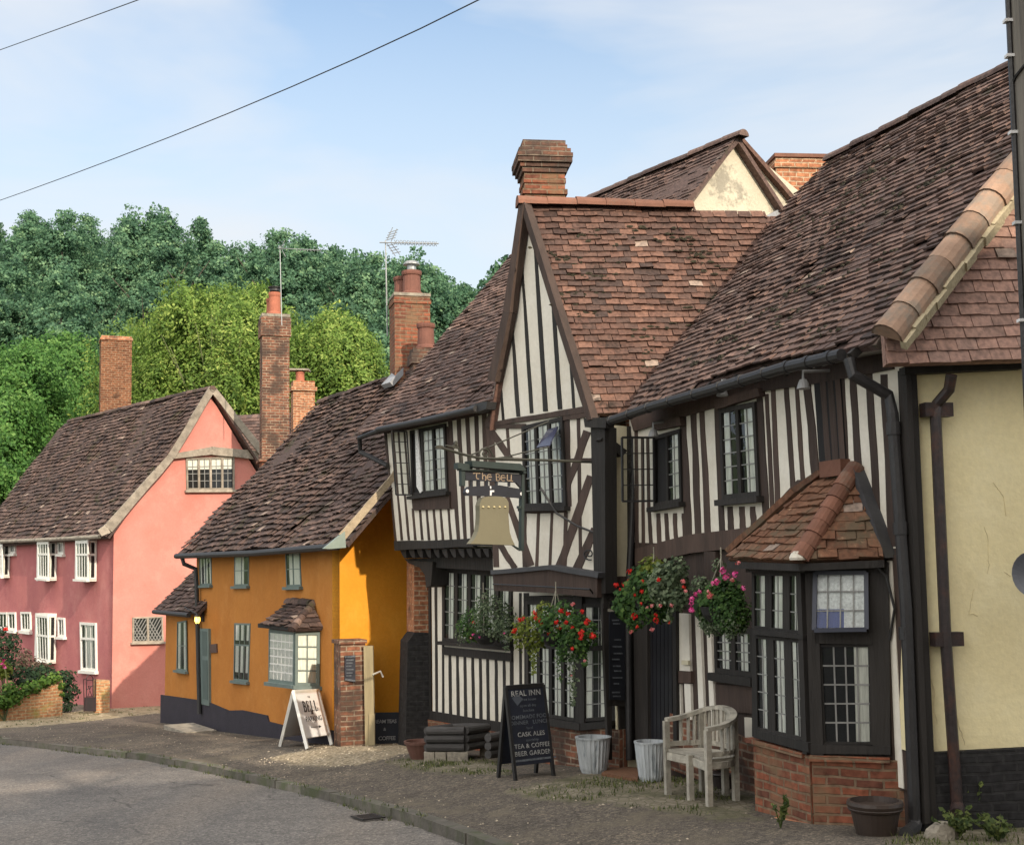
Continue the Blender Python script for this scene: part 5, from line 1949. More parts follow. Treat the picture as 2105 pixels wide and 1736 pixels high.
# ---- hanging sign ------------------------------------------------------
so_ = GP.P(GP.a_at(1224), 0)
SP = Plane(xy(so_), (.839, .545))
sg = empty('pub_sign', SP.at(CS(800, 1200)), 'hanging bell shaped inn sign with gold lettering on a wrought iron bracket', 'sign')
mb = MB()
A_ = [SP.at(CS(*p)) for p in ((60, 205), (300, 280), (460, 322), (600, 352), (900, 362), (1190, 372), (1500, 380))]
A_.append(V((so_.x, so_.y, A_[-1].z)))
mb.tube(A_, .016, 6)
mb.tube([SP.at(CS(120, 175)), SP.at(CS(300, 215)), SP.at(CS(330, 290))], .011, 5)
sp3 = []
for i in range(22):
    t = i / 21 * 4.2 * math.pi / 1.6
    rr_ = 78 * (1 - i / 26)
    sp3.append(SP.at(CS(668 + math.cos(t + 2.6) * rr_, 285 + math.sin(t + 2.6) * rr_)))
mb.tube(sp3, .010, 5)
mb.tube([SP.at(CS(*p)) for p in ((480, 305), (590, 265), (625, 225), (690, 205), (740, 240), (790, 340))], .010, 5)
mb.tube([SP.at(CS(720, 200)), SP.at(CS(1180, 5)), SP.at(CS(1560, -160))], .008, 5)
mb.tube([SP.at(CS(1000, 325)), SP.at(CS(1180, 280)), SP.at(CS(1560, 200))], .008, 5)
mb.tube([SP.at(CS(800, 360)), SP.at(CS(960, 335)), SP.at(CS(1180, 380))], .010, 5)
# leaf shaped finial
for (x, y, a, b) in ((40, 195, 60, 26), (260, 190, 46, 30), (270, 150, 22, 40)):
    pts = [CS(x + a * math.cos(t * math.pi / 4), y + b * math.sin(t * math.pi / 4)) for t in range(8)]
    pxpoly(mb, SP, pts, -.012, .012)
mb.tube([SP.at(CS(340, 300)), SP.at(CS(345, 430))], .01, 5)
mb.tube([SP.at(CS(460, 322)), SP.at(CS(450, 470))], .014, 5)
mb.build('iron_bracket', plain('dark_olive_iron', (.028, .028, .02), .55, .3, 15), sg)
mb = MB()
dgreen = plain('dark_green_board', (.022, .034, .032), .5, .2, 8)
pxpoly(mb, SP, [CS(490, 385), CS(1170, 428), CS(1238, 500), CS(1240, 530), CS(500, 470)], -.06, .1)
pxpoly(mb, SP, [CS(345, 496), CS(1250, 540), CS(1252, 562), CS(345, 518)], -.05, .05)
pxpoly(mb, SP, [CS(296, 412), CS(500, 440), CS(500, 500), CS(296, 498)], -.05, .04)
pxpoly(mb, SP, [CS(345, 500), CS(398, 505), CS(398, 740), CS(350, 735)], -.03, .03)
pxpoly(mb, SP, [CS(1186, 560), CS(1222, 562), CS(1216, 1640), CS(1178, 1640)], -.03, .03)
pxpoly(mb, SP, [CS(1140, 1015), CS(1190, 1012), CS(1190, 1050), CS(1140, 1050)], -.02, .02)
pxpoly(mb, SP, [CS(1035, 1540), CS(1160, 1610), CS(1190, 1610), CS(1190, 1628), CS(1150, 1628)], -.02, .02)
mb.build('sign_frame', dgreen, sg)
mb = MB()
navy = plain('blue_black_board', (.014, .016, .024), .5, .2, 8)
pxpoly(mb, SP, [CS(398, 530), CS(1186, 575), CS(1186, 770), CS(1150, 740), CS(1110, 692), CS(700, 672), CS(405, 658)], -.018, .018)
for x in (478, 580, 690, 825, 1000):
    pxpoly(mb, SP, [CS(x, 655), CS(x + 26, 655), CS(x + 26, 745), CS(x, 745)], -.012, .012)
yk = [CS(402, 790), CS(440, 748), CS(640, 738), CS(880, 728), CS(1160, 780), CS(1208, 830), CS(1200, 890), CS(1170, 906), CS(900, 884), CS(400, 872), CS(388, 830)]
pxpoly(mb, SP, yk[::-1], -.02, .02)
mb.build('name_board', navy, sg)
mb = MB()
gold = plain('dull_gold_paint', (.33, .25, .175), .55, .2, 12)
ox, oy = SP.un(CS(785, 668), .021)
ex_, ey_ = SP.un(CS(1060, 684), .021)
kx = (ex_ - ox) / 275.0          # metres per crop pixel along the line
slope = (ey_ - oy) / (ex_ - ox)
def pl_sign(x, y):
    """x in crop px from 785, y in crop px up"""
    return SP.P(ox + x * kx, oy + x * kx * slope + y * kx * .80, .021)
ky = 1.0
W_ = 13
def S(pts):
    stroke(mb, pl_sign, [(a - 785, b) for a, b in pts], W_)
# uncial lettering: The Bell
S([(515, 92), (545, 100), (585, 97), (607, 100)]); S([(560, 96), (556, 40), (566, 20), (588, 18)])
S([(640, 112), (642, 16)]); S([(642, 62), (665, 78), (684, 66), (688, 20), (678, 4)])
S(arc(738, 52, 34, 40, 60, 300)); S([(708, 54), (765, 58)])
S([(828, 108), (832, 8)]); S(arc(838, 84, 36, 24, 90, -90)); S(arc(838, 34, 42, 27, 90, -90))
S(arc(925, 52, 32, 42, 60, 300)); S([(898, 54), (955, 58)])
S([(984, 106), (982, 30), (990, 16), (1008, 14)]); S([(1040, 104), (1036, 28), (1044, 12), (1058, 12)]); S([(990, 16), (1036, 20)])
mb.build('gold_lettering', gold, sg)
mb = MB()
bellp = [(700, 886), (640, 902), (612, 955), (596, 1010), (600, 1080), (598, 1180), (592, 1280), (575, 1370), (535, 1460), (470, 1542), (1090, 1562), (1045, 1470), (1018, 1380), (1006, 1250), (1000, 1130), (1006, 1060), (1000, 965), (968, 908), (900, 886), (800, 880)]
pxpoly(mb, SP, [CS(*p) for p in bellp], -.045, .045)
bell = mb.build('bell_board', plain('olive_gold_paint', (.15, .137, .088), .6, .08, 2.5, bump=.1), sg)
mb = MB()
for i, x in enumerate((645, 722, 800, 876, 952)):
    c = SP.at(CS(x, 1030), .05)
    mb.lathe(c, [(.001, .012), (.012, .006), (.014, -.006), (.001, -.012)], 8)
mb.build('stud_row', plain('pale_gold', (.5, .42, .22), .4, .2), bell)
mb = MB()
for q in ((425, 810), (1180, 848)):
    c = SP.un(CS(*q), .021)
    mb.prism(SP, [(c[0] + .02 * math.cos(t * math.pi / 6), c[1] + .02 * math.sin(t * math.pi / 6)) for t in range(12)], .018, .026)
pxpoly(mb, SP, [CS(740, 740), CS(758, 740), CS(760, 775), CS(744, 775)], .018, .024)
pxpoly(mb, SP, [CS(742, 798), CS(800, 798), CS(800, 822), CS(768, 822), CS(764, 872), CS(742, 872)], .018, .024)
mb.build('white_marks', plain('white_marks', (.7, .7, .7), .6), sg)

# ---- foliage makers ------------------------------------------------------
def leaf(mb, p, size, nrm_, r, asp=.6, fold=0.0):
    n = V(nrm_).normalized()
    u = n.cross(V((random.uniform(-1, 1), random.uniform(-1, 1), random.uniform(-1, 1))))
    if u.length < .1:
        u = n.cross(V((1, 0, 0)))
    u.normalize()
    w = n.cross(u)
    a, b = u * size / 2, w * size * asp / 2
    mb.poly([p - a, p - a * .2 - b, p + a, p - a * .2 + b], r=r)


def rv():
    while True:
        v = V((random.uniform(-1, 1), random.uniform(-1, 1), random.uniform(-1, 1)))
        if .05 < v.length < 1:
            return v


def flower(mb, c, rad, n=16, r0=.3, r1=1.0):
    for i in range(n):
        v = rv().normalized()
        leaf(mb, c + v * rad * random.uniform(.4, 1), rad * .95, v + rv() * .5, random.uniform(r0, r1), .9)


LEAF_G = leaf_mat('geranium_leaf', (.014, .036, .009), (.045, .11, .022), (.12, .20, .045))
LEAF_S = leaf_mat('silver_green_leaf', (.035, .055, .03), (.11, .155, .08), (.27, .32, .20))
LEAF_Y = leaf_mat('yellow_green_leaf', (.06, .09, .012), (.16, .2, .03), (.30, .33, .07))
RED = leaf_mat('red_petal', (.35, .008, .006), (.62, .015, .012), (.75, .06, .04), .2)
PINK = leaf_mat('pink_petal', (.45, .02, .14), (.75, .06, .30), (.85, .20, .45), .2)
SALMON = leaf_mat('salmon_petal', (.6, .08, .08), (.75, .2, .2), (.8, .4, .4), .2)


def basket(label, pl, n_, cpx, rx, rz, leaves, flowers, top, bowl=True, trail=(), bowl_px=None, group='flowering hanging baskets along the inn front'):
    c = pl.at(cpx, n_)
    t = empty('hanging_basket', c - V((0, 0, .3)), label, 'hanging basket', group)
    s = 2600 / c.y
    mb = MB()
    bz = bowl_px
    bc = pl.at(bz, n_) if bz else c - V((0, 0, .03))
    mb.lathe(bc, [(.001, -.16), (.09, -.145), (.15, -.08), (.175, 0), (.165, 0), (.14, -.07), (.001, -.12)], 18)
    mb.build('bowl', plain('black_bowl', (.012, .012, .012), .7, .3) if 'black_bowl' not in MATS else MATS['black_bowl'], t)
    mb = MB()
    tp = pl.at(top, n_)
    for k in range(3):
        a = k * 2.1 + .4
        mb.tube([tp, bc + V((.165 * math.cos(a), .165 * math.sin(a), 0))], .006, 5)
    mb.tube([tp, tp + V((0, 0, .1))], .007, 5)
    mb.build('chain', plain('pale_chain', (.3, .28, .22), .5) if 'pale_chain' not in MATS else MATS['pale_chain'], t)
    by = {}
    for (px, py, rpx, cnt, mat, size) in leaves:
        m_ = by.setdefault(mat, MB())
        q = pl.at((px, py), n_)
        rad = rpx / s
        size *= .78
        for i in range(int(cnt * 1.5)):
            v = rv()
            v = v.normalized() * (v.length ** .6) * random.choice((1, 1, 1, 1.12, 1.2))
            p = q + V((v.x * rad, v.y * rad * .8, v.z * rad))
            leaf(m_, p, size * random.uniform(.6, 1.3), v * .8 + V((-.3, -.5, .6)) + rv() * .9, min(1, max(0, random.gauss(.45, .25))), random.uniform(.5, .9))
    for (px, py, L, cnt, mat, size) in trail:
        m_ = by.setdefault(mat, MB())
        for i in range(cnt):
            z = random.random()
            q = pl.at((px + random.gauss(0, 7) * (1 - z * .6), py + L * z), n_ + random.uniform(-.1, .1))
            leaf(m_, q, size * random.uniform(.5, 1.2), V((-.3, -.6, .2)) + rv() * .9, random.random(), .6)
    for i, (mat, m_) in enumerate(by.items()):
        m_.build('foliage', mat, t)
    byf = {}
    for (px, py, rpx, mat) in flowers:
        m_ = byf.setdefault(mat, MB())
        flower(m_, pl.at((px, py), n_ + random.uniform(.12, .26)), rpx * .82 / s, 18)
    for mat, m_ in byf.items():
        m_.build('flowers', mat, t)
    return t


basket('hanging basket of silvery fuchsia foliage before the five light window', LW, .4, (1000, 1275), 0, 0,
       [(975, 1283, 34, 420, LEAF_G, .06), (1012, 1268, 42, 520, LEAF_S, .055), (1000, 1235, 22, 130, LEAF_S, .05), (955, 1296, 22, 140, LEAF_S, .05), (1036, 1290, 24, 200, LEAF_S, .05)],
       [(974, 1278, 5, RED), (972, 1303, 4, PINK), (985, 1308, 3, PINK), (1036, 1300, 3, PINK), (968, 1310, 3, SALMON)], (993, 1211), bowl_px=(998, 1300), trail=[(1040, 1300, 40, 40, LEAF_S, .04), (946, 1300, 26, 30, LEAF_S, .04)])
basket('wide hanging basket of red geraniums with yellow green trailing leaves under the gable', GP, .42, (1140, 1290), 0, 0,
       [(1088, 1300, 36, 460, LEAF_Y, .06), (1150, 1280, 42, 460, LEAF_G, .07), (1190, 1300, 34, 360, LEAF_G, .06), (1120, 1262, 26, 160, LEAF_Y, .06), (1172, 1330, 30, 260, LEAF_G, .05)],
       [C2(975, 620) + (9, RED), C2(1010, 548) + (7, RED), C2(1035, 540) + (6, RED), C2(1120, 500) + (7, RED), C2(1120, 535) + (6, RED), C2(1165, 560) + (9, RED), C2(1265, 565) + (7, RED), C2(1290, 597) + (7, RED), C2(1300, 485) + (7, RED), C2(1345, 505) + (6, RED), C2(1335, 565) + (6, RED), C2(1380, 440) + (6, SALMON), C2(1447, 488) + (7, RED), C2(1478, 562) + (9, RED), C2(1440, 640) + (10, RED), C2(1440, 670) + (7, RED), C2(1520, 655) + (9, RED), C2(1378, 598) + (5, RED), C2(1215, 640) + (6, RED), C2(1380, 748) + (6, RED), C2(1465, 832) + (4, SALMON), C2(1370, 935) + (3, SALMON)],
       (1142, 1212), bowl_px=(1140, 1300), trail=[(1096, 1325, 60, 110, LEAF_Y, .05), (1178, 1340, 110, 150, LEAF_S, .045), (1150, 1330, 70, 60, LEAF_G, .045), (1200, 1320, 50, 70, LEAF_G, .05)])
basket('round hanging basket of red begonias left of the inn door', MP, .5, CF(560, 600), 0, 0,
       [CF(320, 760) + (34, 420, LEAF_G, .085), CF(600, 520) + (44, 560, LEAF_G, .08), CF(850, 480) + (40, 480, LEAF_S, .075), CF(650, 780) + (36, 300, LEAF_G, .07), CF(620, 260) + (24, 130, LEAF_Y, .07), CF(980, 250) + (20, 110, LEAF_S, .06), CF(960, 690) + (24, 170, LEAF_S, .06), CF(400, 1000) + (20, 90, LEAF_G, .06)],
       [CF(310, 310) + (8, RED), CF(125, 500) + (8, RED), CF(240, 490) + (8, RED), CF(305, 440) + (6, RED), CF(180, 560) + (4, RED), CF(495, 440) + (5, RED), CF(725, 425) + (6, RED), CF(485, 590) + (6, RED), CF(395, 635) + (6, RED), CF(1070, 450) + (6, SALMON), CF(1075, 530) + (5, RED), CF(1100, 585) + (5, SALMON), CF(380, 945) + (9, RED), CF(685, 920) + (5, RED), CF(680, 1000) + (8, RED), CF(420, 1090) + (5, RED), CF(335, 1160) + (6, SALMON), CF(630, 790) + (6, SALMON), CF(560, 815) + (4, SALMON), CF(745, 795) + (5, SALMON), CF(900, 785) + (5, SALMON), CF(630, 1120) + (6, SALMON), CF(480, 760) + (4, RED), CF(870, 1030) + (4, RED)],
       CF(655, 100), bowl_px=CF(600, 700), trail=[CF(870, 850) + (28, 40, LEAF_S, .06), CF(330, 1000) + (24, 50, LEAF_G, .05)])
basket('hanging basket of bright pink geraniums beside the tiled bay window', MP, .55, CF(1580, 740), 0, 0,
       [CF(1480, 800) + (34, 560, LEAF_G, .075), CF(1650, 640) + (36, 420, LEAF_G, .075), CF(1750, 900) + (38, 640, LEAF_G, .05), CF(1500, 1000) + (30, 420, LEAF_S, .04), CF(1780, 1010) + (32, 200, LEAF_S, .035), CF(1300, 500) + (18, 120, LEAF_S, .05), CF(1560, 230) + (14, 40, LEAF_S, .05)],
       [CF(1620, 295) + (9, PINK), CF(1680, 390) + (9, PINK), CF(1545, 460) + (9, PINK), CF(1495, 470) + (7, PINK), CF(1800, 350) + (8, PINK), CF(1760, 430) + (6, SALMON), CF(1845, 190) + (7, SALMON), CF(1920, 545) + (7, PINK), CF(1445, 645) + (9, SALMON), CF(1300, 590) + (6, PINK), CF(1240, 630) + (6, PINK), CF(1190, 690) + (8, PINK), CF(1185, 760) + (7, PINK), CF(1180, 850) + (9, PINK), CF(1250, 870) + (5, SALMON), CF(1420, 590) + (5, SALMON)],
       CF(1600, 120), bowl_px=CF(1560, 800), trail=[CF(1720, 1080) + (30, 70, LEAF_S, .035), CF(1420, 1060) + (20, 60, LEAF_S, .035)])

# ---- chalk board A frame ---------------------------------------------------
def a_board(label, name, cat, FLp, FRp, BLp, BRp, htop, frame_m, panel_m, pw=.045, leg=.16, rail=True):
    FL_, FR_, BL_ = ground(*FLp), ground(*FRp), ground(*BLp)
    BR_x = FR_ + (BL_ - FL_)
    BR_x.z = g(BR_x.x, BR_x.y)
    mid_l, mid_r = (FL_ + BL_) / 2, (FR_ + BR_x) / 2
    T0, T1 = mid_l + V((0, 0, htop)), mid_r + V((0, 0, htop))
    t = empty(name, (mid_l + mid_r) / 2, label, cat)
    ins = (T1 - T0).normalized()
    mb = MB()
    fr_up = (FL_ - T0).cross(ins).normalized()
    for a, b in ((FL_, T0), (FR_, T1), (BL_, T0), (BR_x, T1)):
        mb.bar(a, b, pw, pw * .7, up=ins)
    mb.bar(T0, T1, pw, pw)
    mb.build('frame', frame_m, t)
    def face(a, b, s0, s1, off):
        n = (b - a).cross(T1 - a).normalized()
        if n.y > 0 and a is FL_:
            n = -n
        def place(s, q):
            return a.lerp(b, s).lerp(T0.lerp(T1, s), q) + n * off
        return place
    out_ = []
    for nm, a, b, sg_ in (('front_panel', FL_, FR_, 1), ('rear_panel', BL_, BR_x, -1)):
        mb = MB()
        n = (b - a).cross(T0 - a).normalized()
        def place(s, q, o=0.0, a=a, b=b, n=n):
            return a.lerp(b, s).lerp(T0.lerp(T1, s), q) + n * o
        c = [place(.02, leg), place(.98, leg), place(.98, .985), place(.02, .985)]
        mb.hexa([k - n * .012 for k in c], [k + n * .012 for k in c])
        if rail:
            mb.bar(place(.0, leg), place(1, leg), pw * .8, pw * .8, up=n)
        out_.append((mb.build(nm, panel_m, t), place, (b - a).length, (T0 - a).length))
    return t, out_


black_fr = plain('black_paint_frame', (.018, .017, .018), .45, .3, 12)
chalkb = plain('chalk_board', (.010, .013, .024), .55, .4, 5)
cb_t, cb_f = a_board('tall black chalk board on legs listing ales and food in front of the inn', 'chalk_board', 'chalkboard', CB_(1400, 1375), CB_(1935, 1315), CB_(1160, 1335), None, 1.0, black_fr, chalkb, leg=.17)
pn, place, wd_p, ht_p = cb_f[0]
chalk = plain('chalk', (.30, .30, .29), .9, .5, 30)
chalk2 = plain('faint_chalk', (.10, .11, .125), .9, .5, 30)
def on_panel(place, wd, ht, cx, cy):
    # sign of the panel normal seen from the camera
    n0 = place(.5, .5, 1) - place(.5, .5, 0)
    sgn = 1 if n0.dot(-place(.5, .5)) > 0 else -1
    return lambda x, y: place(cx + x / wd, cy + y / ht, sgn * .0155)
mb, mb2 = MB(), MB()
lines = [('REAL INN', .5, .895, .062, mb), ('free house', .56, .84, .03, mb2), ('open all day', .52, .775, .03, mb2), ('lunches', .52, .72, .032, mb2), ('HOMEMADE FOOD', .52, .645, .044, mb2), ('DINNER   LUNCH', .52, .585, .044, mb2), ('local', .5, .53, .03, mb2), ('CASK ALES', .52, .455, .05, mb), ('speciality', .53, .40, .03, mb2), ('TEA & COFFEE', .52, .33, .05, mb), ('BEER GARDEN', .53, .25, .052, mb)]
for s, cx, cy, h, m_ in lines:
    text_mesh(m_, s, on_panel(place, wd_p, ht_p, cx, cy), h, 1.05, .012)
pf = on_panel(place, wd_p, ht_p, .52, .2)
stroke(mb2, pf, [(-.28, .0), (.28, .004)], .022)
mb.build('chalk_writing', chalk, cb_t)
mb2.build('faint_writing', chalk2, cb_t)
mb = MB()
pf = on_panel(place, wd_p, ht_p, .26, .86)
mb.poly([pf(-.07, .02), pf(-.01, -.07), pf(.07, .0), pf(.01, .06)])
mb.build('paper_note', plain('grey_blue_paper', (.07, .08, .10), .8), cb_t)

# ---- white parking A board -------------------------------------------------
wb_t, wb_f = a_board('white A board lettered for parking with an arrow beside the orange cottage', 'parking_board', 'A-board', CW(625, 1118), CW(1035, 1050), CW(165, 1075), None, .84, M['white_paint'], plain('white_board_face', (.68, .69, .70), .45, .04, 4), pw=.05, leg=.2)
pn, place, wd_p, ht_p = wb_f[0]
ink = plain('sign_ink', (.022, .026, .035), .6)
mb = MB()
text_mesh(mb, 'THE', on_panel(place, wd_p, ht_p, .52, .87), .035, 1.0, .01)
_bt = on_panel(place, wd_p, ht_p, .5, .63)
bt = lambda x, y: _bt(x * 1.38, y * 1.2)
TK, TN = .026, .010
def gl_(x0, kind, w=.078, h=.145):
    def q(pts, wd_):
        stroke(mb, bt, [(x0 + a * w, b * h) for a, b in pts], wd_)
    if kind == 'B':
        q([(.2, 0), (.2, 1)], TK)
        q([(0, .03), (.55, .03)], TN); q([(0, .97), (.5, .97)], TN); q([(.2, .52), (.6, .52)], TN)
        q(arc(.45, .75, .34, .23, 88, -88), TK * .8)
        q(arc(.5, .27, .42, .25, 88, -88), TK * .8)
    if kind in 'EL':
        q([(.2, 0), (.2, 1)], TK)
        q([(0, .03), (.9, .03)], TN); q([(.88, 0), (.92, .25)], TN)
        q([(0, .97), (.42, .97)], TN)
    if kind == 'E':
        q([(0, .97), (.86, .97)], TN); q([(.84, 1), (.88, .78)], TN); q([(.2, .52), (.6, .52)], TN); q([(.6, .4), (.6, .64)], TN)
for i, ch_ in enumerate('BELL'):
    gl_(-.195 + i * .10, ch_)
bp_ = on_panel(place, wd_p, ht_p, .5, .575)
mb.poly([bp_(*q) for q in ((-.05, 0), (.05, 0), (.032, .02), (.025, .05), (.008, .066), (-.008, .066), (-.025, .05), (-.032, .02))])
_pk = on_panel(place, wd_p, ht_p, .52, .455)
pk = lambda x, y: _pk(x * 1.55, y * 1.3)
text_mesh(mb, 'PARKING', pk, .068, .98, .012)
text_mesh(mb, 'ONLY', on_panel(place, wd_p, ht_p, .52, .42), .022, 1.0, .006)
_ar = on_panel(place, wd_p, ht_p, .52, .345)
ar = lambda x, y: _ar(x * 1.3, y * 1.2)
stroke(mb, ar, [(-.14, 0), (.1, 0)], .008)
mb.poly([ar(.08, -.022), ar(.15, 0), ar(.08, .022)])
stroke(mb, ar, [(-.14, 0), (-.125, .015)], .007)
mb.build('black_lettering', ink, wb_t)

# ---- small black board behind the gate post ----------------------------------
b0 = ground(*CW(1700, 862)); b1 = ground(*CW(2095, 830))
b0 = V((-.1112 * 20.1, 20.1, g(-2.23, 20.1)))
b1 = V((-.0916 * 20.2, 20.2, g(-1.85, 20.2)))
up = V((0, .12, .47))
t = empty('cream_tea_board', (b0 + b1) / 2, 'small black board offering teas and coffee behind the gate post', 'sign board')
mb = MB()
dn = V((0, .02, 0))
mb.hexa([b0, b1, b1 + up, b0 + up], [k + dn for k in (b0, b1, b1 + up, b0 + up)])
mb.build('board', chalkb, t)
mb = MB()
L_ = (b1 - b0).length
def pb(cx, cy):
    return lambda x, y: b0.lerp(b1, cx + x / L_) + up * (cy + y / .485) + V((0, -.006, 0))
text_mesh(mb, 'CREAM TEAS', pb(.40, .66), .058, .85, .012)
text_mesh(mb, '&', pb(.44, .42), .05, 1, .012)
text_mesh(mb, 'COFFEE', pb(.54, .12), .062, .9, .012)
mb.build('writing', plain('pale_writing', (.33, .33, .33), .8, .3, 30), t)

# ---- gate pier with post -------------------------------------------------------
gp0 = V((-.1262 * 19.55, 19.55, g(-2.47, 19.55)))
PI = Plane((gp0.x, gp0.y), (.93, .37))
hp = PI.un((724, 1322))[1]
t = empty('gate_pier', gp0, 'worn red brick gate pier with a small framed notice at the cottage corner', 'pier')
mb = MB()
w2 = .225
aL_, aR_ = PI.a_at(699), PI.a_at(750)
mb.prism(PI, [(aL_, gp0.z - .2), (aR_, gp0.z - .2), (aR_, hp), (aL_, hp)], -.42, 0, back=True)
mb.prism(PI, [(aL_ - .03, hp + .002), (aR_ + .02, hp + .002), (aR_ + .02, hp + .06), (aL_ - .03, hp + .06)], -.45, .03, back=True)
mb.build('brickwork', M['brick_dark'], t)
mb = MB()
pxpoly(mb, PI, [LB(1040, 1250), LB(1095, 1246), LB(1095, 1386), LB(1040, 1376)], 0, .03)
nb = mb.build('framed_notice', chalkb, t)
mb = MB()
for (a, b, c, d) in (((1040, 1250), (1095, 1246), (1095, 1256), (1040, 1260)), ((1040, 1366), (1095, 1376), (1095, 1386), (1040, 1376))):
    pxpoly(mb, PI, [LB(*a), LB(*b), LB(*c), LB(*d)], .03, .04)
for i, y in enumerate((1268, 1284, 1300, 1318, 1336, 1350)):
    pxpoly(mb, PI, [LB(1048, y), LB(1086 - (i % 3) * 6, y - 1), LB(1086 - (i % 3) * 6, y + 5), LB(1048, y + 6)], .03, .034)
mb.build('faint_writing', chalk2, nb)
mb = MB()
ps = V((-.1135 * 19.6, 19.6, g(-2.22, 19.6)))
PO = Plane((ps.x, ps.y), (.93, .37))
zt = PO.un((757, 1326))[1]
mb.bar(V((ps.x, ps.y, ps.z - .2)), V((ps.x - .02, ps.y, zt)), .14, .13, up=(0, 1, 0))
mb.bar(V((ps.x + .03, ps.y - .02, ps.z + .02)), V((ps.x + .03, ps.y - .02, ps.z + .48)), .09, .13, up=(0, 1, 0))
gpost = mb.build('gate_post', plain('pale_bare_wood', (.30, .25, .15), .9, .25, 8, bump=.5, stretch=(1, 1, .12)), None)
tag(gpost, 'pale weathered wooden gate post against the brick pier', 'gate post')
ORIG[gpost.name] = gpost.location.copy()
mb = MB()
h_ = PO.at((766, 1385), .08)
mb.tube([h_, h_ + V((.12, -.02, .05)), h_ + V((.16, -.02, -.04))], .016, 6)
mb.build('latch', plain('pale_latch', (.4, .38, .33), .5), gpost)

# ---- log planter, tub ---------------------------------------------------------
def log(mb, a, b, r):
    mb.tube([a, a.lerp(b, .5) + V((0, 0, random.uniform(-.004, .004))), b], [r, r * 1.03, r], 10)
p0, p1, p2 = ground(878, 1562), ground(955, 1562), ground(1003, 1553)
logm = plain('grey_black_log', (.05, .047, .046), .8, .35, 8, bump=.4, stretch=(.3, .3, 2), rnd=.2)
t = empty('log_planter', (p0 + p1) / 2, 'low planter of stacked dark logs on blocks in front of the inn', 'planter')
mb = MB()
for k in range(3):
    z = V((0, 0, .17 + k * .105))
    log(mb, p0 + z, p1 + z, .053)
    log(mb, p1 + z + (p2 - p1) * .04, p2 + z + V((0, 0, 0)), .053)
    q = p0 + (p2 - p1)
    log(mb, q + z, p2 + z, .053)
    log(mb, p0 + z, q + z, .053)
mb.build('log_sides', logm, t)
mb = MB()
q = p0 + (p2 - p1)
mb.poly([k + V((0, 0, .40)) for k in (p0, p1, p2, q)])
mb.build('soil', plain('dark_soil', (.03, .022, .015), .95, .4, 12, bump=.5), t)
mb = MB()
for f in (.06, .36, .68, .95):
    c = p0.lerp(p1, f)
    mb.box(c + V((0, 0, .05)), (p1 - p0).normalized() * .07, V((0, .07, 0)), V((0, 0, .065)))
mb.box(p2 + V((-.05, 0, .05)), V((.06, 0, 0)), V((0, .07, 0)), V((0, 0, .065)))
mb.build('blocks', M['slab_stone'], t)
p0, p1 = ground(1003, 1566), ground(1068, 1556)
t = empty('second_log_planter', p0, 'dark log planter half hidden behind the tall chalk board', 'planter')
t.name = 'log_planter.001'; ORIG['log_planter.001'] = p0
mb = MB()
for k in range(3):
    z = V((0, 0, .1 + k * .105))
    log(mb, p0 + z, p1 + z, .053)
    log(mb, p0 + z, p0 + z + V((.35, .5, 0)), .053)
    log(mb, p1 + z, p1 + z + V((.35, .5, 0)), .053)
mb.build('log_sides', logm, t)
mb = MB()
mb.poly([p0 + V((0, 0, .33)), p1 + V((0, 0, .33)), p1 + V((.35, .5, .33)), p0 + V((.35, .5, .33))])
mb.build('soil', MATS['dark_soil'], t)
c = ground(864, 1558)
mb = MB()
mb.lathe(c, [(.001, 0), (.13, 0), (.20, .2), (.215, .2), (.22, .235), (.19, .235), (.18, .17), (.001, .16)], 20)
tag(mb.build('plant_tub', plain('brown_terracotta', (.12, .055, .04), .7, .2, 6, bump=.2), None, smooth=False), 'empty brown terracotta tub beside the log planter', 'plant pot')

# ---- ribbed pots ----------------------------------------------------------------
ribm = plain('bluish_white_glaze', (.42, .45, .47), .55, .25, 5, bump=.3, c2=(.22, .25, .27), c2scale=7, c2lo=.52, c2hi=.62, stretch=(3, 3, .4))
for (px, py, rt, h, lab) in ((1220, 1588, .195, .41, 'ribbed white pot between the chalk board and door'), (1338, 1605, .165, .42, 'ribbed white pot close to the end of the wooden bench')):
    c = ground(px, py)
    t = empty('ribbed_pot', c, lab, 'plant pot', 'ribbed white pots by the inn door')
    mb = MB()
    seg = 72
    prof = [(.66, 0), (.78, .15), (.9, .55), (1.0, 1.0)]
    rings = []
    for (rr_, z) in prof:
        rings.append([c + V((rt * rr_ * (1 + .028 * math.cos(k * math.pi * 2 / seg * 24)) * math.cos(2 * math.pi * k / seg), rt * rr_ * (1 + .028 * math.cos(k * math.pi * 2 / seg * 24)) * math.sin(2 * math.pi * k / seg), h * z)) for k in range(seg)])
    for r0, r1 in zip(rings, rings[1:]):
        for k in range(seg):
            j = (k + 1) % seg
            mb.poly([r0[k], r0[j], r1[j], r1[k]], r=.5)
    mb.lathe(c, [(rt * 1.04, h - .02), (rt * 1.06, h), (rt * .9, h), (rt * .86, h - .08)], 36)
    mb.build('pot_body', ribm, t)
    mb = MB()
    mb.lathe(c, [(rt * .87, h - .07), (.001, h - .065)], 24)
    mb.build('soil', MATS['dark_soil'], t)
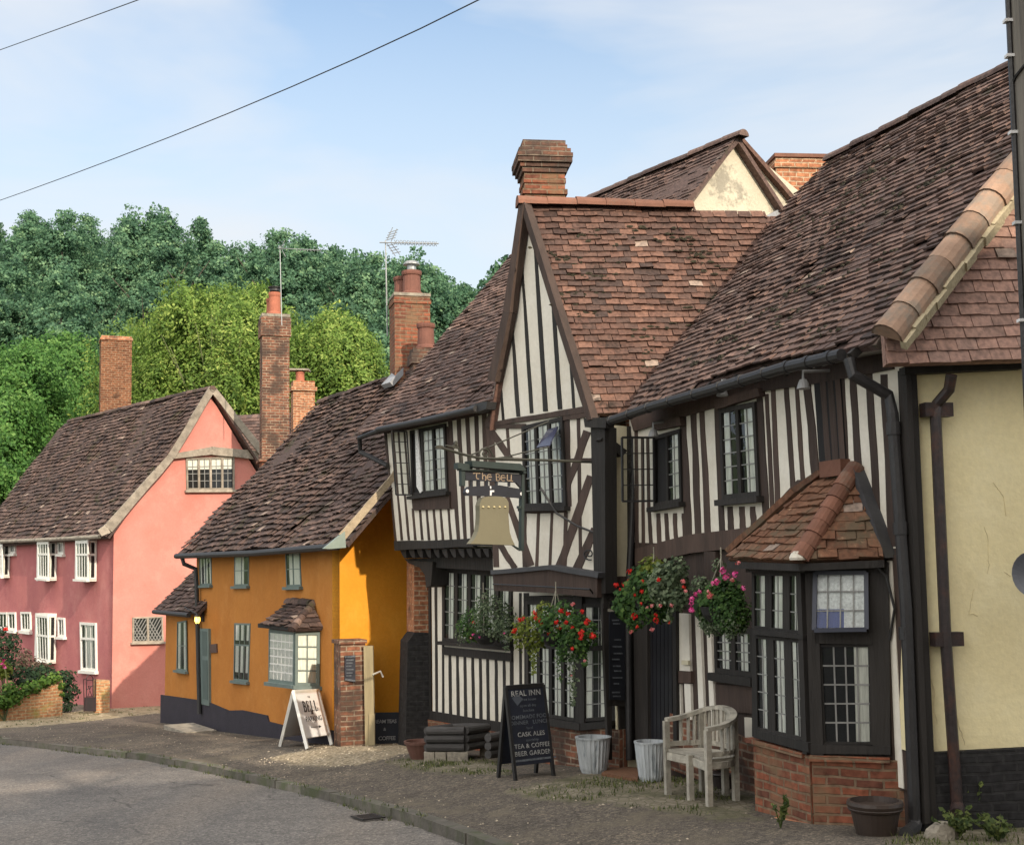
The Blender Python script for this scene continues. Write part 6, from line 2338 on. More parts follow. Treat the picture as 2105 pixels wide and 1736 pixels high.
# doormat
q = [ground(*p) for p in ((1238, 1598), (1262, 1582), (1322, 1576), (1310, 1606))]
q = [ground(*p) for p in ((1236, 1594), (1310, 1607), (1316, 1584), (1262, 1577))]
mb = MB()
q = ccw([(p.x, p.y) for p in q])
mb.hexa([V((x, y, g(x, y) + .005)) for x, y in q], [V((x, y, g(x, y) + .04)) for x, y in q])
tag(mb.build('doormat', plain('coir_mat', (.15, .07, .035), .95, .3, 30, bump=.6), None), 'brown coir doormat on the ground in front of the door', 'doormat')

# ---- curved wooden bench ------------------------------------------------------------
GL_, GM_, GR_ = ground(*CH(222, 1490)), ground(*CH(552, 1560)), ground(*CH(842, 1652))
GB_ = ground(*CH(1335, 1560))
ax_ = (GR_ - GL_); ax_.z = 0
LX = ax_.length
ax_.normalize()
ay_ = V((-ax_.y, ax_.x, 0))
if ay_.dot(V((1, .3, 0))) < 0:
    ay_ = -ay_
dep = max(.45, (GB_ - GR_).dot(ay_))
gz = (GL_.z + GR_.z) / 2
sk = (GB_ - GR_).dot(ax_)
t = empty('wooden_bench', (GL_ + GR_) / 2, 'weathered grey curved wooden bench with slatted back by the bay window', 'bench')
silver = plain('silvered_teak', (.36, .335, .28), .85, .3, 10, bump=.5, bscale=40, rnd=.2)
def BP3(x, y, z):
    return V((GL_.x, GL_.y, 0)) + ax_ * x + ay_ * y + V((0, 0, gz + z))
def arcp(tt):
    """crescent of the top rail, tt 0..1 from left front post round the back to right front post"""
    x = LX * (.5 - .5 * math.cos(math.pi * tt)) + (sk * .55) * math.sin(math.pi * tt) ** 2
    y = dep * 1.0 * math.sin(math.pi * tt) ** .6
    z = .70 + .12 * math.sin(math.pi * tt)
    return x, y, z
mb = MB()
pts = [arcp(i / 24) for i in range(25)]
for a, b in zip(pts, pts[1:]):
    A, B = BP3(*a), BP3(*b)
    mb.bar(A, B + (B - A).normalized() * .012, .065, .038)
mb.build('top_rail', silver, t)
for (x, y, h) in ((0, 0, .69), (LX, 0, .69), (LX * .52, .02, .42)):
    mb = MB()
    mb.bar(BP3(x, y, -.06), BP3(x, y, h), .052, .052, up=ay_)
    mb.build('front_leg', silver, t)
for tt in (.22, .5, .74):
    x, y, z = arcp(tt)
    mb = MB()
    mb.bar(BP3(x, y, -.05), BP3(x, y, z - .02), .055, .055, up=ay_)
    mb.build('back_leg', silver, t)
mb = MB()
n = 8
def seat_front(x):
    return .05 * math.sin(math.pi * x / LX) ** 2
for k in range(n):
    f0, f1 = k / n + .01, (k + 1) / n - .012
    m_ = 14
    for i in range(m_):
        x0, x1 = LX * i / m_, LX * (i + 1) / m_
        def yb(x):
            tt = math.acos(max(-1, min(1, 1 - 2 * x / LX))) / math.pi
            return dep * .92 * math.sin(math.pi * tt) ** .6
        y00, y10 = seat_front(x0) + (yb(x0) - seat_front(x0)) * f0, seat_front(x1) + (yb(x1) - seat_front(x1)) * f0
        y01, y11 = seat_front(x0) + (yb(x0) - seat_front(x0)) * f1, seat_front(x1) + (yb(x1) - seat_front(x1)) * f1
        sx = lambda x: sk * .55 * math.sin(math.pi * x / LX)
        if y01 - y00 < .004 and y11 - y10 < .004:
            continue
        b = [BP3(x0, y00, .40), BP3(x1, y10, .40), BP3(x1, y11, .40), BP3(x0, y01, .40)]
        mb.hexa(b, [p + V((0, 0, .025)) for p in b], r=k / n)
mb.build('seat', silver, t)
mb = MB()
for i in range(14):
    x0, x1 = LX * i / 14, LX * (i + 1) / 14
    mb.bar(BP3(x0, seat_front(x0), .36), BP3(x1, seat_front(x1), .36), .03, .07)
for i in range(24):
    a, b = arcp(i / 24), arcp((i + 1) / 24)
    mb.bar(BP3(a[0], a[1] * .97, .47), BP3(b[0], b[1] * .97, .47), .03, .045)
    mb.bar(BP3(a[0], a[1] * .94, .37), BP3(b[0], b[1] * .94, .37), .03, .06)
mb.build('seat_rail', silver, t)
for i in range(1, 19):
    a = arcp(i / 19)
    mb = MB()
    mb.bar(BP3(a[0], a[1] * .975, .47), BP3(a[0], a[1], a[2] - .02), .046, .014, up=ay_)
    mb.build('back_slat', silver, t)
# bowl and stone under the bench
c = ground(1441, 1622)
c = c + ay_ * .25
c.z = g(c.x, c.y)
mb = MB()
mb.lathe(c, [(.001, 0), (.09, 0), (.12, .1), (.125, .13), (.1, .13), (.001, .1)], 18)
mb.lathe(c, [(.15, .14), (.16, .15), (.15, .16), (.001, .15)], 18)
t_ = tag(mb.build('dark_dish', plain('dark_dish', (.04, .03, .028), .5, .2), None), 'dark pot with a shallow dish standing under the curved bench', 'dish')
c2 = c + V((0, .1, .16))
mb = MB()
mb.lathe(c2, [(.001, .0), (.08, .02), (.12, .08), (.11, .15), (.05, .19), (.001, .19)], 16)
tag(mb.build('stone_ball', plain('brown_stone', (.16, .11, .06), .9, .3, 8, bump=.4), None, smooth=True), 'rounded brown stone resting on the dish under the bench', 'stone')

# ---- brown pot by the corner -----------------------------------------------------------
c = ground(1800, 1712)
mb = MB()
mb.lathe(c, [(.001, 0), (.15, 0), (.185, .17), (.2, .18), (.21, .195), (.205, .2), (.215, .225), (.21, .25), (.185, .255), (.18, .21), (.001, .2)], 28)
t = tag(mb.build('flower_pot', plain('brown_plastic_pot', (.042, .029, .023), .5, .2, 6), None, smooth=False), 'wide empty brown pot with a thick rim at the bay foot', 'plant pot')

# ---- satellite dish ---------------------------------------------------------------------
c = YP.at((2122, 1182), .3)
t = empty('satellite_dish', c, 'dark grey satellite dish on the yellow end wall', 'satellite dish')
mb = MB()
nd = V((-.25, -.9, .25)).normalized()
ux = nd.cross(V((0, 0, 1))).normalized()
uy = ux.cross(nd)
rings = []
for rr_ in (0.02, .12, .22, .30):
    rings.append([c + (ux * math.cos(k * math.pi / 12) * .85 + uy * math.sin(k * math.pi / 12)) * rr_ * .62 + nd * (rr_ * rr_ * .5) for k in range(24)])
for r0, r1 in zip(rings, rings[1:]):
    for k in range(24):
        j = (k + 1) % 24
        mb.poly([r0[k], r1[k], r1[j], r0[j]], r=.5)
mb.build('reflector', plain('dish_grey', (.075, .08, .095), .5, .1), t)
mb = MB()
mb.tube([c - nd * .02, YP.at((2122, 1182), .0)], .02, 6)
mb.tube([c - uy * .15, c + nd * .25 - uy * .05], .01, 6)
mb.box(c + nd * .27 - uy * .04, ux * .02, uy * .03, nd * .03)
mb.build('mount', M['iron'], t)

# ---- utility pole ------------------------------------------------------------------------
dq = 6.6
A = ray(2126, 0) * (dq / ray(2126, 0).y)
B = ray(2160, 690) * (dq / ray(2160, 690).y)
dd_ = (A - B).normalized()
base = B + dd_ * ((g(B.x, B.y) - .3 - B.z) / dd_.z)
topp = A + dd_ * 3
t = empty('utility_pole', base, 'tall grey wooden utility pole with cable clipped up its side', 'utility pole')
mb = MB()
mb.tube([base, base.lerp(topp, .5), topp], [.155, .145, .135], 20)
mb.build('pole_shaft', plain('grey_pole_wood', (.16, .145, .125), .9, .4, 5, bump=.7, bscale=18, stretch=(3, 3, .12), c2=(.07, .065, .06), c2scale=3), t)
mb = MB()
sx = V((-1, -.1, 0)).normalized()
cab = [base.lerp(topp, f) + sx * (.158 - .012 * f) for f in (0, .25, .5, .75, 1)]
mb.tube(cab, .016, 6)
mb.build('cable', M['iron'], t)
mb = MB()
for y in (46, 118, 275, 460, 660):
    f = (ray(2068, y) * (dq / ray(2068, y).y))
    k = (f.z - base.z) / (topp.z - base.z)
    p = base.lerp(topp, k) + sx * .157
    mb.mark()
    mb.box(p, V((.022, 0, 0)), V((0, .02, 0)), V((0, 0, .008)))
mb.split('cable_clip', plain('white_clip', (.7, .7, .7), .5), t)
mb = MB()
for f in (.30, .46, .60):
    ring = []
    for k in range(9):
        a = math.pi * (1.0 + k / 8 * .9)
        ring.append(base.lerp(topp, f + .012 * k / 8 * 3 - .02) + V((math.cos(a) * .152, math.sin(a) * .152, 0)))
    mb.tube(ring, .008, 5)
mb.build('wire_wrap', M['iron'], t)
# overhead wires
def wire(name, label, pts, r):
    P3 = [ray(x, y) * (d / ray(x, y).y) for x, y, d in pts]
    fine = []
    n = 16
    for i in range(n + 1):
        u = i / n
        a, b, c = P3
        l0 = (u - .5) * (u - 1) * 2
        l1 = -4 * u * (u - 1)
        l2 = 2 * u * (u - .5)
        fine.append(a * l0 + b * l1 + c * l2)
    mb = MB()
    mb.tube(fine, r, 6)
    tag(mb.build(name, M['iron'], None), label, 'wire', 'overhead wires across the sky')
wire('overhead_wire', 'long overhead wire sagging across the sky above the wood', [(-260, 497, 34), (350, 281, 16), (1260, -168, 9.5)], .006)
wire('overhead_wire', 'short overhead wire crossing the top corner of the sky', [(-260, 195, 30), (80, 74, 18), (520, -88, 12)], .006)
# cable in front of the left roof / across the pink gable
# ---- aerials --------------------------------------------------------------------------------
def aerial(label, px, ytop, ybot, d, arms):
    P = lambda x, y, dd=0: ray(x, y) * ((d + dd) / ray(x, y).y)
    t = empty('television_aerial', P(px, ybot), label, 'aerial', 'television aerials on the chimneys')
    mb = MB()
    mb.tube([P(px + 4, ybot), P(px, ytop)], .014 if px > 700 else .011, 6)
    mb.build('mast', M['alu'], t)
    mb = MB()
    arms(mb, P)
    mb.build('antenna', M['alu'], t)
def arms1(mb, P):
    c = lambda x, y: LC(x, y)
    mb.tube([P(*c(1050, 95)), P(*c(1460, 103), -.4)], .013, 5)
    for i in range(12):
        x = 1160 + i * 25
        y = 92 + i * 1.0
        mb.tube([P(*c(x - 8, y - 14), -.1 - .02 * i), P(*c(x + 12, y + 18), -.1 - .02 * i)], .007, 4)
        mb.tube([P(*c(x + 10, y - 14), -.1 - .02 * i), P(*c(x - 8, y + 18), -.1 - .02 * i)], .007, 4)
    for k in range(4):
        y = 20 + k * 18
        mb.tube([P(*c(1110 + k * -8, y + 8)), P(*c(1178 - k * 6, y - 14))], .008, 4)
        mb.tube([P(*c(1100 + k * 12, 118 + k * 18)), P(*c(1160 + k * 12, 110 + k * 18 - 6))], .008, 4)
    mb.tube([P(*c(1140, -10)), P(*c(1105, 70))], .008, 4)
    mb.tube([P(*c(1170, 0)), P(*c(1128, 90))], .008, 4)
    mb.tube([P(*c(1100, 100)), P(*c(1160, 190))], .008, 4)
    mb.tube([P(*c(1130, 100)), P(*c(1190, 180))], .008, 4)
aerial('tall television aerial with a long comb antenna beside the ridge chimney', 792, 494, 690, 25.0, arms1)
def arms2(mb, P):
    c = lambda x, y: LC(x, y)
    mb.tube([P(*c(340, 135)), P(*c(640, 150), -.5)], .011, 4)
    mb.tube([P(*c(365, 130)), P(*c(390, 80))], .008, 4)
    mb.tube([P(*c(370, 145)), P(*c(395, 195))], .008, 4)
    for i in range(7):
        x = 470 + i * 24
        mb.tube([P(*c(x, 138)), P(*c(x + 6, 158))], .006, 4)
aerial('thin television aerial rising behind the tall chimney with two pots', 575, 505, 668, 31.4, arms2)

# ---- menu board on the return wall -----------------------------------------------------------
mb = MB()
pxpoly(mb, RP, [(1253, 1256), (1284, 1256), (1284, 1438), (1253, 1436)], .0, .06)
menu = mb.build('menu_board', plain('dark_menu_board', (.010, .012, .018), .6, .3), None)
tag(menu, 'tall narrow black menu board beside the inn door', 'menu board')
mb = MB()
for i, y in enumerate([1272, 1279, 1312, 1326, 1340, 1352, 1366, 1376, 1390, 1402, 1420, 1428]):
    x0 = 1258 + (i * 7) % 5
    x1 = 1272 + (i * 11) % 9
    pxpoly(mb, RP, [(x0, y), (x1, y), (x1, y + 3), (x0, y + 3)], .06, .063)
mb.build('chalk_lines', chalk2, menu)
mb = MB()
pxpoly(mb, RP, [C2(1625, 400), C2(1692, 400), C2(1692, 490), C2(1628, 490)], .0, .05)
sn = mb.build('small_framed_notice', plain('pale_frame', (.35, .33, .27), .7), None)
tag(sn, 'small pale framed notice above the tall menu board', 'notice')
mb = MB()
pxpoly(mb, RP, [C2(1638, 412), C2(1682, 412), C2(1682, 472), C2(1640, 472)], .05, .053)
mb.build('dark_picture', MATS['dark_interior'], sn)

# ---- buttress and brick breast on the drive side ----------------------------------------------
BT = Plane(xy(LW.P(0, 0, -.35)), (.95, .31))
mb = MB()
pts = [BT.un(p) for p in ((832, 1502), (884, 1502), (884, 1300), (852, 1299), (838, 1318))]
zlow = g(BT.O.x, BT.O.y) - .2
pts[0] = (pts[0][0], zlow); pts[1] = (pts[1][0], zlow)
mb.prism(BT, pts, -.5, 0)
mb.build('buttress', M['brick_black'], pub)
BT2 = BT.off(-.25)
mb = MB()
pxpoly(mb, BT2, [(851, 1350), (884, 1350), (884, 1150), (851, 1150)], -.5, 0)
mb.build('brick_breast', M['brick_orange'], pub)

# ---- garden wall, gate, pier of the pink house ---------------------------------------------------
w0_, w1_ = ground(-60, 1484), ground(129, 1470)
GW = Plane(xy(w0_), xy(w1_ - w0_))
mb = MB()
top = [(-60, 1450), (0, 1446), (45, 1434), (52, 1425), (84, 1416), (95, 1402), (129, 1396)]
pp = [GW.un(p) for p in top]
mb.prism(GW, [(pp[0][0], w0_.z - .3), (pp[-1][0], w1_.z - .3)] + pp[::-1], -.3, 0, back=True)
gwall = mb.build('garden_wall', M['brick_pale'], None)
tag(gwall, 'low crumbling brick garden wall topped with ivy by the pink house', 'garden wall')
pz0 = ground(214, 1463)
GPi = Plane(xy(pz0), (.9, .43))
mb = MB()
a0_, a1_ = GPi.a_at(199), GPi.a_at(229)
zt = GPi.un((214, 1398))[1]
mb.prism(GPi, [(a0_, pz0.z - .2), (a1_, pz0.z - .2), (a1_, zt), (a0_, zt + .03)], -.34, 0, back=True)
tag(mb.build('brick_pier', M['brick_pale'], None), 'short brick pier between the iron gate and pink gable', 'pier')
gt0, gt1 = ground(170, 1466), ground(198, 1464)
IG = Plane(xy(gt0), xy(gt1 - gt0))
t = empty('garden_gate', gt0, 'small dark wrought iron garden gate beside the brick pier', 'gate')
mb = MB()
def gl(a, b, r=.012):
    mb.tube([IG.at(CG_(*a)), IG.at(CG_(*b))], r, 5)
for a, b in (((1125, 1020), (1135, 1450)), ((1290, 1010), (1290, 1450)), ((1165, 1000), (1165, 1440)), ((1250, 1000), (1255, 1440)), ((1125, 1440), (1290, 1445)), ((1125, 1020), (1165, 1020)), ((1250, 1015), (1290, 1012)), ((1165, 1030), (1250, 1028)), ((1165, 1160), (1250, 1100)), ((1170, 1250), (1250, 1250))):
    gl(a, b)
mb.tube([IG.at(CG_(*p)) for p in ((1165, 1000), (1180, 970), (1210, 955), (1235, 975), (1250, 1000))], .012, 5)
mb.tube([IG.at(CG_(*p)) for p in ((1185, 1110), (1230, 1110), (1208, 1160), (1185, 1110))], .012, 5)
mb.tube([IG.at(CG_(*p)) for p in ((1185, 1240), (1210, 1170), (1235, 1240))], .012, 5)
mb.build('iron_bars', plain('maroon_iron', (.03, .012, .015), .5), t)
mb = MB()
q = [IG.un(CG_(*p)) for p in ((1140, 1260), (1285, 1260), (1285, 1440), (1140, 1440))]
mb.prism(IG, ccw(q), -.008, .008, back=True)
mb.build('lower_panel', plain('gate_panel', (.02, .014, .016), .6), t)


def bush(name, label, cat, pl, n_, blobs, group=None, extra=None):
    cs = [pl.at((b[0], b[1]), n_ + (b[6] if len(b) > 6 else 0)) for b in blobs]
    base = cs[0].copy()
    base.z = g(base.x, base.y)
    t = empty(name, base, label, cat, group)
    by = {}
    for c, b in zip(cs, blobs):
        s = 2600 / c.y
        m_ = by.setdefault(b[4], MB())
        rad = b[2] / s
        for i in range(b[3]):
            v = rv()
            v = v.normalized() * (v.length ** .45) * random.choice((.8, 1, 1, 1.15, 1.4))
            leaf(m_, c + V((v.x * rad, v.y * rad * .8, v.z * rad * .9)), b[5] * random.uniform(.6, 1.3), v + V((0, -.3, .5)) + rv() * .8, min(1, max(0, random.gauss(.45, .25) + v.z * .15)), .65)
    for m, m_ in by.items():
        m_.build('foliage', m, t)
    mb = MB()
    for c in cs[:4]:
        mb.tube([base, base.lerp(c, .5) + rv() * .05, c], [.02, .014, .006], 5)
    mb.build('stems', plain('green_stem', (.06, .08, .03), .8) if 'green_stem' not in MATS else MATS['green_stem'], t)
    return t
LEAF_D = leaf_mat('dark_shrub_leaf', (.008, .02, .01), (.02, .045, .02), (.045, .085, .035))
LEAF_B = leaf_mat('ivy_leaf', (.025, .06, .01), (.07, .15, .02), (.16, .26, .05))
LEAF_P = leaf_mat('purple_grass_leaf', (.05, .035, .025), (.12, .085, .06), (.22, .16, .12))
bush('ivy', 'bright green ivy tumbling over the low garden wall', 'ivy', GW, .05, [(10, 1440, 16, 260, LEAF_B, .10), (28, 1430, 16, 260, LEAF_B, .10), (-10, 1445, 16, 200, LEAF_B, .10), (18, 1415, 14, 180, LEAF_B, .10), (70, 1410, 14, 180, LEAF_B, .09), (92, 1400, 12, 160, LEAF_B, .09), (112, 1392, 12, 160, LEAF_B, .09), (126, 1408, 7, 70, LEAF_B, .07), (128, 1425, 5, 40, LEAF_B, .06), (48, 1418, 14, 160, LEAF_B, .09)])
bush('dark_shrub', 'dark green shrub filling the corner behind the garden wall', 'shrub', GW, -.9, [(120, 1400, 28, 420, LEAF_D, .11), (140, 1420, 20, 300, LEAF_D, .10), (90, 1392, 26, 360, LEAF_D, .11), (55, 1395, 24, 300, LEAF_D, .11), (138, 1390, 12, 120, LEAF_D, .09), (132, 1445, 18, 200, LEAF_D, .1)])
bush('feathery_shrub', 'feathery purple brown shrub below the pink house windows', 'shrub', GW, -1.5, [(62, 1372, 24, 260, LEAF_P, .10), (40, 1362, 22, 200, LEAF_P, .10), (78, 1380, 20, 200, LEAF_D, .09), (52, 1345, 14, 70, LEAF_P, .1), (30, 1378, 20, 220, LEAF_D, .1), (90, 1370, 12, 80, LEAF_P, .08)])
tt = bush('rose_bush', 'tall rose bush with a red bloom at the left end of the garden', 'rose bush', GW, -1.0, [(8, 1320, 20, 220, LEAF_D, .09), (28, 1312, 14, 110, LEAF_D, .08), (12, 1345, 18, 200, LEAF_D, .09), (2, 1295, 12, 80, LEAF_D, .08), (34, 1330, 12, 70, LEAF_D, .07), (6, 1368, 18, 160, LEAF_D, .09)])
mb = MB()
flower(mb, GW.at((12, 1292), -.8), .06, 20)
mb.build('red_rose', RED, tt)
bush('yellow_shrub', 'small yellow green shrub against the rose bush', 'shrub', GW, -.5, [(4, 1370, 14, 120, LEAF_Y, .10), (18, 1376, 9, 60, LEAF_Y, .09), (2, 1384, 12, 90, LEAF_Y, .1)])
mb = MB()
h0 = GW.at((20, 1430), -.3)
h1_ = GW.at((10, 1372), -.3)
h2_ = GW.at((3, 1352), -.3)
mb.tube([V((h0.x, h0.y, g(h0.x, h0.y))), h0, h1_], .018, 6)
stem_ = mb.build('foxglove', plain('foxglove_stem', (.16, .2, .06), .7), None)
tag(stem_, 'single pink foxglove spike standing above the ivy', 'foxglove')
ORIG[stem_.name] = stem_.location.copy()
mb = MB()
for i in range(14):
    f = i / 13
    leaf(mb, h1_.lerp(h2_, f) + rv() * .04, .10, rv(), random.random(), .8)
mb.build('pink_bells', PINK, stem_)

# ---- weeds and stone by the corner ----------------------------------------------------------------
WD = Plane((3.3, 10.2), (1, .05))
def weed(name, label, px, py, h, n, mat, leaves=40, spread=.12, size=.05):
    c = ground(px, py)
    mb = MB()
    for i in range(n):
        a = random.uniform(0, 6.28)
        tip = c + V((math.cos(a) * spread * random.uniform(.3, 1), math.sin(a) * spread * random.uniform(.3, 1), h * random.uniform(.5, 1)))
        m1 = c.lerp(tip, .5) + V((0, 0, h * .12))
        mb.tube([c, m1, tip], [.006, .004, .002], 4, cap=False)
        for k in range(leaves // n):
            f = random.uniform(.25, 1)
            p = (c.lerp(m1, f * 2) if f < .5 else m1.lerp(tip, f * 2 - 1))
            leaf(mb, p + rv() * .02, size * random.uniform(.5, 1.2), V((0, -.4, .6)) + rv() * .8, random.random(), .5)
    o = mb.build(name, mat, None)
    tag(o, label, 'weed')
LEAF_W = leaf_mat('weed_leaf', (.025, .045, .012), (.07, .10, .025), (.17, .20, .06))
weed('tall_weed', 'tall leafy weed growing by the foot of the rusty downpipe', 2002, 1700, .42, 6, LEAF_W, 90, .14, .07)
weed('grassy_weed', 'tuft of grassy weeds beside the pale stone', 1968, 1722, .24, 16, LEAF_W, 220, .22, .06)
weed('grassy_weed', 'low spreading weeds in front of the black plinth', 2052, 1728, .2, 14, LEAF_W, 180, .25, .06)
weed('ragged_weed', 'thin weed sprouting at the foot of the brick bay', 1604, 1700, .26, 5, LEAF_W, 60, .08, .06)
weed('small_weed', 'weed cluster against the black corner post', 1915, 1672, .16, 8, LEAF_W, 60, .12, .035)
weed('side_weed', 'dark weed climbing at the right end of the plinth', 2100, 1640, .5, 6, LEAF_W, 100, .16, .07)
mb = MB()
c = ground(1935, 1722)
for i in range(1):
    prof = [(.001, .13), (.07, .12), (.115, .06), (.12, 0), (.1, -.05)]
    mb.lathe(c, prof, 9, squash=.7)
for i, v in enumerate(mb.v):
    mb.v[i] = v + V((noise.noise(v * 9), noise.noise(v * 9 + V((3, 0, 0))), noise.noise(v * 9 + V((0, 5, 0))))) * .03
tag(mb.build('pale_stone', M['slab_stone'], None), 'pale rough stone lying among the weeds', 'stone')

# gully grate in the gutter of the road
q = [ground(*p) for p in ((728, 1664), (752, 1651), (784, 1660), (760, 1673))]
kx_ = (q[1] - q[0])
mb = MB()
cg = (q[0] + q[1] + q[2] + q[3]) / 4
al = (q[3] - q[0]).normalized()
ac = V((-al.y, al.x, 0))
zq = g(cg.x, cg.y) - .075
C_ = V((cg.x, cg.y, zq))
for k in range(7):
    mb.box(C_ + al * (k - 3) * .05, al * .014, ac * .11, V((0, 0, .006)))
mb.box(C_ + ac * .115, al * .165, ac * .012, V((0, 0, .008)))
mb.box(C_ - ac * .115, al * .165, ac * .012, V((0, 0, .008)))
dg_ = mb.build('gully_grate', M['iron'], None)
tag(dg_, 'small iron gully grate set in the road against the kerb', 'drain grate')
# ================================================================== GROUND
def kerb_pts():
    px = [(-160, 1503), (0, 1516), (150, 1533), (300, 1549), (430, 1573), (550, 1599), (700, 1633), (830, 1666), (930, 1701), (1025, 1737), (1150, 1790), (1300, 1880)]
    return [ground(*p) for p in px]
KP = kerb_pts()
d0 = (KP[0] - KP[1]).normalized()
KL = [KP[0] + d0 * 45, KP[0] + d0 * 14] + KP
d1 = (KP[-1] - KP[-2]).normalized()
KL += [KP[-1] + d1 * 5, KP[-1] + d1 * 25]
KL = [V((p.x, p.y, 0)) for p in KL]
# finer
KF = []
for a, b in zip(KL, KL[1:]):
    n = max(1, int((b - a).length / (.3 if 6 < a.y < 34 else .8)))
    KF += [a.lerp(b, i / n) for i in range(n)]
KF.append(KL[-1])


def nrm(i):
    a, b = KF[max(0, i - 1)], KF[min(len(KF) - 1, i + 1)]
    d = (b - a).normalized()
    return V((d.y * -1, d.x, 0)) if False else V((-d.y, d.x, 0))


def strip(name, offs, zf, mat, kind='structure', i0=0, i1=None):
    mb = MB()
    rows = []
    for i in range(i0, i1 or len(KF)):
        n = nrm(i)
        rows.append([V((p.x, p.y, zf(p.x, p.y, o))) for o in offs for p in [KF[i] + n * o]])
    for r0, r1 in zip(rows, rows[1:]):
        for k in range(len(offs) - 1):
            q = [r0[k], r1[k], r1[k + 1], r0[k + 1]]
            if (q[1] - q[0]).cross(q[2] - q[0]).z < 0:
                q = q[::-1]
            mb.poly(q, [(p.x, p.y) for p in q], .5)
    o = mb.build(name, mat, None, smooth=True)
    o['kind'] = kind
    return o


def asphalt(name, c, c2, grit, wear, patch):
    m, nt, b = newmat(name)
    L = nt.links.new
    tc = N(nt, 'TexCoord')
    vo = N(nt, 'TexVoronoi'); vo.inputs['Scale'].default_value = grit
    L(tc.outputs['Object'], vo.inputs[0])
    nz = N(nt, 'TexNoise'); nz.inputs['Scale'].default_value = wear; nz.inputs['Detail'].default_value = 8; nz.inputs['Roughness'].default_value = .7
    L(tc.outputs['Object'], nz.inputs[0])
    n2 = N(nt, 'TexNoise'); n2.inputs['Scale'].default_value = patch; n2.inputs['Detail'].default_value = 5; n2.inputs['Distortion'].default_value = .6
    L(tc.outputs['Object'], n2.inputs[0])
    r1 = ramp(nt, nz.outputs[0], [(.35, c4(c, .8)), (.65, c4(c, 1.2))])
    r2 = ramp(nt, n2.outputs[0], [(.46, (0, 0, 0)), (.6, (1, 1, 1))])
    mx = N(nt, 'MixRGB'); L(r2.outputs[0], mx.inputs[0]); L(r1.outputs[0], mx.inputs[1]); mx.inputs[2].default_value = c4(c2)
    r3 = ramp(nt, vo.outputs['Color'], [(.0, (.55, .55, .55)), (1, (1.5, 1.48, 1.45))])
    m3 = N(nt, 'MixRGB', blend_type='MULTIPLY', i_0=1.0); L(mx.outputs[0], m3.inputs[1]); L(r3.outputs[0], m3.inputs[2])
    L(m3.outputs[0], b.inputs['Base Color'])
    b.inputs['Roughness'].default_value = .85
    b.inputs['Specular IOR Level'].default_value = .3
    bp = N(nt, 'Bump'); bp.inputs['Strength'].default_value = .6; bp.inputs['Distance'].default_value = .01
    L(vo.outputs['Distance'], bp.inputs['Height']); L(bp.outputs[0], b.inputs['Normal'])
    return m


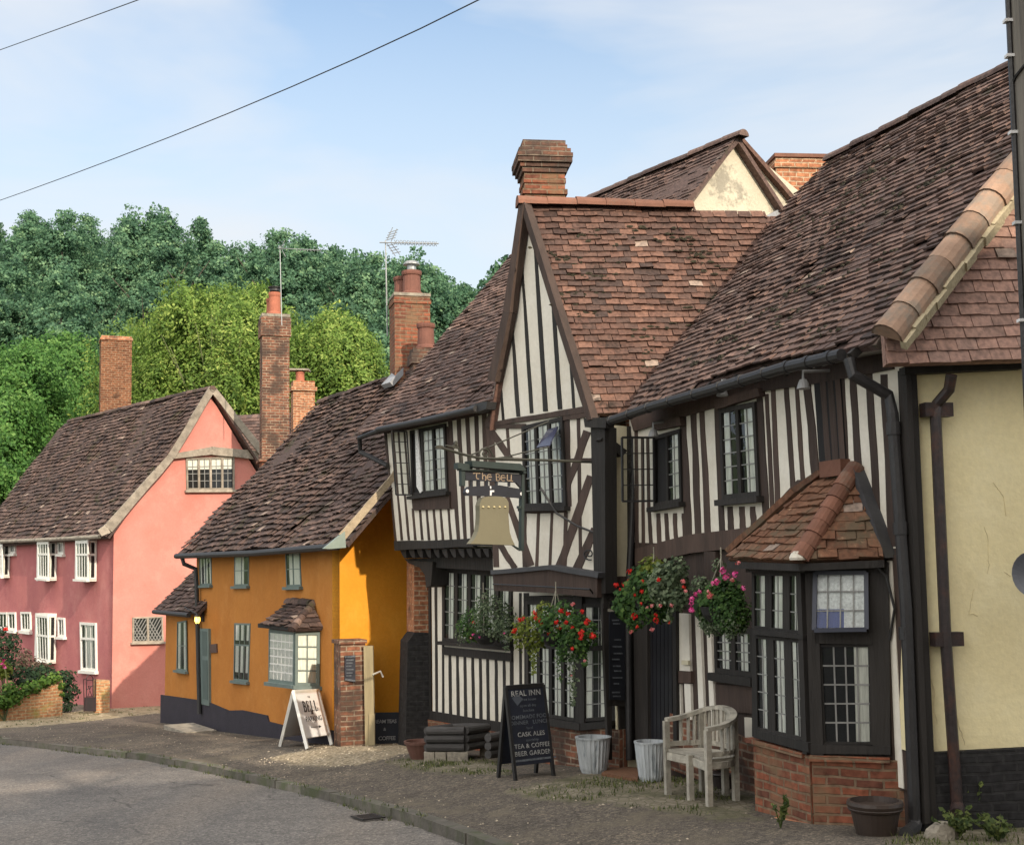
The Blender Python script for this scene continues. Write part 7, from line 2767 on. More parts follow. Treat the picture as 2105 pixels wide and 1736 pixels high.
def road_mat():
    m, nt, b = newmat('worn_road_asphalt')
    L = nt.links.new
    tc = N(nt, 'TexCoord')
    ob = tc.outputs['Object']
    def noi(sc, det, rgh=.65, scl=None, rot=0, dist=0):
        src = ob
        if scl:
            mp = N(nt, 'Mapping'); mp.inputs['Scale'].default_value = scl; mp.inputs['Rotation'].default_value = (0, 0, rot)
            L(ob, mp.inputs[0]); src = mp.outputs[0]
        n = N(nt, 'TexNoise'); n.inputs['Scale'].default_value = sc; n.inputs['Detail'].default_value = det; n.inputs['Roughness'].default_value = rgh; n.inputs['Distortion'].default_value = dist
        L(src, n.inputs[0])
        return n.outputs[0]
    def mix(f, a, q, mode='MIX'):
        x = N(nt, 'MixRGB', blend_type=mode)
        for k, w in enumerate((f, a, q)):
            if isinstance(w, tuple): x.inputs[k].default_value = c4(w)
            elif isinstance(w, float): x.inputs[k].default_value = w
            else: L(w, x.inputs[k])
        return x.outputs[0]
    col = ramp(nt, noi(1.2, 9, .7), [(.3, (.115, .108, .103)), (.5, (.148, .14, .133)), (.72, (.19, .177, .165))]).outputs[0]
    # worn wheel tracks and gravel dust drawn out along the street
    tr = ramp(nt, noi(.9, 5, .55, (1.0, .13, 1), .52), [(.42, (0, 0, 0)), (.66, (.8, .8, .8))]).outputs[0]
    col = mix(tr, col, (.195, .172, .15))
    wet = ramp(nt, noi(.6, 6, .6, (1.0, .22, 1), .52, .6), [(.5, (0, 0, 0)), (.66, (.75, .75, .75))]).outputs[0]
    col = mix(wet, col, (.092, .09, .09))
    v = N(nt, 'TexVoronoi'); v.inputs['Scale'].default_value = 42; L(ob, v.inputs[0])
    gr = ramp(nt, v.outputs['Color'], [(0, (.62, .62, .62)), (.6, (1, 1, 1)), (1, (1.75, 1.7, 1.62))]).outputs[0]
    col = mix(1.0, col, gr, 'MULTIPLY')
    v2 = N(nt, 'TexVoronoi'); v2.inputs['Scale'].default_value = 110; L(ob, v2.inputs[0])
    g2 = ramp(nt, v2.outputs['Color'], [(0, (.6, .6, .6)), (1, (1.45, 1.42, 1.38))]).outputs[0]
    col = mix(1.0, col, g2, 'MULTIPLY')
    # hairline cracks
    ve = N(nt, 'TexVoronoi', feature='DISTANCE_TO_EDGE'); ve.inputs['Scale'].default_value = .75
    dn = N(nt, 'VectorMath', operation='SCALE'); dn.inputs['Scale'].default_value = .35
    nn = N(nt, 'TexNoise'); nn.inputs['Scale'].default_value = 2.5; nn.inputs['Detail'].default_value = 6
    L(ob, nn.inputs[0]); L(nn.outputs['Color'], dn.inputs[0])
    av = N(nt, 'VectorMath', operation='ADD'); L(ob, av.inputs[0]); L(dn.outputs[0], av.inputs[1]); L(av.outputs[0], ve.inputs[0])
    ce = ramp(nt, ve.outputs['Distance'], [(.004, (.7, .7, .7)), (.014, (0, 0, 0))]).outputs[0]
    ck = mix(1.0, ce, ramp(nt, noi(.5, 3), [(.5, (0, 0, 0)), (.6, (1, 1, 1))]).outputs[0], 'MULTIPLY')
    col = mix(ck, col, (.05, .048, .045))
    L(col, b.inputs['Base Color'])
    b.inputs['Roughness'].default_value = .85
    b.inputs['Specular IOR Level'].default_value = .3
    bp = N(nt, 'Bump'); bp.inputs['Strength'].default_value = .6; bp.inputs['Distance'].default_value = .012
    L(v.outputs['Distance'], bp.inputs['Height']); L(bp.outputs[0], b.inputs['Normal'])
    return m


M['road'] = road_mat()
M['pave'] = asphalt('pavement_asphalt', (.10, .092, .08), (.135, .12, .10), 70, 1.6, .4)
M['gravel'] = asphalt('pale_gravel', (.34, .28, .19), (.26, .21, .14), 26, 2.5, .8)
M['cobble'] = asphalt('mossy_cobbles', (.15, .13, .095), (.09, .10, .05), 14, 2.5, 1.4)
M['verge'] = asphalt('dry_verge', (.30, .25, .16), (.20, .18, .10), 30, 2.5, .8)
M['kerb'] = plain('kerb_stone', (.13, .118, .098), .9, .3, 5, bump=.5, bscale=30, c2=(.08, .09, .045), c2scale=1.8, c2lo=.48, c2hi=.6, rnd=.25)
M['field'] = plain('rough_grass', (.07, .10, .03), .95, .4, .8, bump=.4)

KH = .095


def zpave(x, y, o):
    return g(x, y) + noise.noise(V((x * .5, y * .5, 3))) * .015


def zroad(x, y, o):
    return g(x, y) - KH + .02 * min(1, (-o) / 3) + noise.noise(V((x * .3, y * .3, 8))) * .015


# which side is the pavement: offset sign towards the inn
_i = len(KF) // 2
SG = 1 if (V((2, 15, 0)) - KF[_i]).dot(nrm(_i)) > 0 else -1
PAVE_CALL = 1
strip('road', [-SG * o for o in (0.0, .4, 1, 2, 3, 4.5, 6, 8, 11)], zroad, M['road'])
# land below everything, out to the hill
mb = MB()
xs = [-260, -160, -110, -80, -60, -48, -38, -30, -24, -18, -12, -8, -4, 0, 4, 8, 14, 20, 28, 40, 60, 90, 140, 220]
ys = [-60, -40, -20, -8, 0, 8, 11, 13, 16.5, 21, 26, 30, 36, 50, 62, 75, 85, 95, 120, 150, 200, 260, 340, 420]
for i in range(len(xs) - 1):
    for j in range(len(ys) - 1):
        q = [(xs[i], ys[j]), (xs[i + 1], ys[j]), (xs[i + 1], ys[j + 1]), (xs[i], ys[j + 1])]
        mb.poly([V((x, y, g(x, y) - .3 if y < 60 else g(x, y))) for x, y in q], q, .5)
tag(mb.build('ground', M['field'], None, smooth=True), kind='structure')
# kerb stones
ks = MB()
acc = 0
i = 0
while i < len(KF) - 1:
    if KF[i].y > 50 or KF[i].y < -8:
        i += 1
        continue
    m_ = min(i + 3, len(KF) - 1)
    dz = random.uniform(-.005, .006)
    sh = random.uniform(-.008, .008)
    rr_ = random.random()
    for k in range(i, m_):
        n0_, n1_ = nrm(k) * SG, nrm(k + 1) * SG
        a, b = KF[k], KF[k + 1]
        d = (b - a).normalized()
        a2 = a + d * (.005 if k == i else 0)
        b2 = b - d * (.005 if k == m_ - 1 else 0)
        o0, o1 = -.012 + sh, .125
        bt = [a2 + n0_ * o0, b2 + n1_ * o0, b2 + n1_ * o1, a2 + n0_ * o1]
        if (bt[1] - bt[0]).cross(bt[2] - bt[0]).z < 0:
            bt = bt[::-1]
        zz = lambda p: g(p.x, p.y)
        ks.hexa([p + V((0, 0, zz(p) - .3)) for p in bt], [p + V((0, 0, zz(p) + .004 + dz)) for p in bt], rr_)
    i = m_
tag(ks.build('kerb', M['kerb'], None), kind='structure')



def inside(poly, x, y):
    c = False
    k = len(poly)
    for i in range(k):
        (a, b), (d, e) = poly[i], poly[(i + 1) % k]
        if (b > y) != (e > y) and x < (d - a) * (y - b) / (e - b) + a:
            c = not c
    return c


def sdist(poly, x, y):
    best = 1e9
    k = len(poly)
    for i in range(k):
        (a, b), (d, e) = poly[i], poly[(i + 1) % k]
        L2 = (d - a) ** 2 + (e - b) ** 2
        t = max(0, min(1, ((x - a) * (d - a) + (y - b) * (e - b)) / L2))
        best = min(best, math.hypot(x - a - t * (d - a), y - b - t * (e - b)))
    return best if inside(poly, x, y) else -best


def pxground(pts):
    return [(p.x, p.y) for p in (ground(*q) for q in pts)]


GRAVP = pxground([(560, 1556), (640, 1536), (690, 1526), (760, 1515), (830, 1498), (880, 1490), (900, 1515), (850, 1545), (760, 1568), (680, 1572), (620, 1572)])
GRAVP2 = [(-3.0, 19.5), (-1.0, 19.2), (4, 22.2), (2, 25)]
COBP = pxground([(1030, 1628), (1130, 1606), (1240, 1582), (1380, 1585), (1540, 1635), (1545, 1690), (1400, 1668), (1240, 1648), (1100, 1642)])
COBP2 = pxground([(800, 1566), (870, 1552), (1010, 1560), (1060, 1592), (960, 1590), (880, 1584)])
COBP3 = pxground([(1840, 1722), (1900, 1700), (2104, 1700), (2104, 1760), (1840, 1760)])
VERP = pxground([(-150, 1478), (0, 1470), (128, 1464), (232, 1452), (338, 1445), (340, 1464), (200, 1478), (60, 1493), (-150, 1503)])


def pave_mat():
    m, nt, b = newmat('pavement_surface')
    L = nt.links.new
    tc = N(nt, 'TexCoord')
    ob = tc.outputs['Object']
    def noi(sc, det, rgh=.65):
        n = N(nt, 'TexNoise'); n.inputs['Scale'].default_value = sc; n.inputs['Detail'].default_value = det; n.inputs['Roughness'].default_value = rgh
        L(ob, n.inputs[0])
        return n.outputs[0]
    def vor(sc):
        v = N(nt, 'TexVoronoi'); v.inputs['Scale'].default_value = sc
        L(ob, v.inputs[0])
        return v
    def mixc(f, a, c, mode='MIX'):
        x = N(nt, 'MixRGB', blend_type=mode)
        if isinstance(f, float): x.inputs[0].default_value = f
        else: L(f, x.inputs[0])
        for k, q in ((1, a), (2, c)):
            if isinstance(q, tuple): x.inputs[k].default_value = c4(q)
            else: L(q, x.inputs[k])
        return x.outputs[0]
    base = ramp(nt, noi(1.7, 8), [(.3, (.085, .076, .066)), (.5, (.125, .11, .094)), (.72, (.17, .148, .12))]).outputs[0]
    pat = ramp(nt, noi(.45, 5), [(.45, (.0, .0, .0)), (.62, (.55, .55, .55))]).outputs[0]
    base = mixc(pat, base, (.075, .07, .066))
    grit = vor(85)
    gr = ramp(nt, grit.outputs['Color'], [(0, (.45, .45, .45)), (1, (1.6, 1.55, 1.48))]).outputs[0]
    base = mixc(1.0, base, gr, 'MULTIPLY')
    g3 = vor(34)
    base = mixc(1.0, base, ramp(nt, g3.outputs['Color'], [(0, (.6, .6, .6)), (.6, (1, 1, 1)), (1, (1.7, 1.62, 1.5))]).outputs[0], 'MULTIPLY')
    stain = ramp(nt, noi(.9, 7, .7), [(.52, (0, 0, 0)), (.64, (.7, .7, .7))]).outputs[0]
    base = mixc(stain, base, (.16, .135, .10))
    # gravel
    v2 = vor(24)
    gcol = ramp(nt, v2.outputs['Color'], [(0, (.30, .25, .17)), (.5, (.45, .38, .27)), (1, (.60, .52, .40))]).outputs[0]
    gsh = ramp(nt, v2.outputs['Distance'], [(.0, (1.1, 1.1, 1.1)), (.7, (.5, .48, .45))]).outputs[0]
    gcol = mixc(1.0, gcol, gsh, 'MULTIPLY')
    # cobbles with moss between
    v3 = N(nt, 'TexVoronoi', feature='DISTANCE_TO_EDGE'); v3.inputs['Scale'].default_value = 11
    mp = N(nt, 'Mapping'); mp.inputs['Scale'].default_value = (1, .55, 1); mp.inputs['Rotation'].default_value = (0, 0, .5)
    L(ob, mp.inputs[0]); L(mp.outputs[0], v3.inputs[0])
    edge = ramp(nt, v3.outputs['Distance'], [(.01, (.8, .8, .8)), (.09, (0, 0, 0))]).outputs[0]
    stone = ramp(nt, noi(6, 4), [(.3, (.15, .13, .10)), (.7, (.30, .26, .20))]).outputs[0]
    moss = ramp(nt, noi(9, 4), [(.3, (.055, .055, .03)), (.7, (.12, .115, .065))]).outputs[0]
    mossf = ramp(nt, noi(1.6, 6), [(.38, (0, 0, 0)), (.62, (.85, .85, .85))]).outputs[0]
    ccol = mixc(edge, stone, moss)
    ccol = mixc(mossf, ccol, moss)
    vcol = ramp(nt, noi(7, 7), [(.3, (.16, .12, .07)), (.5, (.30, .25, .16)), (.7, (.40, .34, .24))]).outputs[0]
    col = base
    for nm, c in (('verge', vcol), ('cobble', ccol), ('gravel', gcol)):
        at = N(nt, 'Attribute', attribute_name=nm)
        ad = N(nt, 'Math', operation='MULTIPLY_ADD'); ad.inputs[1].default_value = .9
        L(noi(3.2, 6, .75), ad.inputs[0]); L(at.outputs['Fac'], ad.inputs[2])
        f = ramp(nt, ad.outputs[0], [(.86, (0, 0, 0)), (1.0, (1, 1, 1))]).outputs[0]
        col = mixc(f, col, c)
    L(col, b.inputs['Base Color'])
    b.inputs['Roughness'].default_value = .9
    b.inputs['Specular IOR Level'].default_value = .2
    bp = N(nt, 'Bump'); bp.inputs['Strength'].default_value = .7; bp.inputs['Distance'].default_value = .012
    L(grit.outputs['Distance'], bp.inputs['Height']); L(bp.outputs[0], b.inputs['Normal'])
    return m


offs = [0, .14] + [.3 + .25 * k for k in range(30)] + [8.2, 9, 11]
pv = strip('pavement', [SG * o for o in offs], zpave, pave_mat())
me = pv.data
for nm, polys in (('gravel', [GRAVP, GRAVP2]), ('cobble', [COBP, COBP2, COBP3]), ('verge', [VERP])):
    at = me.attributes.new(nm, 'FLOAT', 'POINT')
    vals = []
    for v in me.vertices:
        x, y = v.co.x + pv.location.x, v.co.y + pv.location.y
        d = max(sdist(P, x, y) for P in polys) if y < 40 else -9
        vals.append(max(0.0, min(1.0, .5 + d / .8)))
    at.data.foreach_set('value', vals)

# grass tufts and weeds along the kerb and in the cobbles
GRASS = leaf_mat('short_grass', (.03, .05, .012), (.085, .11, .03), (.20, .21, .08))
mb = MB()
random.seed(3)
def tuft(p, n, h, sp):
    for i in range(n):
        a = random.uniform(0, 6.28)
        b0 = p + V((random.gauss(0, sp), random.gauss(0, sp), 0))
        t = b0 + V((math.cos(a) * h * .5, math.sin(a) * h * .5, h * random.uniform(.5, 1.1)))
        w = V((-math.sin(a), math.cos(a), 0)) * .006
        mb.poly([b0 - w, b0 + w, t], r=random.random())
for i in range(len(KF)):
    p = KF[i]
    if 9 < p.y < 26 and noise.noise(V((p.x * .9, p.y * .9, 4))) > -.05:
        for k in range(3):
            q = p + nrm(i) * SG * random.uniform(-.05, .06)
            q = q.lerp(KF[min(i + 1, len(KF) - 1)], random.random())
            low = random.random() < .6
            tuft(V((q.x, q.y, g(q.x, q.y) - (KH if low else -.01))) - (nrm(i) * SG * .06 if low else V((0, 0, 0))), 6, .05, .03)
for P, n in ((COBP, 240), (COBP2, 130), (COBP3, 60), (VERP, 120)):
    xs_ = [p[0] for p in P]; ys_ = [p[1] for p in P]
    k = 0
    while k < n:
        x, y = random.uniform(min(xs_), max(xs_)), random.uniform(min(ys_), max(ys_))
        if inside(P, x, y):
            k += 1
            if noise.noise(V((x * 1.3, y * 1.3, 9))) > -.15:
                tuft(V((x, y, zpave(x, y, 1))), 9, .045, .05)
tag(mb.build('grass', GRASS, None), kind='stuff')

# loose grit and little stones on the pavement and drive
mb = MB()
random.seed(13)
def pebble(x, y, r_):
    c = V((x, y, zpave(x, y, 1)))
    k = random.uniform(0, 6.28)
    ring = [c + V((math.cos(k + t * 1.2566) * r_ * random.uniform(.7, 1.2), math.sin(k + t * 1.2566) * r_ * random.uniform(.7, 1.2), 0)) for t in range(5)]
    tp = c + V((0, 0, r_ * random.uniform(.5, .9)))
    rr_ = random.random()
    for t in range(5):
        mb.poly([ring[t], ring[(t + 1) % 5], tp], r=rr_)
for P, n, rs in ((GRAVP, 1500, .016), (GRAVP2, 700, .016), (VERP, 500, .02)):
    xs_ = [p[0] for p in P]; ys_ = [p[1] for p in P]
    k = 0
    while k < n:
        x, y = random.uniform(min(xs_) - .2, max(xs_) + .2), random.uniform(min(ys_) - .2, max(ys_) + .2)
        k += 1
        if sdist(P, x, y) > -.25:
            pebble(x, y, rs * random.uniform(.5, 1.4))
for k in range(1400):
    i = random.randrange(10, len(KF) - 10)
    if 9 < KF[i].y < 30:
        p = KF[i] + nrm(i) * SG * (random.random() ** 1.5 * 3.2 + .15)
        pebble(p.x, p.y, .010 * random.uniform(.5, 1.6))
tag(mb.build('gravel', plain('loose_stones', (.33, .28, .21), .9, .3, 20, rnd=.55), None), kind='stuff')
# ================================================================== TREES
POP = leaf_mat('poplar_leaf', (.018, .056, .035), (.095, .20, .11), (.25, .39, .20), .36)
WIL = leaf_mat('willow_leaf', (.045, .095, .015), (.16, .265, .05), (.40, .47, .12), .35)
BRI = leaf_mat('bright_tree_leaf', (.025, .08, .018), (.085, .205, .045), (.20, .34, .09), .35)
TWIG = plain('pale_twig', (.17, .19, .09), .9, .3, 8)
BARK = plain('tree_bark', (.10, .085, .065), .95, .35, 6, bump=.6)


def crown_mesh(seed, prof, n_clump, per, leaf_size, clump_r, mat, name, lump=.25, droop=0.0):
    """leaves in clumps through a crown; prof: list of (z, radius)"""
    rr = random.Random(seed)
    mb = MB()
    zs = [p[0] for p in prof]
    z0, z1 = zs[0], zs[-1]
    random.seed(seed)
    made = 0
    while made < n_clump:
        z = rr.uniform(z0, z1)
        rad = interp(prof, z)
        if rr.random() > rad / max(p[1] for p in prof) + .1:
            continue
        t = rr.uniform(0, 2 * math.pi)
        lumpf = 1 + noise.noise(V((math.cos(t) * 1.6, math.sin(t) * 1.6, z * .22 + seed))) * lump * 2 + noise.noise(V((math.cos(t) * 5, math.sin(t) * 5, z * .9 + seed))) * lump * 1.3
        q = rr.random() ** .38
        c = V((math.cos(t) * rad * q * lumpf, math.sin(t) * rad * q * lumpf, z + rr.uniform(-.3, .3)))
        if noise.noise(c * .35 + V((seed, 0, 0))) < -.28 and q > .6:
            continue
        made += 1
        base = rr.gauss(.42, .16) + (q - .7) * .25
        cr = clump_r * rr.uniform(.6, 1.3)
        out = V((c.x, c.y, .4 * rad)).normalized()
        for k in range(per):
            v = rv()
            p = c + V((v.x * cr, v.y * cr, v.z * cr * (.8 + droop)))
            leaf(mb, p, leaf_size * rr.uniform(.6, 1.35) * (1.5 if droop > .5 else 1), out + rv() * 1.0, min(1, max(0, base + rr.gauss(0, .14))), .4 if droop > .5 else .75)
    return mb


def add_lobes(mbx, seed, r, zc, k, mat_per, leaf_size, clump_r, droop):
    rr = random.Random(seed)
    for i in range(k):
        a = rr.uniform(0, 6.28)
        el = rr.uniform(-.1, 1.2)
        c = V((math.cos(a) * math.cos(el) * r * .82, math.sin(a) * math.cos(el) * r * .82, zc + math.sin(el) * r * .9))
        q = crown_mesh(seed * 7 + i, [(-1, .5), (-.4, .95), (.4, .9), (1.0, .3)], mat_per, 30, leaf_size, clump_r * .7, None, '', .25, droop)
        sc = r * rr.uniform(.22, .36)
        o = len(mbx.v)
        mbx.v += [c + p * sc if False else c + V((p.x * sc, p.y * sc, p.z * sc)) for p in q.v]
        mbx.f += [[j + o for j in f] for f in q.f]
        mbx.uv += q.uv; mbx.r += q.r; mbx.m += q.m


def twigs(t, base, zc, r, n, mat):
    mb = MB()
    rr = random.Random(int(abs(base.x) * 100))
    b = V(base)
    for i in range(n):
        a = rr.uniform(0, 6.28)
        el = rr.uniform(-.2, 1.3)
        e = b + V((math.cos(a) * math.cos(el) * r, math.sin(a) * math.cos(el) * r, zc + math.sin(el) * r)) * 1.0
        s0 = b + V((math.cos(a) * r * .15, math.sin(a) * r * .15, zc - r * .75))
        m1 = s0.lerp(e, .55) + V((rr.gauss(0, .2), rr.gauss(0, .2), r * .08))
        mb.tube([s0, m1, e], [.06, .035, .012], 5, cap=False)
    mb.build('branches', mat, t)


def tree(name, label, group, base, crowns, trunk_r, height, mat):
    """crowns: list of MB already in tree-local metres"""
    t = empty(name, base, label, 'tree', group)
    for mbx in crowns:
        mbx.v = [p + V(base) for p in mbx.v]
        mbx.build('crown', mat, t)
    mb = MB()
    b = V(base)
    mb.tube([b - V((0, 0, .5)), b + V((.1, 0, height * .4)), b + V((0, .1, height * .85))], [trunk_r * 1.3, trunk_r, trunk_r * .25], 8)
    for i in range(7):
        z = height * random.uniform(.25, .7)
        a = random.uniform(0, 6.28)
        l = height * random.uniform(.12, .25)
        p = b + V((0, 0, z))
        mb.tube([p, p + V((math.cos(a) * l * .5, math.sin(a) * l * .5, l * .4)), p + V((math.cos(a) * l, math.sin(a) * l, l * .9))], [trunk_r * .5, trunk_r * .3, trunk_r * .08], 6)
    mb.build('trunk', BARK, t)
    return t


# wood of poplars on the hill: five trees built, the rest copies
random.seed(5)
protos = []
for k in range(5):
    H = 22
    prof = [(3, 1.2), (6, 2.6), (10, 3.3), (15, 3.1), (19, 2.2), (21, 1.2), (22.4, .35)]
    prof = [(z, r * random.uniform(.9, 1.15)) for z, r in prof]
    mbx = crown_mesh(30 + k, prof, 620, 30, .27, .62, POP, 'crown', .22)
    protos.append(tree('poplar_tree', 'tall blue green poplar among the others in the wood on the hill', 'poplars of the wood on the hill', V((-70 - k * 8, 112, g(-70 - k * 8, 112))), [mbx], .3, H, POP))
first = [True] * 5
idx = 0
random.seed(11)
spots = []
for row, (y, dx, sc) in enumerate(((97, 4.6, .80), (106, 4.4, .9), (116, 4.2, .98), (127, 4.2, 1.02), (138, 4.4, 1.05), (148, 4.4, 1.08), (160, 4.6, 1.1))):
    x = -.42 * y - 6 + row * 1.7
    while x < (.02 * y if row < 4 else .05 * y):
        spots.append((x + random.uniform(-1.3, 1.3), y + random.uniform(-3, 3), sc * random.uniform(.9, 1.1)))
        x += dx * random.uniform(.8, 1.2)
SKYL = [(-400, 400), (0, 420), (150, 438), (330, 436), (480, 468), (560, 482), (640, 497), (720, 520), (800, 542), (860, 532), (920, 572), (985, 606), (1100, 640)]
fit = []
for (x, y, s) in spots:
    px = CX + F_PX * x / y
    zt = (1170 - .015 * (px - 1052) - interp(SKYL, px)) / F_PX * y
    lim = (zt - g(x, y) + .4) / 22.0
    if lim < .35:
        continue
    if y > 124:
        s = lim * random.uniform(.9, 1.03)
    else:
        s = min(s, lim * random.uniform(.78, .98))
    fit.append((x, y, s))
spots = fit
for k in range(34):
    px = 560 + k * 13.5
    y = random.uniform(126, 156)
    x = (px - CX) / F_PX * y
    zt = (1170 - .015 * (px - 1052) - interp(SKYL, px)) / F_PX * y
    spots.append((x, y, max(.4, (zt - g(x, y) + .4) / 22.0 * random.uniform(.93, 1.03))))
for (x, y, s) in spots:
    k = idx % 5
    o = protos[k] if first[k] else copy_tree(protos[k])
    first[k] = False
    o.location = V((x, y, g(x, y) - .4))
    o.rotation_euler = (0, 0, random.uniform(0, 6.28))
    w_ = max(s, .72)
    o.scale = (w_ * random.uniform(.95, 1.15), w_ * random.uniform(.95, 1.15), s)
    idx += 1

# pale willow like trees behind the cottages
def round_prof(r, zc, n=9, fl=.85):
    out = []
    for i in range(n):
        a = -math.pi / 2 * .92 + math.pi * .98 * i / (n - 1)
        out.append((zc + r * fl * math.sin(a), max(.25, r * math.cos(a))))
    return out
def at_px(px, py, d):
    p = ray(px, py) * (d / ray(px, py).y)
    return p
p = at_px(455, 790, 58)
bz = g(p.x, p.y)
r_ = 180 / 2600 * 58 * 1.02
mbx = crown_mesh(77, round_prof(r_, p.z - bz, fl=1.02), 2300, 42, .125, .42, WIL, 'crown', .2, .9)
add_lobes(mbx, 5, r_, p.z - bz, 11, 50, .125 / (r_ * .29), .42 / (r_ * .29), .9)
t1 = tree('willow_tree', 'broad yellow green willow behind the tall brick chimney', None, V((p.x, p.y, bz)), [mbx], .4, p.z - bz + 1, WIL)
twigs(t1, V((p.x, p.y, bz)), p.z - bz, r_ * 1.02, 60, TWIG)
p = at_px(690, 790, 54)
bz = g(p.x, p.y)
r_ = 112 / 2600 * 54 * 1.0
mbx = crown_mesh(78, round_prof(r_, p.z - bz, fl=1.2), 1300, 42, .12, .38, WIL, 'crown', .2, .9)
add_lobes(mbx, 6, r_, p.z - bz, 9, 40, .12 / (r_ * .29), .38 / (r_ * .29), .9)
t1 = tree('willow_tree', 'smaller rounded yellow green willow between the two tall chimneys', None, V((p.x, p.y, bz)), [mbx], .3, p.z - bz + 1, WIL)
p = at_px(350, 850, 62)
bz = g(p.x, p.y)
mbx = crown_mesh(79, round_prof(4.2, p.z - bz, fl=1.1), 800, 42, .13, .42, WIL, 'crown', .2, .9)
tree('willow_tree', 'low yellow green willow peeping over the pink house ridge', None, V((p.x, p.y, bz)), [mbx], .3, p.z - bz + 1, WIL)
# bright trees at the left edge
for i, (px, py, d, r, sd, lab) in enumerate(((40, 870, 66, 3.5, 81, 'bright green tree at the far left behind the pink house'), (140, 840, 70, 3.6, 82, 'bright green tree right beside the broad pink house chimney'), (-20, 960, 58, 3.0, 83, 'lowest bright green tree where the pink roof leaves the picture'))):
    p = at_px(px, py, d)
    bz = g(p.x, p.y)
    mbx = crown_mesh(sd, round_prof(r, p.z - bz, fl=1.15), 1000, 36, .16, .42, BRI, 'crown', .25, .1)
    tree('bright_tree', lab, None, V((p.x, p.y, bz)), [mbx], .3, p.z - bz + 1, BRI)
# treetop just right of the left roof
p = at_px(1040, 590, 75)
bz = g(p.x, p.y)
mbx = crown_mesh(84, [(p.z - bz - 8, 1), (p.z - bz - 4, 2.4), (p.z - bz, 1.8), (p.z - bz + 1.6, .4)], 260, 14, .34, .5, POP, 'crown', .3)
tree('slim_tree', 'slim treetop showing above the steep left roof of the inn', None, V((p.x, p.y, bz)), [mbx], .3, p.z - bz, POP)
# ================================================================== UNSEEN HOUSE AND TREES behind the viewer, added only to shade the near street
SUN_EL, SUN_TH = R(27), R(30)
SH, PH = V((math.sin(SUN_TH), -math.cos(SUN_TH), 0)), V((math.cos(SUN_TH), math.sin(SUN_TH), 0))
def sp_pos(s, u):
    return SH * s + PH * u
hs = empty('unseen_shade_house', sp_pos(10, 4), 'unseen brick house with tiled roof added uphill to shade the street', 'house')
zr, ze = 11.1, 7.2
c = [sp_pos(6.5, -9), sp_pos(6.5, 13.5), sp_pos(13.5, 13.5), sp_pos(13.5, -9)]
body(hs, 'wall', [xy(p) for p in c][::-1], -2.5, ze, 'brick_red')
mb = MB()
for s0 in (6.2, 13.8):
    a, b = sp_pos(s0, -9.3) + V((0, 0, ze - .2)), sp_pos(s0, 13.8) + V((0, 0, ze - .2))
    r0, r1 = sp_pos(10, -9.3) + V((0, 0, zr)), sp_pos(10, 13.8) + V((0, 0, zr))
    mb.hexa([a, b, r1, r0], [k + V((0, 0, .08)) for k in (a, b, r1, r0)])
mb.build('roof', M['tile_dark'], hs)
mb = MB()
for u in (-9, 13.5):
    mb.poly([sp_pos(6.5, u) + V((0, 0, ze)), sp_pos(13.5, u) + V((0, 0, ze)), sp_pos(10, u) + V((0, 0, zr))])
mb.build('gable', M['brick_red'], hs)
for i, u in enumerate((-8.5, -4.4, -.4, 3.4)):
    b = sp_pos(15, u)
    bz = g(b.x, b.y)
    mbx = crown_mesh(90 + i, [(15.9 - bz, 2.9), (16.8 - bz, 3.2), (18 - bz, 3.2), (21 - bz, 2.4), (23 - bz, .6)], 900, 18, .46, .6, BRI, 'crown', .06)
    keep = [k for k, f in enumerate(mbx.f) if mbx.v[f[0]].z > 16.2 - bz]  # crown cut flat below so a strip of sun reaches the road
    mbx.f = [mbx.f[k] for k in keep]; mbx.uv = [mbx.uv[k] for k in keep]; mbx.r = [mbx.r[k] for k in keep]; mbx.m = [mbx.m[k] for k in keep]
    tree('unseen_shade_tree', 'unseen tall tree added behind the shading house to shade the street', 'unseen trees added to shade the street', V((b.x, b.y, bz)), [mbx], .3, 20 - bz, BRI)
# ================================================================== LIGHT
to_sun = V((math.sin(SUN_TH) * math.cos(SUN_EL), -math.cos(SUN_TH) * math.cos(SUN_EL), math.sin(SUN_EL)))
sd_ = bpy.data.lights.new('sun', 'SUN')
sd_.energy = 2.1
sd_.angle = R(.5)
sd_.color = (1, .86, .68)
so = bpy.data.objects.new('sun', sd_)
COL.objects.link(so)
so.rotation_euler = to_sun.to_track_quat('Z', 'Y').to_euler()
so.location = to_sun * 60
wd_ = bpy.data.worlds.new('World')
scene.world = wd_
wd_.use_nodes = True
nt = wd_.node_tree
nt.nodes.clear()
L = nt.links.new
out = nt.nodes.new('ShaderNodeOutputWorld')
bg = nt.nodes.new('ShaderNodeBackground')
SKY_TINT = (.69, .755, .765)
HAZE_C = (2.95, 3.25, 3.45)
CLOUD_C = (3.15, 3.25, 3.4)
FILL_BANK_C = (8.7, 8.3, 7.75)
sky = nt.nodes.new('ShaderNodeTexSky')
sky.sky_type = 'NISHITA'
sky.sun_disc = False
sky.sun_elevation = SUN_EL
sky.sun_rotation = math.pi - SUN_TH
sky.air_density = 1.0
sky.dust_density = .6
sky.ozone_density = 1.2
tc = nt.nodes.new('ShaderNodeTexCoord')
gen = tc.outputs['Generated']


def wmath(op, a, b_=None, c_=None):
    n = nt.nodes.new('ShaderNodeMath')
    n.operation = op
    for k, q in enumerate((a, b_, c_)):
        if q is None:
            continue
        if isinstance(q, (int, float)):
            n.inputs[k].default_value = q
        else:
            L(q, n.inputs[k])
    return n.outputs[0]


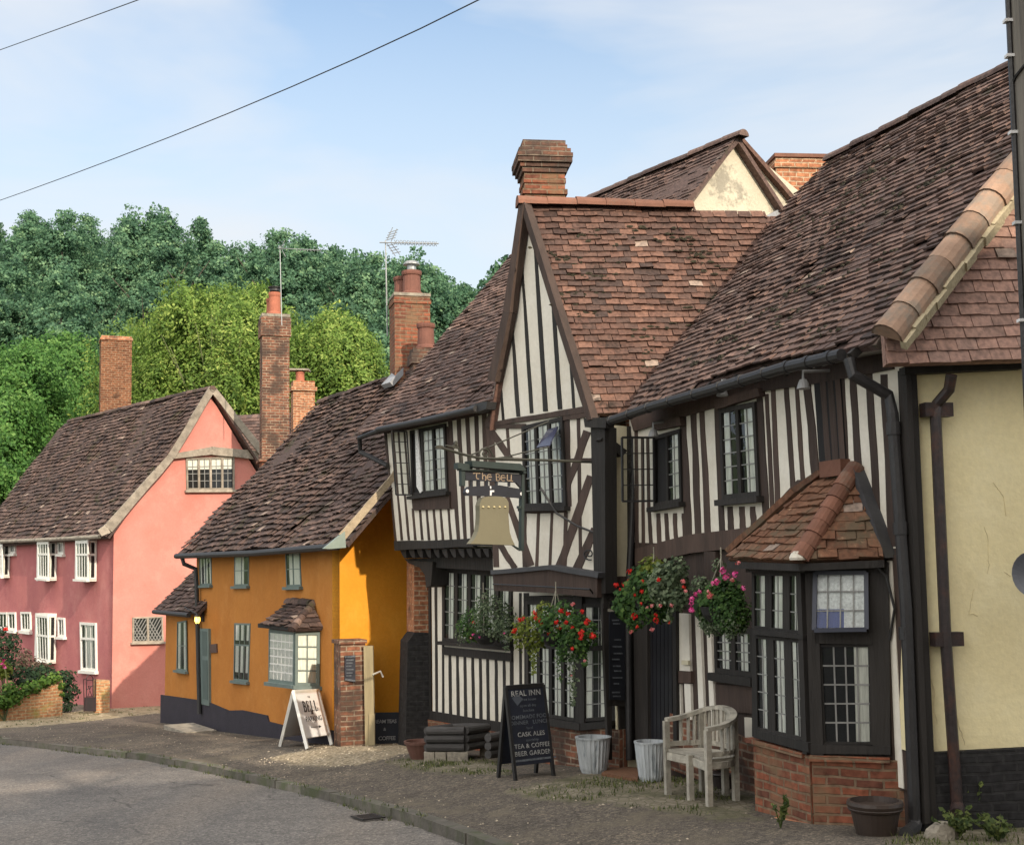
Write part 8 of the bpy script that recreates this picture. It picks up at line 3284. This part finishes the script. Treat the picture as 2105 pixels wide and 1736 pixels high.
def wmix(f, a, b_, mode='MIX'):
    n = nt.nodes.new('ShaderNodeMixRGB')
    n.blend_type = mode
    for k, q in enumerate((f, a, b_)):
        if isinstance(q, tuple):
            n.inputs[k].default_value = (*q, 1)
        elif isinstance(q, (int, float)):
            n.inputs[k].default_value = q
        else:
            L(q, n.inputs[k])
    return n.outputs[0]


def wnoise(scale, sc3, detail, rot=(0, 0, 0), dist=0.4, rgh=.5):
    mp = nt.nodes.new('ShaderNodeMapping')
    mp.inputs['Scale'].default_value = sc3
    mp.inputs['Rotation'].default_value = rot
    L(gen, mp.inputs[0])
    nz = nt.nodes.new('ShaderNodeTexNoise')
    nz.inputs['Scale'].default_value = scale
    nz.inputs['Detail'].default_value = detail
    nz.inputs['Roughness'].default_value = rgh
    nz.inputs['Distortion'].default_value = dist
    L(mp.outputs[0], nz.inputs[0])
    return nz.outputs[0]


blue = wmix(1.0, sky.outputs[0], SKY_TINT, 'MULTIPLY')
thin = ramp(nt, wnoise(2.6, (1, 1, 3.6), 5, (.1, .15, .3)), [(.40, (0, 0, 0)), (.66, (.85, .85, .85))]).outputs[0]
sep = nt.nodes.new('ShaderNodeSeparateXYZ')
L(gen, sep.inputs[0])
low = ramp(nt, sep.outputs[2], [(.0, (1, 1, 1)), (.2, (.92, .92, .92)), (.3, (.62, .62, .62)), (.46, (.12, .12, .12))]).outputs[0]
skyc = wmix(low, blue, HAZE_C)
skyc = wmix(thin, skyc, CLOUD_C)
# a bank of unseen cloud added behind and over the viewer as fill light
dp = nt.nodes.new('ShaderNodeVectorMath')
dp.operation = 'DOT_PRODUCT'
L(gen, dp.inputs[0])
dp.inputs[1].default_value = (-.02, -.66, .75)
fill_bank = ramp(nt, wmath('MULTIPLY_ADD', wnoise(3.0, (1, 1, 1.6), 5), .5, wmath('SUBTRACT', dp.outputs['Value'], .25)), [(.28, (0, 0, 0)), (.75, (1, 1, 1))]).outputs[0]
skyc = wmix(fill_bank, skyc, FILL_BANK_C)
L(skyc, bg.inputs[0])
bg.inputs[1].default_value = .12
L(bg.outputs[0], out.inputs[0])
scene.view_settings.view_transform = 'Standard'
scene.view_settings.look = 'None'
scene.view_settings.exposure = 1.2
scene.view_settings.gamma = 1
scene.view_settings.use_curve_mapping = False
